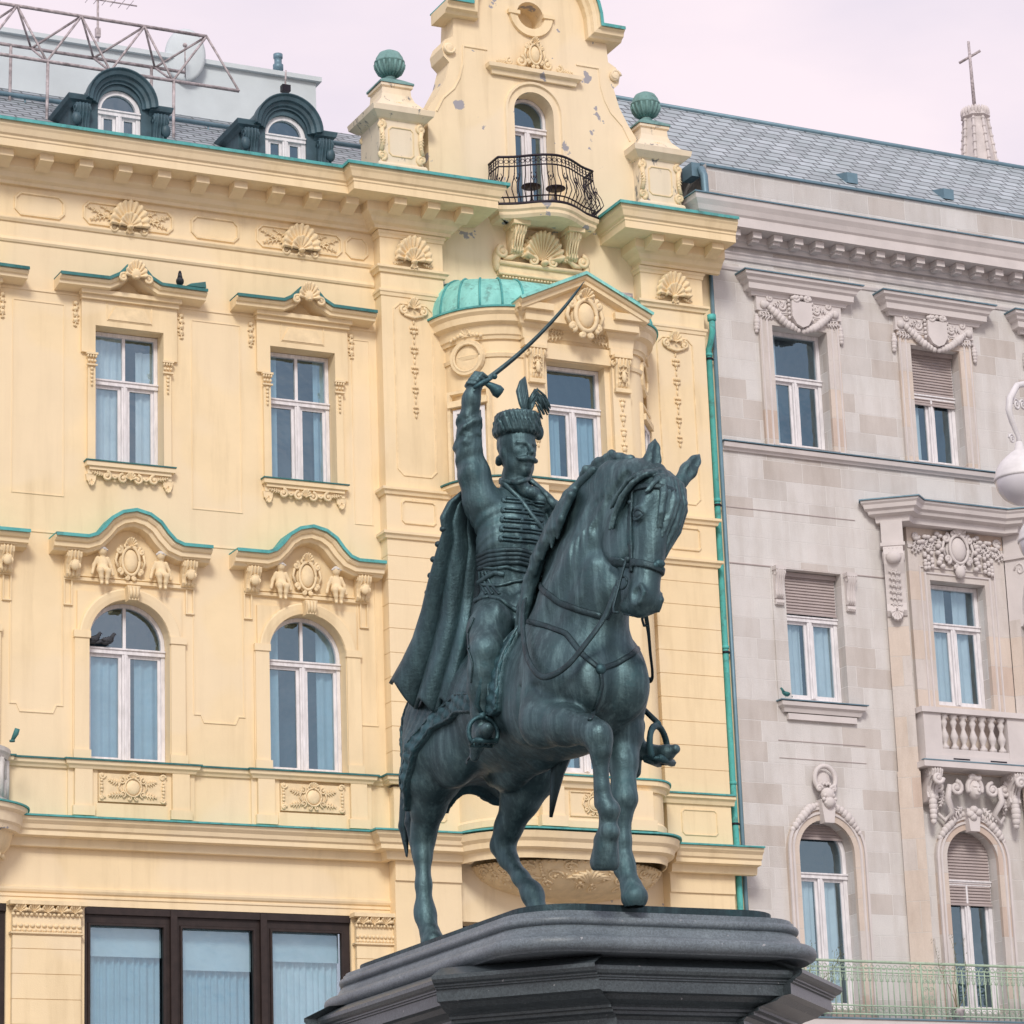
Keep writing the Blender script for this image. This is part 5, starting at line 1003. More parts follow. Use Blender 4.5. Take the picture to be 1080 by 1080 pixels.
mb = MB()      # mask between scrolls
MK = Vol((-.2, -.3, -.35), (.35, .3, .4), .012); MK.ell((.05, 0, .02), (.14, .13, .19), .02); MK.ell((.15, 0, -.06), (.05, .055, .05), .03); MK.cap((.17, 0, .06), (.22, 0, -.02), .018, .026, .02); MK.cap((.17, -.04, -.085), (.17, .04, -.085), .014, .014, .012)
for q in (-1, 1): MK.ell((.165, q*.05, .045), (.03, .032, .018), .012, 'sub'); MK.ell((.150, q*.05, .04), (.02, .022, .014), .006); MK.cap((.18, q*.02, .08), (.15, q*.09, .085), .012, .01, .012)
for k in range(24): a_ = R(-20+220*k/23); MK.ell((.06, .17*math.cos(a_), .06+.20*math.sin(a_)), (.06, .045, .045), .015)
for k in range(7): MK.ell((.10, -.12+.04*k, .27+.02*math.sin(k)), (.05, .03, .06), .01)
MK.mesh('mask', 'stone_plain', bl_, sc=1.0, loc=(bc_, -.26, 13.32))
for s_ in (-1, 1):
    spiral(mb, bc_+s_*.44, -.30, 13.36, .15, s_, 1.5, .05, 90); mb.tube([(bc_+s_*.60, -.32, 13.42), (bc_+s_*.66, -.30, 13.15), (bc_+s_*.50, -.22, 12.88), (bc_+s_*.66, -.16, 12.72), (bc_+s_*.80, -.14, 12.86)], [.05, .07, .06, .05, .03], 7); spiral(mb, bc_+s_*.80, -.2, 13.40, .15, -s_, 1.5, .05, 90); leaf(mb, (bc_+s_*.25, 13.0), (bc_+s_*.58, 12.76), -.16, .2, .05); leaf(mb, (bc_+s_*.7, 13.3), (bc_+s_*.8, 12.98), -.2, .16, .05); chain(mb, [(bc_+s_*.84, 13.25), (bc_+s_*.82, 12.92)], -.1, .05, 5)
for k in range(4): mb.ell((bc_+.12*math.sin(k*2), -.24, 12.96-.05*k), (.10, .07, .08), 8, 5)
mb.build('relief', 'stone_plain', bl_)
# round-headed windows with shell keystones
for i, (c, w) in enumerate(AW):
    mb = MB(); holed(mb, [(c-w-.26, 8.7), (c+w+.26, 8.7)]+arc(c, 11.96, w+.26, 0, 180, 22), [arched(c, w-.001, 8.902, 11.96, w-.001)], -.08, .08, .08); s = mb.build('window_surround', 'stone_warm')
    mb = MB(); mb.sweep([(c-w-.14, -.08, 8.8)]+[(p[0], -.08, p[1]) for p in arc(c, 11.96, w+.14, 180, 0, 22)]+[(c+w+.14, -.08, 8.8)], [(-.03, 0), (-.02, .03), (.02, .03), (.03, 0)], (0, -1, 0)); mb.sweep([(c-w-.24, -.08, 8.8)]+[(p[0], -.08, p[1]) for p in arc(c, 11.96, w+.24, 180, 0, 22)]+[(c+w+.24, -.08, 8.8)], [(-.02, 0), (-.02, .045), (.03, .045), (.03, 0)], (0, -1, 0)); mb.build('archivolt', 'stone_plain', s)
    mb = MB(); mb.poly([(c-.17, 12.98), (c+.17, 12.98), (c+.11, 12.52), (c-.11, 12.52)], -.24, -.05); k_ = mb.build('keystone', 'stone_plain', s)
    for s_ in (-1, 1): mb = MB(); chain(mb, [(c+s_*.14, 12.90), (c+s_*.38, 12.80), (c+s_*.62, 12.56), (c+s_*.80, 12.34)], -.06, .072, 9); mb.build('garland', 'stone_plain', s)
    if i == 0:
        mb = MB()
        mb.tube([(c+.24*math.cos(R(-50+280*k/18)), -.16, 13.40+.26*math.sin(R(-50+280*k/18))) for k in range(19)], [.05]*19, 7); spiral(mb, c-.16, -.18, 13.20, .07, 1, 1.2, .035); spiral(mb, c+.16, -.18, 13.20, .07, -1, 1.2, .035, 180)
        for k in range(7): mb.ell((c-.12+.04*k, -.14, 13.30+.02*(k % 2)), (.03, .03, .04), 6, 4)
        mb.ell((c, -.05, 13.38), (.20, .08, .22)); mb.ell((c, -.22, 13.08), (.15, .12, .14)); mb.ell((c, -.26, 12.92), (.12, .10, .12))
        for k in range(8): mb.ell((c+.13*math.cos(k*.8), -.28, 12.98+.10*math.sin(k*.8)), .045, 6, 4)
        mb.build('shell_ornament', 'stone_plain', s)
    window(gb, c, w-.005, 8.92, 12.59, .26, arch=w-.005, trans=11.55, top_mull=False, curt=('curtain', [(-.95, -.15, .74), (.2, .75, .74)]) if i != 1 else ('curtain', [(-.95, -.5, .6)]), blind=1.45 if i == 1 else (.28 if i == 0 else 0), room=.7, fw=.085)
window(gb, 11.95, .645, 15.01, 17.66, .22, trans=16.72, top_mull=False, curt=('curtain', [(-.95, -.2, 1)]), room=.7, fw=.08)
for c, w in AW: window(gb, c, .635, 4.01, 7.99, .24, trans=6.9, top_mull=False, curt=('curtain', [(-.95, .95, .6)]), room=.7, fw=.08)
# long iron balcony
mb = MB(); mb.box(.3, 22, -1.15, 0, 8.45, 8.58); mb.box(.3, 22, -1.05, 0, 8.30, 8.45); ib = mb.build('balcony_slab', 'stone_plain'); mb = MB(); mb.box(.27, 22, -1.18, 0, 8.582, 8.61); mb.build('slab_flashing', 'slate_pipe', ib)
mb = MB(); yb_ = -1.0
for z, r in ((9.70, .028), (9.50, .014), (9.58, .010), (8.86, .016), (8.70, .018)): mb.tube([(.45, yb_, z), (22, yb_, z)], r, 6)
mb.tube([(.45, 0, 9.70), (.45, yb_, 9.70)], .028, 6)
for k in range(8): x = .5+.0+2.69*k; mb.tube([(x, yb_, 8.6), (x, yb_, 9.70)], .022, 6)
rl = mb.build('iron_railing', 'iron_green', ib)
bars = []
for k in range(98):
    x = .55+.133*k; mb = MB(); mb.tube([(x, yb_, 8.64), (x, yb_, 9.60)], .013, 5); r_ = .045
    for z, rr_ in ((9.60, .045), (8.78, .042)): mb.tube([(x+.066+rr_*math.cos(t), yb_, z+rr_*math.sin(t)) for t in [2*math.pi*j/8 for j in range(9)]], .008, 4)
    for s_ in (-1, 1): mb.tube([(x, yb_, 9.30), (x+s_*.045, yb_, 9.40), (x+s_*.05, yb_, 9.46), (x+s_*.02, yb_, 9.44)], .008, 4); mb.ell((x+s_*.03, yb_, 9.34), .014, 5, 3)
    mb.ell((x, yb_, 9.34), (.016, .016, .03), 5, 4)
    if k % 20 in (0, 1):
        for z in (8.9, 9.05, 9.2, 9.35): spiral(mb, x+.06, yb_, z, .06, 1 if z > 9.1 else -1, 1.3, .008, 0, 10)
    bars.append(mb.build('railing_bar', 'iron_green', rl))
MB = _MB
# ================================================================== EQUESTRIAN STATUE
# modelled in life units: F forward, L the horse's left, U up; the bronze is S times life size
S = 1.55; SO = Vector((11.15, -29.6, 5.40))
def w2(F, L, U): return Vector((SO.x+S*L, SO.y-S*F, SO.z+S*U))
statue = empty('equestrian_statue', SO)
tag(statue, 'green-black bronze horseman raising a sabre, one foreleg of the horse lifted', 'statue')

def sp(p): return Vector((S*p[1], -S*p[0], S*p[2]))      # life units -> statue space
def J(x, y, F):          # life-unit point at a given forward distance on the sight line of a photo pixel
    d = FW+RT*(x-540)/FPX-UP*(y-540)/FPX; t = (SO.y-S*F-CAM[1])/d[1]; p = (CAM+t*d-np.array(SO))/S; return (F, p[0], p[2])
def along(path, t):
    t = max(0, min(.9999, t))*(len(path)-1); i = int(t); f = t-i; return np.array(path[i])*(1-f)+np.array(path[i+1])*f
# ------------------------------------------------------------- horse body
H = Vol((-1.42, -.52, -.02), (1.5, .52, 2.36), .0085)
# trunk
H.ell((-.80, 0, 1.22), (.34, .335, .335), .02)
H.ell((-.66, 0, 1.38), (.36, .24, .20), .12)
H.ell((-.15, 0, 1.19), (.62, .345, .36), .16)
H.ell((.35, 0, 1.17), (.42, .305, .36), .14)
H.ell((.56, -.01, 1.16), (.29, .285, .33), .10)
H.cap((.15, 0, 1.36), (.42, 0, 1.48), .16, .16, .12)                     # withers
for s in (-1, 1):
    H.ell((.75, s*.112, 1.11), (.14, .118, .19), .04)                       # pectorals
    H.ell((.50, s*.215, 1.14), (.19, .11, .27), .08)                       # shoulder
    H.ell((.34, s*.25, 1.02), (.16, .09, .16), .08)                       # triceps
    H.cap((.42, s*.16, 1.44), (.67, s*.165, 1.12), .09, .09, .08)
    H.ell((-.88, s*.19, 1.12), (.25, .16, .29), .10)                      # thigh / buttock
    H.ell((-.62, s*.22, 1.02), (.20, .13, .20), .09)
H.cap((-.60, 0, .86), (.0, 0, .86), .03, .05, .08); H.ell((-.38, 0, .84), (.17, .07, .07), .05)
# neck, bent a little to the left
nk = [(.38, 0, 1.40, .26, .95), (.52, .0, 1.56, .245, .86), (.62, .01, 1.74, .225, .74), (.72, .03, 1.90, .20, .66), (.83, .06, 2.03, .165, .62), (.95, .10, 2.10, .13, .66), (1.05, .14, 2.10, .10, .8)]
for p, q in zip(nk, nk[1:]):
    H.cap(p[:3], q[:3], p[3], q[3], .06, lat=(p[4]+q[4])/2)
cr_ = [(.30, -.02, 1.66, .10), (.40, -.02, 1.86, .09), (.54, 0, 2.03, .078), (.68, .03, 2.14, .066), (.84, .06, 2.18, .055), (.98, .11, 2.12, .05)]
H.chain(cr_, .10)
H.cap((.62, 0, 1.38), (.80, .01, 1.58), .20, .14, .10, lat=.85); H.cap((.80, .01, 1.58), (.88, .06, 1.82), .14, .10, .06, lat=.7)
H.cap((.50, -.19, 1.50), (.80, -.07, 1.88), .05, .045, .07)                # brachiocephalic muscle
H.cap((.62, -.17, 1.34), (.84, -.07, 1.70), .04, .035, .05)
# head frame
HP = np.array((1.10, .15, 2.085)); HM = np.array((1.11, .01, 1.385)); HA = (HM-HP); HLn = np.linalg.norm(HA); HA = HA/HLn
_f = np.array((math.cos(R(16)), math.sin(R(16)), 0)); _f = _f-HA*(_f@HA); HF = _f/np.linalg.norm(_f); HS = np.cross(HA, HF); HS = HS if HS[1] < 0 else -HS
def hd(a, b, c): return HP+HA*a+HF*b+HS*c          # a down the face, b to the front, c to the horse's right
HR_ = np.array([HA, HF, HS])
H.ell(hd(.11, -.03, 0), (.175, .12, .102), .05, rot=HR_)
H.cap(hd(.06, .045, 0), hd(.56, .045, 0), .085, .058, .05)
H.cap(hd(.10, .0, 0), hd(.58, .01, 0), .098, .060, .05)
for s in (-1, 1):
    H.ell(hd(.27, -.125, s*.062), (.172, .140, .056), .02, rot=HR_)      # cheek
    H.cap(hd(.14, .055, s*.085), hd(.22, .045, s*.092), .032, .028, .03)     # brow
    H.ell(hd(.225, .030, s*.112), (.040, .044, .030), .014, 'sub', rot=HR_)
    H.ell(hd(.225, .032, s*.092), (.030, .032, .026), .004, rot=HR_)        # eyeball
    H.chain([(*hd(.218, .070, s*.100), .008), (*hd(.192, .048, s*.112), .012), (*hd(.190, .018, s*.114), .012), (*hd(.214, -.006, s*.108), .008)], .008)  # upper lid
    H.chain([(*hd(.218, .070, s*.100), .006), (*hd(.250, .050, s*.106), .007), (*hd(.252, .015, s*.108), .007), (*hd(.222, -.006, s*.106), .006)], .008)
    H.cap(hd(.30, .01, s*.078), hd(.47, .0, s*.062), .014, .010, .02)         # facial crest
    H.ell(hd(.655, .055, s*.052), (.045, .035, .028), .02, rot=HR_)
    pass
    H.cap(hd(.54, -.05, s*.050), hd(.70, -.02, s*.045), .006, .008, .012, 'sub')  # mouth line
for s in (-1, 1):      # groove behind the jaw
    gr = [hd(-.02, -.10, s*.105), hd(.10, -.20, s*.12), hd(.24, -.272, s*.125), hd(.38, -.262, s*.12), hd(.47, -.18, s*.10)]
    for p, q in zip(gr, gr[1:]): H.cap(p, q, .020, .020, .03, 'sub')
    for o_ in (.045, .085, .125):
        g2 = [hd(.05+o_*.5, -.21-o_, s*.118), hd(.20+o_*.5, -.29-o_, s*.13), hd(.36+o_, -.29-o_, s*.13), hd(.48+o_, -.22-o_, s*.11)]
        for p, q in zip(g2, g2[1:]): H.cap(p, q, .010, .010, .018, 'sub')
H.cap(hd(.30, -.13, 0), hd(.60, -.085, 0), .060, .042, .05)
H.ell(hd(.64, .03, 0), (.085, .075, .068), .05, rot=HR_); H.ell(hd(.69, .0, 0), (.045, .055, .055), .03, rot=HR_)
H.ell(hd(.665, -.085, 0), (.042, .036, .042), .03, rot=HR_)
for s in (-1, 1):
    H.ell(hd(.650, .055, s*.080), (.046, .032, .030), .010, 'sub', rot=HR_); H.chain([(*hd(.60, .075, s*.070), .010), (*hd(.64, .098, s*.060), .012), (*hd(.695, .080, s*.064), .011)], .010)
    H.cap(hd(.54, -.045, s*.060), hd(.72, -.03, s*.050), .008, .012, .012, 'sub')
# ears
for b_px, t_px in (((686, 500), (691, 463)), ((718, 508), (738, 479))):
    b0 = np.array(J(*b_px, 1.07)); t0 = np.array(J(*t_px, 1.03)); m0 = b0*.52+t0*.48; o_ = np.array((.0, .0, 0))
    H.cap(b0-(t0-b0)*.35, b0, .036, .036, .03); H.cap(b0, b0*.6+t0*.4, .036, .046, .015); H.cap(b0*.6+t0*.4, b0*.25+t0*.75, .046, .032, .012); H.cap(b0*.25+t0*.75, t0, .032, .006, .012)
    fr = np.array((.90, .05, .0)); H.cap(b0*.78+t0*.22+fr*.048, b0*.40+t0*.60+fr*.046, .020, .024, .006, 'sub'); H.cap(b0*.40+t0*.60+fr*.046, b0*.12+t0*.88+fr*.026, .024, .006, .006, 'sub')
# legs: (F, L, U, r)
H.chain([(.50, -.22, 1.06, .13), (.56, -.255, .93, .125), (.76, -.235, .87, .098), (.93, -.205, .815, .072), (1.0, -.19, .775, .066), (1.01, -.18, .70, .056)], .04)
H.ell((.58, -.30, .90), (.10, .04, .08), .05); H.cap((.60, -.31, .86), (.86, -.25, .80), .030, .022, .03)
H.chain([(1.005, -.178, .74, .058), (.995, -.176, .66, .042), (.99, -.170, .52, .036), (.99, -.158, .44, .043), (.995, -.14, .405, .052), (.97, -.137, .345, .040), (.955, -.135, .30, .045)], .02)
H.cap((.965, -.178, .70), (.945, -.17, .44), .020, .024, .02)             # back tendon
H.cap((.945, -.133, .275), (.905, -.130, .165), .056, .074, .012)
H.chain([(.48, .20, 1.05, .13), (.56, .185, .90, .105), (.60, .16, .74, .075), (.62, .145, .60, .060), (.63, .14, .54, .064), (.62, .135, .47, .045), (.62, .13, .33, .038), (.615, .13, .225, .048), (.62, .13, .19, .052), (.655, .135, .12, .042), (.67, .135, .09, .050)], .03)
H.cap((.585, .135, .50), (.59, .13, .25), .022, .026, .02)
H.cap((.675, .135, .085), (.70, .135, .035), .056, .070, .015)
H.chain([(-.80, -.22, 1.05, .19), (-.88, -.235, .92, .145), (-.96, -.23, .78, .095), (-1.03, -.225, .67, .068), (-1.06, -.225, .60, .062), (-1.04, -.235, .52, .047), (-1.015, -.245, .36, .040), (-1.00, -.25, .22, .050), (-.985, -.25, .175, .052), (-.955, -.25, .11, .042), (-.94, -.25, .085, .05)], .04)
H.cap((-.98, -.22, .86), (-1.11, -.225, .645), .035, .026, .03); H.cap((-1.10, -.225, .63), (-1.04, -.245, .25), .024, .024, .02)
H.cap((-.935, -.25, .08), (-.905, -.25, .03), .055, .068, .015)
H.chain([(-.62, .20, 1.02, .20), (-.46, .17, .90, .145), (-.52, .12, .76, .105), (-.62, .09, .62, .072), (-.68, .08, .53, .063), (-.64, .09, .45, .048), (-.53, .11, .33, .041), (-.45, .125, .25, .050), (-.43, .13, .215, .052), (-.395, .135, .13, .043), (-.385, .135, .09, .05)], .04)
H.cap((-.60, .11, .80), (-.735, .08, .565), .035, .028, .03); H.cap((-.73, .08, .55), (-.50, .12, .27), .024, .024, .02)
H.cap((-.38, .135, .085), (-.35, .135, .03), .055, .068, .015)
for a_, b_, r_ in (((.60, -.335, 1.10), (.76, -.30, 1.01), .016), ((.76, -.30, 1.01), (.92, -.20, .925), .014), ((.46, -.34, 1.12), (.44, -.35, .95), .014), ((.66, -.325, .92), (.86, -.27, .86), .008), ((.62, -.33, .865), (.84, -.265, .805), .007)): H.cap(a_, b_, r_, r_, .03, 'sub')
for c_ in ((1.012, -.185, .775), (.635, .14, .545)): H.ell(c_, (.062, .058, .070), .02)
for c_ in ((-1.065, -.225, .60), (-.685, .085, .535)): H.ell(c_, (.060, .050, .075), .02)
H.ell((.88, -.125, .055), (.12, .12, .075), .008, 'sub')                # flat sole of the lifted hoof
for p, q in (((.98, -.135, .30), (.915, -.135, .265)),): H.cap(p, q, .052, .052, .01)
horse, hb = H.mesh('horse', 'bronze', statue, bvh=True, smooth=2)

# ------------------------------------------------------------- helper: lay a strip along the cast surface
def drape(mb, pts, bvh, w=.02, th=.008, flat=True, lift=.004, n=14):
    """pts in photo pixels name the line of sight; the strip itself lies on the surface it meets"""
    P = []
    for (x0, y0), (x1, y1) in zip(pts, pts[1:]):
        for i in range(n): P.append((x0+(x1-x0)*i/n, y0+(y1-y0)*i/n))
    P.append(pts[-1]); out_ = []; o = Vector(CAM)-SO
    for x, y in P:
        d = Vector(FW+RT*(x-540)/FPX-UP*(y-540)/FPX).normalized(); h = bvh.ray_cast(o, d)
        if h[0] is not None: out_.append((h[0], h[1]))
    if len(out_) < 3: return
    C = [Vector(p[0]) for p in out_]; N = [Vector(p[1]) for p in out_]
    for _ in range(3):
        C = [C[0]]+[(C[i-1]+C[i]*2+C[i+1])/4 for i in range(1, len(C)-1)]+[C[-1]]
        N = [N[0]]+[((N[i-1]+N[i]*2+N[i+1])/4).normalized() for i in range(1, len(N)-1)]+[N[-1]]
    vs = []; k = 8
    for i in range(len(C)):
        t = (C[min(i+1, len(C)-1)]-C[max(i-1, 0)]).normalized(); b = t.cross(N[i]).normalized(); nn = b.cross(t).normalized()
        for q in range(k):
            a = 2*math.pi*q/k; vs.append(C[i]+nn*lift*S+b*math.cos(a)*w*S*.5+nn*math.sin(a)*th*S*.5)
    mb.add(vs, [(i*k+q, i*k+(q+1) % k, (i+1)*k+(q+1) % k, (i+1)*k+q) for i in range(len(C)-1) for q in range(k)]+[tuple(range(k)), tuple((len(C)-1)*k+q for q in range(k))], True)
def sp(p): return Vector((S*p[1], -S*p[0], S*p[2]))      # life units -> statue space

# ------------------------------------------------------------- mane, forelock, tail
Mn = Vol((.05, -.35, 1.35), (1.35, .45, 2.42), .0075)
crest = [(.16, -.03, 1.62), (.24, -.05, 1.78), (.36, -.05, 1.97), (.50, -.02, 2.12), (.66, .02, 2.225), (.84, .06, 2.265), (.96, .10, 2.20)]
for i in range(38):
    t = i/37; p = along(crest, t); q = along(crest, t+.03)-along(crest, t-.03)
    if np.linalg.norm(q) < 1e-6: continue
    q /= np.linalg.norm(q); up_ = np.array((-q[2], 0, q[0])); L_ = .045+.02*rng.random()
    if up_[2] < 0 and t > .6: up_ = -up_
    tilt = np.array((0, -.35-.5*rng.random(), 0))
    Mn.chain([(*(p-up_*.05), .030), (*p, .028), (*(p+(up_+tilt)*L_*.6), .020+.006*rng.random())], .012)
# heavy locks falling on the near side, from mid-crest to the withers
for i in range(17):
    t = .02+.60*i/16; p = along(crest, t); j_ = rng.random
    a = p+np.array((.0, -.06, -.02)); b = a+np.array((.05+.02*j_(), -.065, -.07)); c = b+np.array((-.05-.03*j_(), -.035, -.10-.03*j_())); d = c+np.array((-.05, .0, -.09))
    Mn.chain([(*a, .026), (*b, .024), (*c, .020), (*d, .008)], .014)
Mn.chain([(.78, -.03, 2.22, .022), (.60, -.09, 2.13, .026), (.45, -.13, 1.98, .028), (.36, -.17, 1.80, .03), (.30, -.21, 1.62, .03), (.27, -.23, 1.47, .02)], .02)
Mn.mesh('mane', 'bronze', horse, smooth=1)
Fl = Vol((.80, -.25, 1.60), (1.45, .55, 2.42), .0065)
def lock(V, pts, r0, r1, k=.012):
    n = len(pts); V.chain([(*p, r0+(r1-r0)*i/(n-1)) for i, p in enumerate(pts)], k)
top = hd(-.055, .02, 0)
for c0, pts in ((0, [(-.05, .02, .0), (-.02, .07, .05), (.0, .06, .095), (.045, .01, .125), (.11, -.055, .13), (.20, -.105, .125), (.27, -.12, .12)]),
                (1, [(-.06, .0, .01), (-.02, .06, .06), (-.005, .03, .105), (.03, -.03, .125), (.09, -.09, .125), (.15, -.13, .12)]),
                (2, [(-.04, .04, .02), (.01, .10, .045), (.05, .105, .075), (.10, .09, .095)]),
                (3, [(-.05, .03, -.02), (.02, .12, -.02), (.12, .150, -.03), (.22, .140, -.02), (.32, .115, -.01)]),
                (4, [(-.05, .03, -.04), (.02, .11, -.07), (.12, .135, -.09), (.24, .125, -.08), (.36, .095, -.06), (.43, .085, -.04)]),
                (5, [(-.04, .03, -.06), (.03, .09, -.11), (.14, .10, -.13), (.26, .09, -.115), (.36, .07, -.08)]),
                (6, [(-.05, .03, 0), (.02, .115, .02), (.10, .14, .03), (.20, .135, .025), (.27, .12, .01)])):
    for dv in ((0, 0, 0), (.010, .010, .014), (-.009, .006, -.014), (.018, 0, .026), (-.018, -.002, -.026)):
        lock(Fl, [hd(p[0]+dv[0], p[1]-.012+dv[1], p[2]+dv[2]) for i_, p in enumerate(pts)], .0155, .008, .004)
lock(Fl, [hd(-.05, -.04, 0), hd(-.055, .01, 0), hd(-.01, .06, 0)], .045, .035)
Fl.mesh('forelock', 'bronze', horse, smooth=1)
Tl = Vol((-1.5, -.45, .35), (-.9, .1, 1.5), .009)
for i in range(11):
    o_ = rng.normal(0, .022, 3); o_[2] = 0
    Tl.chain([(*(np.array((-1.02, -.04, 1.40))+o_*.5), .04), (*(np.array((-1.16, -.10, 1.25))+o_), .045), (*(np.array((-1.22, -.17, .98))+o_*1.6), .042), (*(np.array((-1.19, -.20, .72))+o_*2), .03), (*(np.array((-1.16, -.20, .50+.05*rng.random()))+o_*2), .008)], .016)
Tl.mesh('tail', 'bronze_dark', horse)

# ------------------------------------------------------------- saddle blanket: a shell round the body
sl_, (X, Y, Z) = H._box(H.lo, H.lo+H.n*H.h)
X, Y, Z = np.broadcast_arrays(X, Y, Z)
lowb = np.interp(X[:, 0, 0], [-1.3, -1.09, -.99, -.90, -.76, -.60, -.30, -.05, .10, .19, .24], [.95, .82, .75, .83, .98, 1.12, 1.15, 1.10, 1.05, 1.06, 1.2]).astype(np.float32)[:, None, None]
wob = .012*np.sin(X*38)+.010*np.sin(Z*33+1)
reg = np.maximum(np.maximum(lowb-Z, X-.22), -(X+1.085)+np.zeros_like(Z))
def shell(t, region, inner=.02): return np.maximum(np.maximum(H.a-t, -(H.a+inner)), region).astype(np.float32)
bl = shell(.024+.0035*np.sin(X*80+Z*40)*np.sin(Z*85-X*30), reg)
H.mesh('saddle_blanket', 'bronze_cloth', horse, a=bl, smooth=1)
# raised border band along its edge
reg2 = np.maximum(reg, -(reg+.075)); bd = shell(.032, np.maximum(reg2, -(reg+.072)-.0), -.012)
edge = H.mesh('blanket_border', 'bronze_teal', horse, a=np.maximum(shell(.030+.009*np.sin(X*62+Z*20)*np.sin(Z*66-X*12), reg, -.010), -(reg+.115)).astype(np.float32), smooth=1)
H.mesh('border_braid', 'bronze_cloth', edge, a=np.maximum(shell(.036, reg+.098, -.015), -(reg+.112)).astype(np.float32), smooth=1)
edge2 = H.mesh('border_braid', 'bronze_cloth', edge, a=np.maximum(shell(.037, reg+.003, -.015), -(reg+.020)).astype(np.float32), smooth=1)

# ------------------------------------------------------------- harness
mb = MB()
drape(mb, [(552, 654), (575, 660), (597, 668), (614, 690), (633, 706)], hb, .030, .014)
drape(mb, [(633, 706), (650, 700), (667, 690), (681, 676)], hb, .030, .014)
drape(mb, [(633, 706), (635, 722), (630, 742), (622, 760)], hb, .024, .014)
brst = mb.build('breast_strap', 'bronze_dark', horse)
mb = MB(); drape(mb, [(568, 612), (572, 622), (590, 636), (612, 644), (634, 650)], hb, .034, .014); mb.build('neck_strap', 'bronze_dark', horse)
mb = MB(); h = hb.ray_cast(Vector(CAM)-SO, Vector(FW+RT*(633-540)/FPX-UP*(706-540)/FPX).normalized()); mb.ell(h[0]+h[1]*.01, (.045, .03, .045)); mb.build('rosette', 'bronze_teal', brst)
# bridle as shells of the head
q = [X-HP[0], Y-HP[1], Z-HP[2]]; A_ = sum(HA[i]*q[i] for i in range(3)); B_ = sum(HF[i]*q[i] for i in range(3)); C_ = sum(HS[i]*q[i] for i in range(3))
hh = np.maximum(np.abs(C_)-.16, np.abs(A_-.30)-.36)
hh = np.maximum(hh, np.maximum(B_-.2, -.30-B_))
nose = np.maximum(np.abs(A_-.47-.22*B_)-.020, -.17-B_)
cheek = np.maximum(np.abs(B_+.035-.06*(A_-.1)+.0*C_)-.014, np.maximum(A_-.52, -.02-A_))
throat = np.maximum(np.abs(A_-.035-.55*(-B_-.05))-.011, B_-.03)
brow = np.maximum(np.abs(A_-.075)-.016, -.06-B_)
br_ = shell(.013, np.maximum(hh, np.minimum(np.minimum(nose, cheek), brow)), .006)
bridle = H.mesh('bridle', 'bronze_dark', horse, a=br_, smooth=0)
for s in (1, -1):
    mb = MB(); c = hd(.225, .030, s*.100); E3 = Matrix([list(sp(hd(0, 0, s))-sp(hd(0, 0, 0))), list(sp(hd(1, 0, 0))-sp(hd(0, 0, 0))), list(sp(hd(0, 1, 0))-sp(hd(0, 0, 0)))]).transposed(); E3 = E3*(1/S)
    mb.ell(sp(c), (.024*S, .027*S, .031*S), 16, 10, E3)
    for up_, r_ in ((-1, .011), (1, .008)):
        mb.tube([sp(hd(.225+up_*.030*math.sin(math.pi*t/8)+.004, .068-.078*t/8, s*(.104+.012*math.sin(math.pi*t/8)))) for t in range(9)], [r_*S*(.5+.5*math.sin(math.pi*t/8)) for t in range(9)], 7)
    mb.tube([sp(hd(.178, .075, s*.090)), sp(hd(.172, .035, s*.108)), sp(hd(.190, -.01, s*.110))], [.012, .022, .012], 7)
    mb.build('eye', 'bronze_dark', horse)
mb = MB()
for s in (1, -1):
    c = sp(hd(.575, -.045, s*.088)); ax = Vector(sp(hd(0, 0, s))-sp(hd(0, 0, 0))).normalized()
    rot = ax.to_track_quat('Z', 'Y').to_matrix()
    mb.tube([c+rot@Vector((.052*math.cos(t), .052*math.sin(t), 0)) for t in [2*math.pi*i/16 for i in range(17)]], .010, 6)
    mb.tube([sp(hd(.44, -.03, s*.092)), sp(hd(.52, -.045, s*.096)), sp(hd(.70, -.075, s*.10)), sp(hd(.735, -.06, s*.105)), sp(hd(.74, -.03, s*.10))], .011, 6)
    mb.ell(sp(hd(.45, -.03, s*.085)), .028); mb.ell(sp(hd(.15, -.035, s*.115)), .024)
mb.tube([sp(hd(.665, .10, .02)), sp(hd(.70, .07, .02)), sp(hd(.735, -.01, .02)), sp(hd(.72, -.06, .04))], .008)
mb.build('bit', 'bronze_dark', bridle)
mb = MB()
for s in (1, -1): mb.ell(sp(hd(.485, .105, s*.02)), (.03, .03, .03))
mb.ell(sp(hd(.47, .115, 0)), (.05, .03, .035)); mb.build('noseband_boss', 'bronze_teal', bridle)
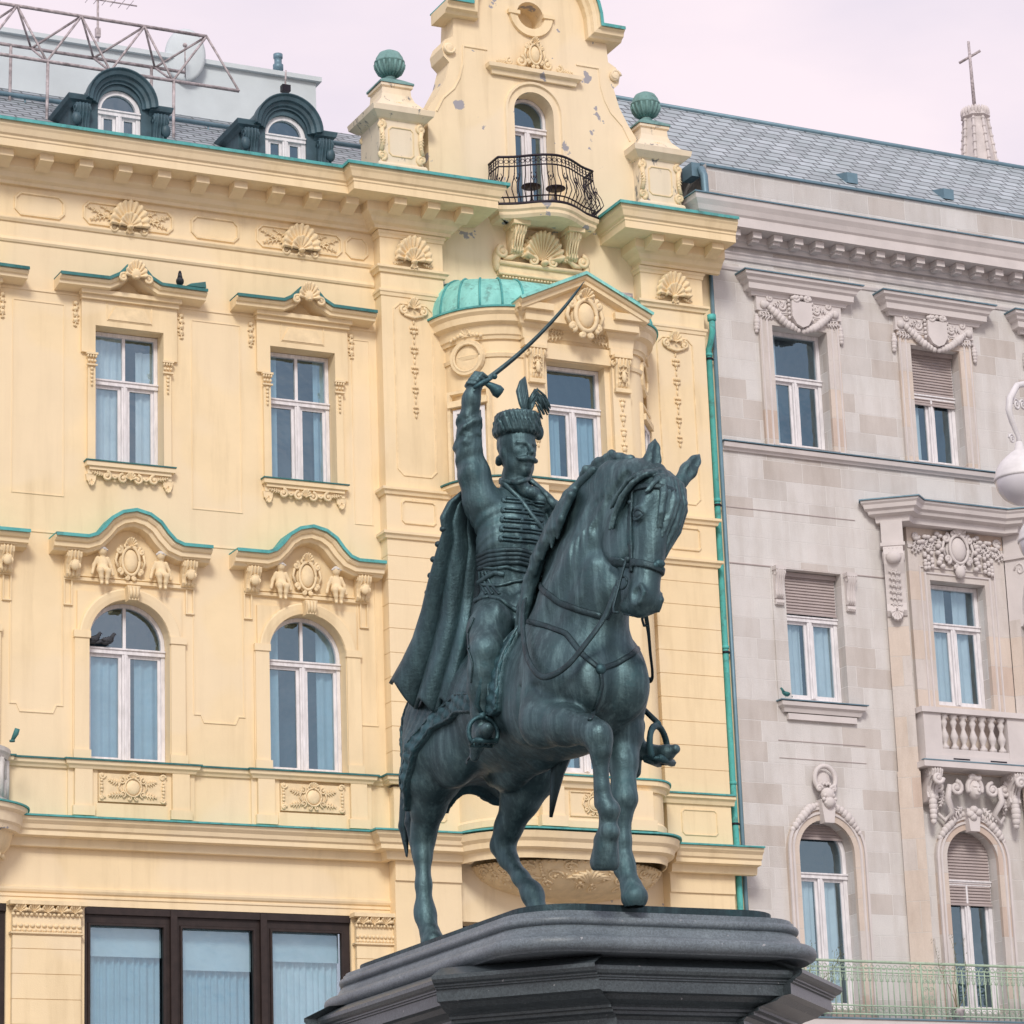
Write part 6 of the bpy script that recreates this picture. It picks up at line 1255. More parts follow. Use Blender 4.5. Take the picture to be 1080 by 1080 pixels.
def strap(name, pts, w, th, parent, mat='bronze_dark', n=6, side=None):
    """flat leather strap through life-unit points, Catmull-Rom"""
    P = [sp(p) for p in pts]; C = []
    for i in range(len(P)-1):
        p0, p1, p2, p3 = P[max(i-1, 0)], P[i], P[i+1], P[min(i+2, len(P)-1)]
        for k in range(n):
            t = k/n; C.append(.5*((2*p1)+(p2-p0)*t+(2*p0-5*p1+4*p2-p3)*t*t+(3*p1-p0-3*p2+p3)*t**3))
    C.append(P[-1]); mb = MB(); vs = []; sd_ = Vector(side) if side else Vector((.9, .44, 0)); k = 6
    for i in range(len(C)):
        t = (C[min(i+1, len(C)-1)]-C[max(i-1, 0)]).normalized(); b = (t.cross(sd_)).normalized(); nn = b.cross(t).normalized()
        for q_ in range(k):
            a = 2*math.pi*q_/k; vs.append(C[i]+b*math.cos(a)*w*S/2+nn*math.sin(a)*th*S/2)
    mb.add(vs, [(i*k+q_, i*k+(q_+1) % k, (i+1)*k+(q_+1) % k, (i+1)*k+q_) for i in range(len(C)-1) for q_ in range(k)]+[tuple(range(k)), tuple((len(C)-1)*k+q_ for q_ in range(k))], True)
    return mb.build(name, mat, parent)
# the loose snaffle rein: hand -> hangs in a loop beside the shoulder -> bit
strap('rein', [J(575, 596, .12), J(560, 612, .22), J(552, 640, .36), J(552, 672, .50), J(558, 698, .62), J(573, 714, .74), J(596, 704, .86), J(620, 676, .95), J(637, 652, 1.0), J(644, 636, 1.03), J(650, 618, 1.05)], .034, .014, bridle)
strap('rein', [J(590, 585, .10), J(577, 598, .2), J(560, 615, .18), J(550, 624, .10)], .03, .012, bridle)
strap('rein', [J(652, 612, 1.06), J(646, 640, 1.0), J(640, 654, .98)], .03, .014, bridle)
strap('rein', [J(681, 648, 1.08), J(684, 668, 1.0), J(686, 690, .85), J(688, 708, .7), J(687, 717, .6), J(680, 716, .5)], .032, .012, bridle)

# ------------------------------------------------------------- rider
Rv = Vol((-.62, -.62, .72), (.62, .72, 3.02), .0068)
RC = -.20
Rv.ell((RC, -.01, 1.72), (.17, .225, .15), .03); Rv.ell((RC+.01, -.02, 1.90), (.145, .205, .16), .08)
Rv.ell((RC+.02, -.015, 2.07), (.160, .235, .17), .08); Rv.ell((RC, 0, 2.22), (.145, .245, .12), .07)
Rv.cap((RC, -.18, 2.27), (RC, .18, 2.27), .080, .080, .06); Rv.cap((RC, -.08, 2.34), (RC, .08, 2.34), .055, .055, .06)
Rv.cap((RC, 0, 2.32), (RC+.01, -.0, 2.47), .080, .064, .04)                # neck
Rv.cap((RC+.01, 0, 2.40), (RC+.016, 0, 2.455), .088, .082, .01)             # high collar
# coat skirt flaring over the thighs
Rv.ell((RC+.03, 0, 1.66), (.22, .25, .12), .05)
for s in (-1, 1): Rv.cap((RC+.02, s*.14, 1.70), (RC+.17, s*.24, 1.60), .115, .105, .05)
# head, turned a little to his left
RH = np.array((RC+.035, .0, 2.598)); ya = R(12); hf = np.array((math.cos(ya), math.sin(ya), -.04)); hf /= np.linalg.norm(hf); hs = np.array((math.sin(ya), -math.cos(ya), 0)); hu = np.cross(hf, hs); hu = hu if hu[2] > 0 else -hu
def rh(f, s, u): return RH+(hf*f+hs*s+hu*(u-.06))*1.12+hu*.06
rr3 = np.array([hf, hs, hu])
HK = 1.12
def he(c, r, k=.02, op='add', rot=None): Rv.ell(c, tuple(q*HK for q in r), k, op, rot)
def hc(a, b, ra, rb, k=.02, op='add'): Rv.cap(a, b, ra*HK, rb*HK, k, op)
def hch(p, k): Rv.chain([(*q[:3], q[3]*HK) for q in p], k)
he(rh(-.005, 0, .05), (.104, .090, .100), .02, rot=rr3); he(rh(.020, 0, -.04), (.078, .070, .088), .04, rot=rr3)
hc(rh(.060, 0, -.085), rh(.070, 0, -.098), .030, .027, .02)              # chin
for s in (-1, 1):
    hc(rh(.030, s*.045, -.075), rh(-.02, s*.058, -.02), .022, .024, .03)     # jaw
    he(rh(.062, s*.040, -.012), (.020, .022, .018), .02, rot=rr3)           # cheekbone
    he(rh(.098, s*.033, .012), (.018, .022, .012), .012, 'sub', rot=rr3)       # socket
    he(rh(.078, s*.033, .010), (.012, .016, .009), .003, rot=rr3)           # eye
    hc(rh(.094, s*.014, .030), rh(.080, s*.056, .030), .009, .007, .010)       # brow
    he(rh(-.010, s*.080, .0), (.020, .010, .030), .008, rot=rr3)           # ear
    for k in range(7):                                                            # curls of hair below the cap
        he(rh(-.015-.020*(k % 3)+.004*k, s*(.074-.004*k), .055-.014*k), (.018, .016, .016), .006, rot=rr3)
    he(rh(.055, s*.066, .025), (.012, .010, .03), .01, rot=rr3)            # sideburn
    hch([(*rh(.104, s*.004, -.047), .013), (*rh(.100, s*.024, -.051), .014), (*rh(.088, s*.048, -.052), .011), (*rh(.074, s*.066, -.042), .004)], .006)   # moustache
hc(rh(.090, 0, .030), rh(.122, 0, -.018), .010, .014, .012); he(rh(.108, .0, -.026), (.014, .021, .010), .008, rot=rr3)
hc(rh(.090, -.018, -.074), rh(.090, .018, -.074), .009, .009, .008)        # lower lip
for k in range(9): he(rh(-.05-.01*(k % 2), .07*math.cos(k*.39), -.03-.012*(k % 2)), (.018, .018, .02), .008, rot=rr3)
# right arm raised high: shoulder, elbow, wrist
sh = J(506, 526, RC); elb = J(493, 473, RC+.01); wr = J(497, 421, RC+.08); hn = J(502, 404, RC+.10)
Rv.chain([(*sh, .095), (*(np.array(sh)*.5+np.array(elb)*.5), .084), (*elb, .068), (*(np.array(elb)*.5+np.array(wr)*.5), .060), (*wr, .043), (*hn, .036)], .04)
Rv.cap((RC-.01, -.14, 2.20), sh, .09, .085, .05)
for k in range(7):                                                                # creases of the sleeve
    t = .15+.12*k; a = np.array(sh)*(1-t)+np.array(elb)*t if t < .6 else np.array(elb)*(1-(t-.6)*1.2)+np.array(wr)*(t-.6)*1.2
    Rv.cap(a+np.array((.055, -.045, .012)), a+np.array((.045, .045, -.02)), .016, .014, .02)
for k in range(16):                                                              # embroidered cuff
    a_ = 2*math.pi*k/8; t = .28+.10*(k//8); c = np.array(elb)*(1-t)+np.array(wr)*t; Rv.ell(c+np.array((.048*math.cos(a_), .048*math.sin(a_), .01*math.sin(3*a_))), (.016, .016, .02), .012)
for k in range(40):
    a_ = 2.4*k; t = .18+.42*k/40; c = np.array(elb)*(1-t)+np.array(wr)*t; Rv.ell(c+np.array((.050*math.cos(a_), .050*math.sin(a_), 0)), (.020, .020, .018), .012)
for k in range(26):
    t = k/25; p = along([(RC+.10, -.02, 2.38), (RC+.13, .07, 2.33), (RC+.13, .16, 2.26), (RC+.09, .24, 2.17), (RC+.04, .30, 2.06), (RC-.02, .33, 1.95)], t); a_ = 2.1*k
    Rv.ell(p+np.array((.012*math.cos(a_), .018*math.sin(a_), .014*math.cos(a_*1.7))), (.034, .040, .036), .012)
for k in range(14):      # gathered skirt of the coat
    a_ = R(-170+26*k*.9); d0 = np.array((RC+.03+.17*math.cos(a_), .20*math.sin(a_), 1.74)); Rv.cap(d0, d0+np.array((.05*math.cos(a_), .05*math.sin(a_), -.14)), .014, .026, .03)
for k in range(22):      # flower-like embroidery on the hem
    a_ = R(-160+14*k); Rv.ell((RC+.05+.215*math.cos(a_), .245*math.sin(a_), 1.60+.008*math.sin(k*2.2)), (.022, .022, .018), .01)
sl3, (rx_, ry_, rz_) = Rv._box(Rv.lo, Rv.lo+Rv.n*Rv.h)
warp = 3.0*np.sin(7*rx_+5*ry_)+1.6*np.sin(13*ry_-9*rz_)
arm_m = np.clip((rz_-2.20)/.10, 0, 1)*np.clip((-.20-ry_)/.05, 0, 1)*np.clip((2.80-rz_)/.05, 0, 1)
tor_m = np.clip((2.30-rz_)/.05, 0, 1)*np.clip((rz_-1.62)/.05, 0, 1)
Rv.a += (arm_m*(.0085*np.abs(np.sin(21*rz_+14*ry_+warp))-.004+.003*np.sin(60*rz_+30*rx_+warp*2))+tor_m*(.0045*np.sin(34*ry_+26*rx_+8*rz_+warp)+.0025*np.sin(70*rz_+warp*3))).astype(np.float32)
# right hand: fist round the grip, fingers one by one
gd = np.array(J(525, 412, RC+.10))-np.array(J(505, 405, RC+.12)); gd /= np.linalg.norm(gd); hn = np.array(hn)
bl_d = np.array(J(616, 297, RC+.30))-np.array(J(508, 404, RC+.12)); bl_d /= np.linalg.norm(bl_d)
Rv.ell(hn+np.array((-.005, 0, .0)), (.040, .040, .042), .02)
for k in range(4):
    c = hn+bl_d*(.030-.021*k)+np.array((.0, 0, .012-.004*k)); r_ = (.0115, .012, .0115, .010)[k]
    Rv.chain([(*(c+np.array((-.028, -.020, .012))), r_+.002), (*(c+np.array((.022, -.034, .014))), r_), (*(c+np.array((.048, -.006, .004))), r_), (*(c+np.array((.040, .024, -.008))), r_*.85)], .005)
Rv.chain([(*(hn+np.array((-.02, .01, -.02))), .016), (*(hn+np.array((.012, .036, .014))), .013), (*(hn+np.array((.032, .030, .036))), .011)], .006)   # thumb
# left arm down to the rein hand
Rv.chain([(RC, .19, 2.26, .10), (RC-.01, .265, 2.18, .098), (RC-.02, .27, 1.96, .064), (RC+.10, .22, 1.86, .052), (RC+.27, .12, 1.84, .036), (RC+.31, .10, 1.84, .034)], .04)
lh = np.array((RC+.34, .09, 1.845)); Rv.ell(lh, (.042, .036, .040), .02)
for k in range(4):
    c = lh+np.array((.012, .030-.021*k, .018)); r_ = (.011, .0115, .011, .0095)[k]
    Rv.chain([(*(c+np.array((-.01, 0, .016))), r_+.001), (*(c+np.array((.034, 0, .010))), r_), (*(c+np.array((.040, 0, -.022))), r_), (*(c+np.array((.014, 0, -.036))), r_*.85)], .005)
Rv.chain([(*(lh+np.array((-.02, -.03, .01))), .014), (*(lh+np.array((.014, -.044, .022))), .012), (*(lh+np.array((.040, -.036, .018))), .010)], .006)
# legs
kn = np.array((.085, -.345, 1.40)); an = np.array((.0, -.345, 1.09))
Rv.chain([(RC+.02, -.16, 1.66, .115), (RC+.16, -.27, 1.55, .108), (*kn, .088), (.06, -.350, 1.30, .082), (.035, -.352, 1.22, .074), (*an, .050), (-.005, -.345, 1.00, .045)], .03)
Rv.chain([(.0, -.345, .985, .044), (-.055, -.35, .93, .040)], .02); Rv.chain([(-.01, -.35, .955, .042), (.06, -.362, .965, .040), (.125, -.375, .975, .032), (.15, -.38, .98, .024)], .02)
Rv.cap((-.06, -.35, .925), (-.085, -.352, .875), .034, .026, .015)            # heel
kl = (.16, .36, 1.38); al = (.24, .43, 1.02)
Rv.chain([(RC+.02, .16, 1.66, .115), (RC+.18, .28, 1.54, .105), (*kl, .085), (.20, .39, 1.22, .072), (*al, .048), (.24, .435, .95, .042)], .03)
Rv.chain([(.24, .44, .90, .050), (.33, .49, .850, .048), (.39, .525, .848, .043), (.44, .555, .862, .026)], .02); Rv.cap((.22, .43, .88), (.21, .43, .78), .042, .036, .01)
rider, rb = Rv.mesh('rider', 'bronze', statue, bvh=True, smooth=1)
# hem and folds of the coat, belt, frogging, sash
mb = MB()
for k, y in enumerate((528, 538, 548, 558, 568)):
    for e in (-2, 1.5): drape(mb, [(534-k*.8, y+e), (545, y+e+1), (558, y+e+2), (574-k, y+e+4)], rb, .016, .018)
    drape(mb, [(534-k*.8, y-3), (530-k*.8, y-.5), (534-k*.8, y+2)], rb, .018, .02)
    h_ = rb.ray_cast(Vector(CAM)-SO, Vector(FW+RT*(531-k*.8-540)/FPX-UP*(y-540)/FPX).normalized())
    if h_[0] is not None: mb.ell(h_[0], (.022, .022, .03))
    h_ = rb.ray_cast(Vector(CAM)-SO, Vector(FW+RT*(552-k*.8-540)/FPX-UP*(y-540)/FPX).normalized())
    if h_[0] is not None: mb.ell(h_[0], (.02, .02, .026))
mb.build('braid_frogging', 'bronze_cloth', rider)
mb = MB()
for k in range(4): drape(mb, [(502+k*.3, 589+k*4.5-1), (515, 584+k*4.5-2), (532, 580+k*4.5), (548, 580+k*4.5), (563, 584+k*4.5), (574, 588+k*4)], rb, .028, .020)
mb.build('belt', 'bronze_dark', rider)
mb = MB()
drape(mb, [(497, 637), (505, 632), (516, 630), (527, 632), (537, 640), (545, 644)], rb, .03, .026)
drape(mb, [(545, 644), (551, 634), (556, 622)], rb, .03, .024)
for k in range(5): drape(mb, [(500+k*3, 603), (497+k*5, 615), (499+k*7, 627)], rb, .016, .014)
mb.build('coat_hem', 'bronze_cloth', rider)
mb = MB(); drape(mb, [(494, 622), (503, 616), (512, 610), (522, 604), (532, 606)], rb, .03, .03); drape(mb, [(500, 603), (508, 598), (520, 600), (534, 598), (548, 602), (560, 604)], rb, .02, .018); drape(mb, [(498, 612), (512, 617), (526, 618), (540, 614), (552, 612)], rb, .02, .018); mb.build('sash_cord', 'bronze', rider)
mb = MB(); drape(mb, [(523, 505), (533, 511), (548, 526), (562, 545), (574, 562)], rb, .03, .026); drape(mb, [(559, 507), (568, 514), (578, 524), (587, 536)], rb, .05, .03)
drape(mb, [(522, 504), (532, 508), (546, 509), (558, 505)], rb, .03, .022)
mb.build('lapel', 'bronze', rider)
mb = MB(); drape(mb, [(495, 684), (494, 668), (500, 652)], rb, .012, .012); drape(mb, [(494, 684), (499, 700), (497, 720)], rb, .010, .010); mb.build('trouser_seam', 'bronze_dark', rider)
# fur hat, plume
Ht = Vol((-.42, -.24, 2.54), (.12, .20, 3.1), .006)
tz = hf*.05+hu
for k in range(6):
    c = rh(-.004+.003*k, 0, .098+.0165*k); Ht.ell(c, (.132-.001*k, .124-.001*k, .03), .02, rot=rr3)
sl2, (hx, hy, hz) = Ht._box(Ht.lo, Ht.lo+Ht.n*Ht.h); hx, hy, hz = np.broadcast_arrays(hx, hy, hz)
Ht.a += (.0035*np.sin(hx*180+hy*90)*np.sin(hz*110+hy*150)+.003*np.sin(hy*260+hz*50)).astype(np.float32)
Ht.ell(rh(.02, -.122, .12), (.03, .026, .045), .01, rot=rr3)
hat = Ht.mesh('fur_hat', 'bronze', rider, smooth=0)
mb = MB()
b0 = sp(rh(.075, .0, .235)); 
ft = [(.08, .0, .17), (.07, .006, .235), (.06, .010, .295), (.055, .0, .345), (.05, -.018, .38)]
for k in range(5):
    mb.tube([sp(rh(a, b_+(k-2)*.012*math.sin(math.pi*min(1, (i+.4)/4.2)), c)) for i, (a, b_, c) in enumerate(ft)], [.012, .020, .022, .016, .004], 7)
fr_ = random.Random(3)
for k in range(16):
    an_ = -.5+1.0*fr_.random(); l_ = .045+.05*fr_.random(); h0 = .21+.07*fr_.random()
    pts = [rh(.09, -.01, h0-.03), rh(.11, -.01-l_*.4, h0+.025+.02*an_), rh(.11+.03*an_, -.01-l_*.8, h0-.005+.02*an_), rh(.12+.03*an_, -.015-l_, h0-.04-.02*fr_.random())]
    mb.tube([sp(p) for p in pts], [.013, .015, .012, .007], 5)
mb.build('plume', 'bronze', hat)
# sabre
mb = MB(); g0 = np.array(J(508, 404, RC+.12)); tip = np.array(J(616, 297, RC+.30)); bow = np.array((0, .022, -.022)); pts = []
for i in range(15):
    t = i/14; pts.append(sp(g0*(1-t)+tip*t+bow*4*t*(1-t)*1.1))
vs = []
for i, p in enumerate(pts):
    t_ = (pts[min(i+1, 14)]-pts[max(i-1, 0)]).normalized(); b_ = Vector((0, 1, 0)).cross(t_).normalized(); w_ = .023*(1-.5*i/14) if i < 13 else (.010 if i == 13 else .002)
    vs += [p+b_*w_, p+Vector((0, -.010, 0)), p-b_*w_, p+Vector((0, .010, 0))]
mb.add(vs, [(i*4+q_, i*4+(q_+1) % 4, (i+1)*4+(q_+1) % 4, (i+1)*4+q_) for i in range(14) for q_ in range(4)]+[(0, 1, 2, 3)])
sab = mb.build('sabre', 'bronze_dark', rider)
mb = MB()
gp = [sp(J(506, 405, RC+.12)), sp(J(512, 404, RC+.14)), sp(J(518, 407, RC+.15)), sp(J(524, 412, RC+.15)), sp(J(528, 415, RC+.15))]
mb.tube(gp, [.030, .022, .032, .055, .050], 10)
mb.tube([sp(J(500, 409, RC+.16)), sp(J(509, 403, RC+.16)), sp(J(516, 400, RC+.16)), sp(J(521, 397, RC+.16))], [.016, .02, .018, .014], 8); mb.ell(sp(J(521.5, 397, RC+.16)), .026)
mb.build('hilt', 'bronze_teal', sab)
# scabbard hanging on the far side, its chape below the belly
mb = MB(); pts = [(-.25, .24, 1.75), (-.18, .33, 1.50), (-.10, .36, 1.25), J(594, 795, .05), J(588, 815, .02), J(584, 840, .0), J(581, 862, -.02)]
mb.tube([sp(p) for p in pts], [.05, .055, .055, .075, .058, .034, .014], 8); mb.build('scabbard', 'bronze_dark', rider)
# stirrups
def stirrup(c, f, q):
    mb = MB(); c = Vector(sp(c)); f = Vector((f[1], -f[0], f[2])).normalized(); s_ = f.cross(Vector((0, 0, 1))).normalized()
    pts = []
    for i in range(19):
        a = R(-40+260*i/18); pts.append(c+s_*.125*q*math.cos(a)+Vector((0, 0, .13*q*math.sin(a))))
    mb.tube(pts, .021*q, 6)
    a0, a1 = pts[0], pts[-1]
    for d_ in (-.06, .06): mb.tube([a0+f*d_, a1+f*d_], .024*q, 6)
    for t in (0, .25, .5, .75, 1): mb.tube([a0*(1-t)+a1*t-f*.06, a0*(1-t)+a1*t+f*.06], .016, 5)
    mb.ell(c+Vector((0, 0, .14*q)), (.035, .03, .035))
    o = mb.build('stirrup', 'bronze_teal', horse)
    return c+Vector((0, 0, .15*q)), o
p, so_ = stirrup((.05, -.362, .975), (1, -.1, .1), 1.0)
mb = MB(); mb.tube([p, sp((.06, -.40, 1.12)), sp((.12, -.385, 1.28)), sp((.16, -.36, 1.42))], [.018, .024, .022, .02], 6); mb.build('stirrup_leather', 'bronze_teal', so_)
p, so_ = stirrup((.36, .50, .885), (1, .75, -.1), 1.35)
mb = MB(); mb.tube([p, sp((.29, .46, 1.10)), sp((.20, .40, 1.38))], .024, 6); mb.build('stirrup_leather', 'bronze_dark', so_)
mb = MB()      # spurs
mb.tube([sp((-.085, -.352, .90)), sp((-.13, -.355, .885)), sp((-.165, -.357, .87))], [.014, .010, .008], 5); mb.ell(sp((-.17, -.357, .865)), (.006, .022, .022))
mb.build('spur', 'bronze_dark', rider); mb = MB(); mb.tube([sp((.19, .425, .84)), sp((.11, .41, .82))], [.02, .010], 5); mb.build('spur', 'bronze_dark', rider)
# cloak hung from the shoulders, spread over the croup in long tubular folds
LE = [J(488, 519, -.28), J(474, 530, -.31), J(466, 546, -.33), J(469, 562, -.36), J(463, 585, -.42), J(456, 615, -.50), J(450, 645, -.60), J(441, 675, -.70), J(430, 698, -.80), J(417, 720, -.90)]
RE = [J(500, 519, -.33), J(500, 540, -.34), J(502, 562, -.35), J(504, 585, -.36), J(502, 610, -.38), J(500, 635, -.40), J(496, 662, -.40), J(489, 690, -.42), J(483, 716, -.44), J(478, 742, -.47)]
XE = [(-.31, .22, 2.27), (-.36, .22, 2.20), (-.40, .24, 2.12), (-.45, .26, 2.04), (-.50, .28, 1.96), (-.56, .30, 1.86), (-.62, .31, 1.76), (-.70, .33, 1.66), (-.78, .36, 1.54), (-.86, .38, 1.42)]
def crv(P, v): return along(P, v)
NU, NV = 150, 70; vs = []
for j in range(NV+1):
    v = j/NV; a_, b_, c_ = crv(LE, v), crv(RE, v), crv(XE, v)
    for i in range(NU+1):
        u = i/NU
        if u < .5: w_ = u/.5; p = a_*(1-w_)+b_*w_; nf = 3.0*w_
        else: w_ = (u-.5)/.5; p = b_*(1-w_)+c_*w_+np.array((-.10, 0, -.02+.04*v))*math.sin(math.pi*w_); nf = 3.0+5*w_
        ph = nf+.22*math.sin(2.3*v+1.2*nf)-.25*(1-v)
        amp = (.012+.085*v**.8)*(.8+.35*math.sin(1.7*math.floor(ph)+1))
        off = abs(math.sin(math.pi*ph))**.7-.35+.10*math.sin(6.3*ph+3*v)
        n_ = np.array((.62, -.75, .12)) if u < .5 else np.array((-.8, -.2, .5)); n_ = n_*(1 if u < .5 else .5)
        if 0.4 < u < .6: q_ = (u-.4)/.2; n_ = np.array((.62, -.75, .12))*(1-q_)+np.array((-.4, -.1, .25))*q_
        hem = (0, -.02*v, -.03*math.cos(2*math.pi*ph)*v**6-.075*math.sin(math.pi*min(1, u/.5))*v**3)
        vs.append(sp(p+n_*amp*off+np.array(hem)))
mb = MB(); mb.add(vs, [(j*(NU+1)+i, j*(NU+1)+i+1, (j+1)*(NU+1)+i+1, (j+1)*(NU+1)+i) for j in range(NV) for i in range(NU)], True)
cloak = mb.build('cloak', 'bronze_cloth', rider); m_ = cloak.modifiers.new('thickness', 'SOLIDIFY'); m_.thickness = .035; m_.offset = 0
mb = MB()
for x, y in ((469, 558), (464, 574), (459, 590), (456, 607), (453, 625), (450, 642), (447, 658), (442, 674), (434, 690)):
    F_ = -.34-.4*(y-558)/132; c = sp(J(x-1.5, y, F_)); mb = MB(); mb.ell(c, (.034, .030, .028)); mb.tube([c, c+Vector((.09, 0, 0))], .016, 5); mb.build('button', 'bronze_dark', cloak)
# ------------------------------------------------------------- bronze base plate and the stone pedestal
def rrect(x0, x1, y0, y1, r, n=8, ch=False):
    pts = []
    for cx, cy, a in ((x1-r, y0+r, -90), (x1-r, y1-r, 0), (x0+r, y1-r, 90), (x0+r, y0+r, 180)):
        if ch: pts += [(cx+r*math.cos(R(a)), cy+r*math.sin(R(a))), (cx+r*math.cos(R(a+90)), cy+r*math.sin(R(a+90)))]
        else: pts += [(cx+r*math.cos(R(a+90*i/n)), cy+r*math.sin(R(a+90*i/n))) for i in range(n+1)]
    return pts
mb = MB(); mb.plan([(x-SO.x, y-SO.y) for x, y in rrect(10.55, 12.80, -30.60, -26.8, .42)], -.055, 0.0); mb.build('base_plate', 'bronze_dark', statue)
ped = empty('pedestal', (11.75, -28.65, 0))
tag(ped, 'stepped granite pedestal with moulded cornice and cut-off corners under the bronze horseman', 'pedestal')
def prof_stack(mb, outline, prof):
    """outline(inset) -> closed plan loop; prof = [(outset, z)] from top to bottom"""
    n = len(outline(0)); vs = []
    for o_, z in prof: vs += [(x-11.75, y+28.65, z) for x, y in outline(o_)]
    fs = [(i*n+k, i*n+(k+1) % n, (i+1)*n+(k+1) % n, (i+1)*n+k) for i in range(len(prof)-1) for k in range(n)]
    mb.add(vs, fs+[tuple(range(n)), tuple((len(prof)-1)*n+k for k in range(n))[::-1]])
def upper(o): return rrect(10.46-o, 13.00+o, -30.64-o, -26.60+o, .46+o*.8, 10)
mb = MB()
def tor(o, zc, r, n=8, a0=90, a1=-90): return [(o+r*math.cos(R(a0+(a1-a0)*i/n)), zc+r*math.sin(R(a0+(a1-a0)*i/n))) for i in range(n+1)]
prof_stack(mb, upper, [(-.3, 5.343), (-.02, 5.343), (-.02, 5.325), (0, 5.32), (.0, 5.30)]+tor(.0, 5.265, .035)+[(.01, 5.225), (.03, 5.20), (.05, 5.16), (.08, 5.145), (.09, 5.135)]+tor(.10, 5.078, .060)+[(.10, 5.01), (0, 5.01)])
b = bmesh.new(); o_ = mb.build('upper_plinth', 'granite', ped)
for p_ in o_.data.polygons: p_.use_smooth = abs(p_.normal.z) < .995 and len(p_.vertices) < 5
# cornice: a rectangle whose four corners carry diagonal blocks
def corn(o):
    x0, x1, y0, y1 = 10.23-o, 13.50+o, -30.54-o, -26.45+o; c = .82; j_ = .12; pts = []
    def cx(px, py, sx, sy):
        k = .3827*0+.293*o
        return [(px, py)]
    # go counter-clockwise from the front left
    d = o*.41
    def corner(px, py, sx, sy, first_y):
        a = (px+sx*0, py-sy*(c-d*0)); 
        P1 = (px, py-sy*c); P1b = (px+sx*j_, py-sy*(c)); P2 = (px-sx*c, py+sy*j_); P2b = (px-sx*c, py)
        P1c = (px+sx*j_, py-sy*(c-j_*.0)); return [P1, P1c, (px-sx*(c-.0), py+sy*j_), P2b]
    q1 = corner(x0, y0, -1, -1, 0); q2 = corner(x1, y0, 1, -1, 0); q3 = corner(x1, y1, 1, 1, 0); q4 = corner(x0, y1, -1, 1, 0)
    return q1+q2[::-1]+q3+q4[::-1]
mb = MB()
prof_stack(mb, corn, [(-.35, 5.015), (-.06, 5.012), (.10, 4.925), (.10, 4.895), (.085, 4.87), (.06, 4.857), (.06, 4.845), (.045, 4.84), (.045, 4.828), (.03, 4.822), (.03, 4.735), (-.02, 4.725), (-.06, 4.69), (-.14, 4.66), (-.16, 4.645), (-.16, 4.625), (-.19, 4.62), (-.19, 4.595), (-.23, 4.585), (-.25, 4.56)])
mb.build('pedestal_cornice', 'granite_dark', ped)
mb = MB(); prof_stack(mb, corn, [(-.25, 4.558), (-.25, 1.2), (-.22, 1.18), (-.1, 1.05), (-.05, 1.0), (-.05, .35), (.3, .34), (.3, .0)]); mb.build('pedestal_shaft', 'granite_dark', ped)
# ================================================================== ROOFTOP THINGS
def tubes_obj(name, segs, r, mat, par):
    o = None
    for seg in segs:
        mb = MB(); mb.tube(seg, r, 6); o = mb.build(name, mat, par)
    return o
tr = empty('roof_truss', (17, 2.3, 25.8)); tag(tr, 'rusty white steel lattice truss on posts above the dormer roof', 'truss')
def L3(p): return (p[0]-17, p[1]-2.3, p[2]-25.8)
TX = [13.66+1.30*i for i in range(6)]; T_ = [(16.23-2.6+1.305*i, 2.3, 28.34) for i in range(6)]; Bk = [(14.15+1.28*i, 2.9, 27.77) for i in range(5)]+[(20.3, 2.9, 27.77)]; Fr = [(14.10+1.28*i, 1.7, 26.98) for i in range(5)]+[(20.6, 1.7, 26.98)]
tubes_obj('chord', [[L3((12, 2.3, 28.34)), L3((20.16, 2.3, 28.34))], [L3((12, 2.9, 27.77)), L3((19.9, 2.9, 27.77))], [L3((12, 1.7, 26.98)), L3((20.6, 1.7, 26.98))]], .035, 'rusty', tr)
br = []
for i in range(5):
    for Q in (Bk, Fr):
        br.append([L3(T_[i]), L3(Q[i])]); 
        if i+1 < 6: br.append([L3(Q[i]), L3(T_[i+1])])
    br.append([L3(Bk[i]), L3(Fr[i])])
br.append([L3(T_[5]), L3(Fr[5])])
tubes_obj('brace', br, .024, 'rusty', tr)
for x, y, z in ((16.68, 1.7, 26.98), (19.24, 1.7, 26.98), (16.3, 2.9, 27.77), (19.2, 2.9, 27.77), (14.1, 1.7, 26.98)):
    tubes_obj('post', [[L3((x, y, z)), L3((x-.02, y, 25.3+(y-1.7)*.6))]], .032, 'rusty', tr)
an = empty('television_aerial', (18.77, 5, 28.5)); tag(an, 'thin television aerial with a long boom behind the lattice truss', 'aerial')
mb = MB(); mb.tube([(0, 0, 0), (0, 0, 1.75)], .025, 6); mb.box(-.05, .05, -.05, .05, .75, .95); mb.build('mast', 'rusty', an)
mb = MB(); mb.tube([(-.3, 0, 1.60), (.85, 0, 1.60)], .018, 5); mb.build('boom', 'rusty', an)
for k in range(6): mb = MB(); mb.tube([(-.2+.18*k, -.22, 1.60), (-.2+.18*k, .22, 1.60)], .008, 4); mb.build('dipole', 'rusty', an)
mb = MB(); c0 = (0, 0, 0); vs = []; K = 28
for i in range(8):
    r = i/7
    for k in range(K): t = 2*math.pi*k/K; vs.append((.42*r*math.cos(t), .10*r*r, .60*r*math.sin(t)))
mb.add(vs, [(i*K+k, i*K+(k+1) % K, (i+1)*K+(k+1) % K, (i+1)*K+k) for i in range(7) for k in range(K)], True)
dish = empty('satellite_dish', (20.24, 3.8, 28.62)); dish.rotation_euler = (0, 0, R(-20)); tag(dish, 'pale oval satellite dish fixed to the rooftop wall behind the truss', 'satellite dish')
d_ = mb.build('reflector', 'zinc_wall', dish); m_ = d_.modifiers.new('t', 'SOLIDIFY'); m_.thickness = .02
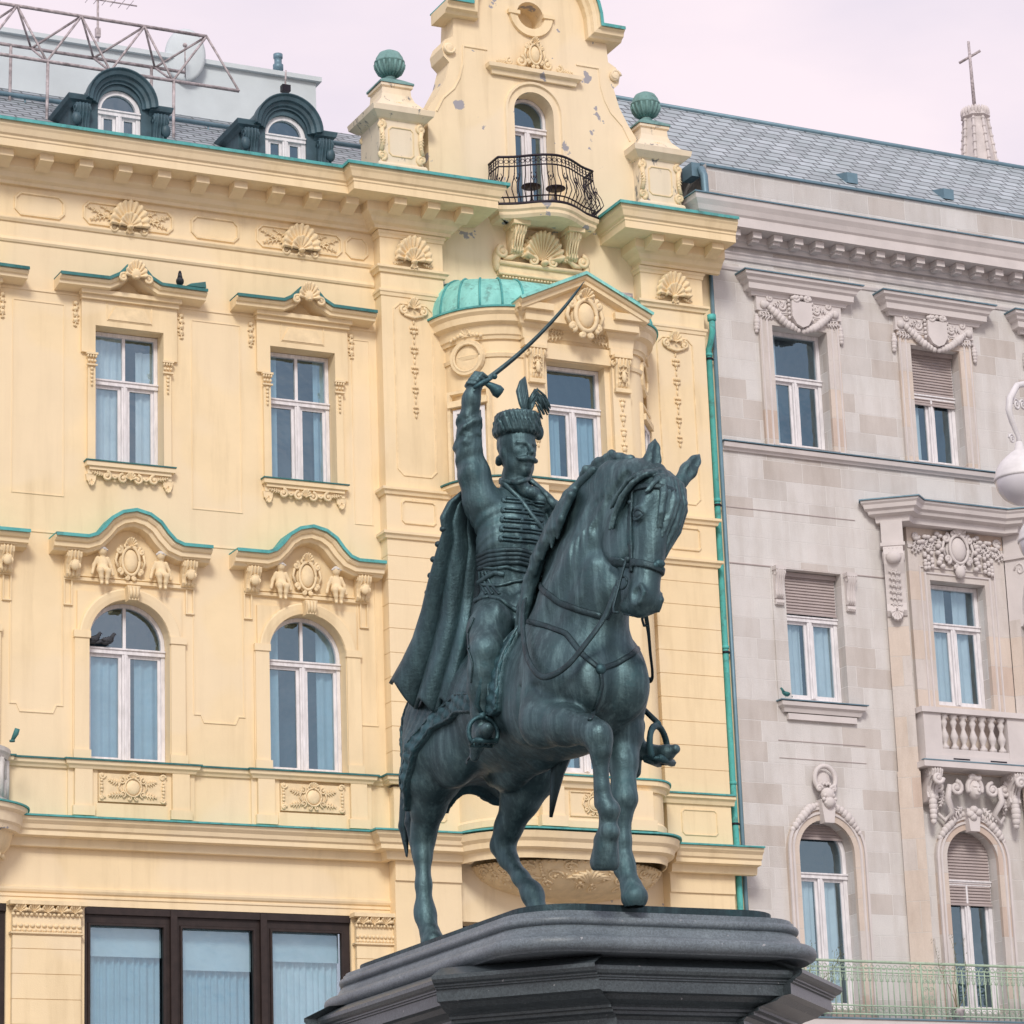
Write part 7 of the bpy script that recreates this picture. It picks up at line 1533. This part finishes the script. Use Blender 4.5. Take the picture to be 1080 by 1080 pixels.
mb = MB(); mb.tube([(0, .05, -.5), (0, -.35, -.35), (0, -.4, -.05)], .015, 5); mb.ell((0, -.4, 0), .05); mb.build('feed_arm', 'rusty', dish)
mb = MB(); mb.lathe((0, 0, 0), [(.0, 0), (.07, 0), (.07, .35), (.11, .36), (.11, .48), (.08, .50), (.08, .62), (.10, .63), (.10, .72), (0, .74)], 14); vp = mb.build('vent_pipe', 'slate_pipe'); vp.location = (22.6, 4.6, 28.6); tag(vp, 'short blue-green vent pipe standing on the rooftop wall', 'pipe')
fl = empty('floodlight', (22.35, 3.85, 28.0)); tag(fl, 'small floodlight on a bracket on the rooftop wall, right of the dish', 'floodlight')
mb = MB(); mb.tube([(0, .05, 0), (0, -.25, .12), (.02, -.25, .5)], .02, 5); mb.build('bracket', 'rusty', fl); mb = MB(); mb.box(-.10, .08, -.36, -.22, .0, .14); mb.build('lamp_head', 'iron', fl)
sl = empty('spotlight', (15.28, -1.0, 12.98)); tag(sl, 'little green spotlight on the rim of the rounded balcony, far left', 'spotlight')
mb = MB(); mb.lathe((0, 0, 0), [(0, 0), (.05, 0), (.05, .03), (0, .03)], 8); mb.build('foot', 'copper_dark', sl); mb = MB(); mb.tube([(0, 0, .02), (.05, -.05, .14), (.07, -.07, .22)], [.03, .05, .045], 8); mb.build('lamp_head', 'copper_dark', sl)
# ---- church spire far behind
CS = empty('church_spire', (86.9, 70.3, 0)); tag(CS, 'white gothic openwork spire topped by a thin gold cross, beyond the slate roof', 'spire')
mb = MB(); mb.lathe((0, 0, 0), [(0, 64.6), (.45, 64.6), (.72, 64.35), (.76, 64.1), (.60, 64.0), (.60, 63.8), (.98, 60.5), (1.5, 56), (2.2, 50), (2.4, 0)], 8, smooth=False); mb.build('spire_shaft', 'spire', CS)
mb = MB()
for k in range(8):
    a = 2*math.pi*k/8
    for j in range(30):
        z = 63.9-.45*j; r = .63+(64-z)*.115; mb.ell((r*math.cos(a), r*math.sin(a), z), (.11, .11, .10), 6, 4); 
    mb.tube([(.62*math.cos(a), .62*math.sin(a), 64), (1.0*math.cos(a), 1.0*math.sin(a), 60.5), (1.75*math.cos(a), 1.75*math.sin(a), 54)], .08, 5)
    for q in range(3): mb.ell((.66*math.cos(a+.25*q), .66*math.sin(a+.25*q), 64.35), (.10, .10, .28), 6, 4)
mb.build('crocket', 'spire', CS)
mb = MB()
for k in range(8):
    a = 2*math.pi*(k+.5)/8
    for z in (62.1, 59.8): r = (.60+(63.8-z)*.115)*math.cos(math.pi/8)+.03; c, s_ = math.cos(a), math.sin(a); mb.add([(r*c-s_*.10, r*s_+c*.10, z-.6), (r*c+s_*.10, r*s_-c*.10, z-.6), ((r-.1)*c+s_*.10, (r-.1)*s_-c*.10, z+.3), ((r-.1)*c, (r-.1)*s_, z+.55), ((r-.1)*c-s_*.10, (r-.1)*s_+c*.10, z+.3)], [(0, 1, 2, 3, 4)])
mb.build('lancet_opening', 'room', CS)
mb = MB(); mb.tube([(0, 0, 64.5), (-.05, 0, 68.35)], [.10, .07], 6); mb.tube([(-.45, .40, 67.25), (.38, -.38, 67.75)], .07, 6); mb.build('cross', 'rusty', CS)
# ---- bistro tables on the gable balcony
for i, (x, y, lab) in enumerate(((25.92, -.42, 'small round black bistro table on the gable balcony, in front of the door'), (26.42, -.50, 'small round black bistro table on the gable balcony, beside the wall'))):
    t = empty('bistro_table', (x, y, 24.38)); tag(t, lab, 'table', 'bistro tables on the gable balcony')
    mb = MB(); mb.lathe((0, 0, 0), [(0, .50), (.19, .50), (.20, .515), (.19, .53), (0, .53)], 18); mb.build('tabletop', 'iron', t)
    for k in range(3): a = 2*math.pi*k/3; mb = MB(); mb.tube([(0, 0, .50), (.02*math.cos(a), .02*math.sin(a), .25), (.15*math.cos(a), .15*math.sin(a), .0)], .012, 5); mb.build('leg', 'iron', t)
# ---- birds
def pigeon(loc, rz, lab, mat='pigeon', sc=1.):
    mb = MB(); mb.ell((0, 0, .10), (.13, .065, .07), 12, 8, Matrix.Rotation(R(-18), 3, 'Y')); mb.tube([(.07, 0, .14), (.10, 0, .19), (.125, 0, .225)], [.05, .038, .034], 8); mb.ell((.13, 0, .235), (.036, .028, .03)); mb.tube([(.155, 0, .235), (.185, 0, .225)], [.010, .003], 5)
    mb.tube([(-.09, 0, .085), (-.16, 0, .065), (-.23, 0, .045)], [.045, .035, .02], 6)
    for s in (-1, 1): mb.tube([(.01, s*.02, .06), (.02, s*.02, .0)], .006, 4); mb.ell((-.02, s*.052, .11), (.11, .022, .045), 8, 5)
    o = mb.build('pigeon', mat); o.location = loc; o.rotation_euler = (0, 0, rz); o.scale = (sc,)*3; tag(o, lab, 'bird', 'pigeons perched on the fronts'); return o
pigeon((18.62, -.30, 21.92), R(250), 'dark pigeon perched alone on the window hood, left of the crumpled flashing')
pigeon((17.10, .14, 15.075), R(10), 'left one of two dark pigeons on the transom of the arched window')
pigeon((17.36, .14, 15.075), R(5), 'right one of two dark pigeons on the transom of the arched window')
pigeon((31.33, .06, 15.02), R(190), 'small teal bird on the sill of the stone house window with a lowered blind', 'copper_dark', .75)
mb = MB(); mb.add([(-.18, -.1, 0), (.20, -.1, 0), (.2, .1, .02), (-.18, .1, .03), (-.1, -.1, .05), (.18, -.12, .11), (.2, .08, .12), (-.08, .1, .06)], [(0, 1, 5, 4), (4, 5, 6, 7), (1, 2, 6, 5), (0, 3, 7, 4), (2, 3, 7, 6)]); o = mb.build('loose_flashing', 'copper_dark'); o.location = (18.88, -.36, 21.90); tag(o, 'crumpled bit of dark copper flashing on the end of the window hood', 'metal sheet')
# ---- dry twigs growing through the iron balcony
def twig(x, n, h, lab, seed):
    r = random.Random(seed); t = empty('potted_plant', (0, 0, 0)); gx = gb.matrix_basis if False else None
    c, s_ = math.cos(R(1.24)), math.sin(R(1.24)); t.location = (30.2+x*c+.9*s_, .05+x*s_-.9*c, 8.61); t.rotation_euler = (0, 0, R(1.24)); tag(t, lab, 'plant', 'straggly plants on the iron balcony')
    mb = MB(); mb.lathe((0, 0, 0), [(0, 0), (.10, 0), (.14, .22), (.15, .24), (.12, .24), (0, .2)], 14); mb.build('pot', 'rusty', t)
    mb = MB(); lf = MB()
    for k in range(n):
        p = Vector((0, 0, .2)); d = Vector((r.uniform(-.5, .5), r.uniform(-.3, .1), 1)).normalized(); pts = [tuple(p)]
        for j in range(9):
            p = p+d*h/9; d = (d+Vector((r.uniform(-.35, .35), r.uniform(-.2, .2), r.uniform(-.25, .15)))).normalized(); pts.append(tuple(p))
            if j > 3:
                for _ in range(3):
                    q = p+Vector((r.uniform(-.06, .06), r.uniform(-.05, .05), r.uniform(-.04, .06))); lf.add([tuple(q), (q.x+.03, q.y+.01, q.z+.02), (q.x+.015, q.y-.02, q.z+.045)], [(0, 1, 2)])
        mb.tube(pts, [.008*(1-.6*i/9) for i in range(10)], 4)
    mb.build('stem', 'leaf', t); lf.build('foliage', 'leaf', t)
twig(.62, 4, 1.25, 'sparse dry plant on the iron balcony, beside the granite pedestal', 1); twig(1.05, 3, 1.2, 'wilted plant on the iron balcony below the leftmost arched window', 2); twig(4.05, 4, 1.45, 'tallest straggly plant on the iron balcony, between the arched windows', 3)
# ---- white globe street lamp at the right edge, nearer than the horseman
lp = empty('street_lamp', (15.88, -30.4, 0)); tag(lp, 'white cast-iron lamp with scrolled arms and round globes, cut off by the right edge', 'street lamp')
def W_(p): return (p[0]-15.88, p[1]+30.4, p[2])
mb = MB(); mb.lathe((0, 0, 0), [(0, 0), (.30, 0), (.30, .25), (.22, .35), (.20, .8), (.13, .95), (.10, 1.2), (.085, 4), (.12, 4.05), (.12, 4.2), (.075, 4.3), (.06, 8.9), (.10, 8.95), (.10, 9.1), (.05, 9.2), (.045, 10.3), (.09, 10.35), (.04, 10.5), (0, 10.7)], 20); mb.build('post', 'paint_white', lp)
for i, (sx, dz) in enumerate(((-1, 0), (1, 0), (0, -.62))):
    gx, gy, gz = ((15.345, -30.65, 9.22) if i == 0 else (16.42, -30.15, 9.22) if i == 1 else (15.56, -30.62, 8.70))
    px, py = gx-15.88, gy+30.4; u = Vector((px, py, 0)); L_ = u.length; u.normalize()
    def Q(a, z): return (u.x*a, u.y*a, z)
    mb = MB()
    if i < 2:
        mb.tube([Q(.05, 10.02), Q(L_*.55, 10.16), Q(L_*.92, 10.08), Q(L_*1.16, 9.93), Q(L_*1.22, 9.82), Q(L_*1.16, 9.72), Q(L_*1.0, 9.60), Q(L_*1.0, 9.50)], [.035, .03, .028, .03, .030, .024, .02, .03], 8)
        for c_, z_, r_ in ((.98, 9.90, .06), (1.20, 9.56, .045), (.80, 9.92, .05)): mb.tube([Q(L_*c_+r_*(1-k/18)*math.cos(R(40*k)), z_+r_*(1-k/18)*math.sin(R(40*k))) for k in range(15)], .011, 5)
    else: mb.tube([Q(.05, 9.3), Q(L_*.8, 9.25), Q(L_, 9.15), Q(L_, 8.98)], .025, 8)
    arm = mb.build('lamp_arm', 'paint_white', lp)
    mb = MB(); r = .235; mb.lathe((px, py, gz), [(0, r+.12), (.03, r+.10), (.045, r+.03), (.10, r-.01), (.13, r-.035)]+[(r*math.cos(R(a)), r*math.sin(R(a))) for a in range(55, 1, -6)]+[(r+.006, .012), (r+.006, -.006), (r-.002, -.01)], 28); mb.build('globe_cap', 'paint_white', lp)
    mb = MB(); mb.lathe((px, py, gz), [((r-.003)*math.cos(R(a)), (r-.003)*math.sin(R(a))) for a in range(-2, -91, -6)]+[(0, -r+.003)], 28); gl_ = mb.build('globe', 'milk', lp)
    mb = MB(); mb.box(px+.12-.03, px+.19, py-.215, py-.16, gz+.04, gz+.10) if i == 0 else None
    if i == 0: mb.build('sticker', 'red', lp)
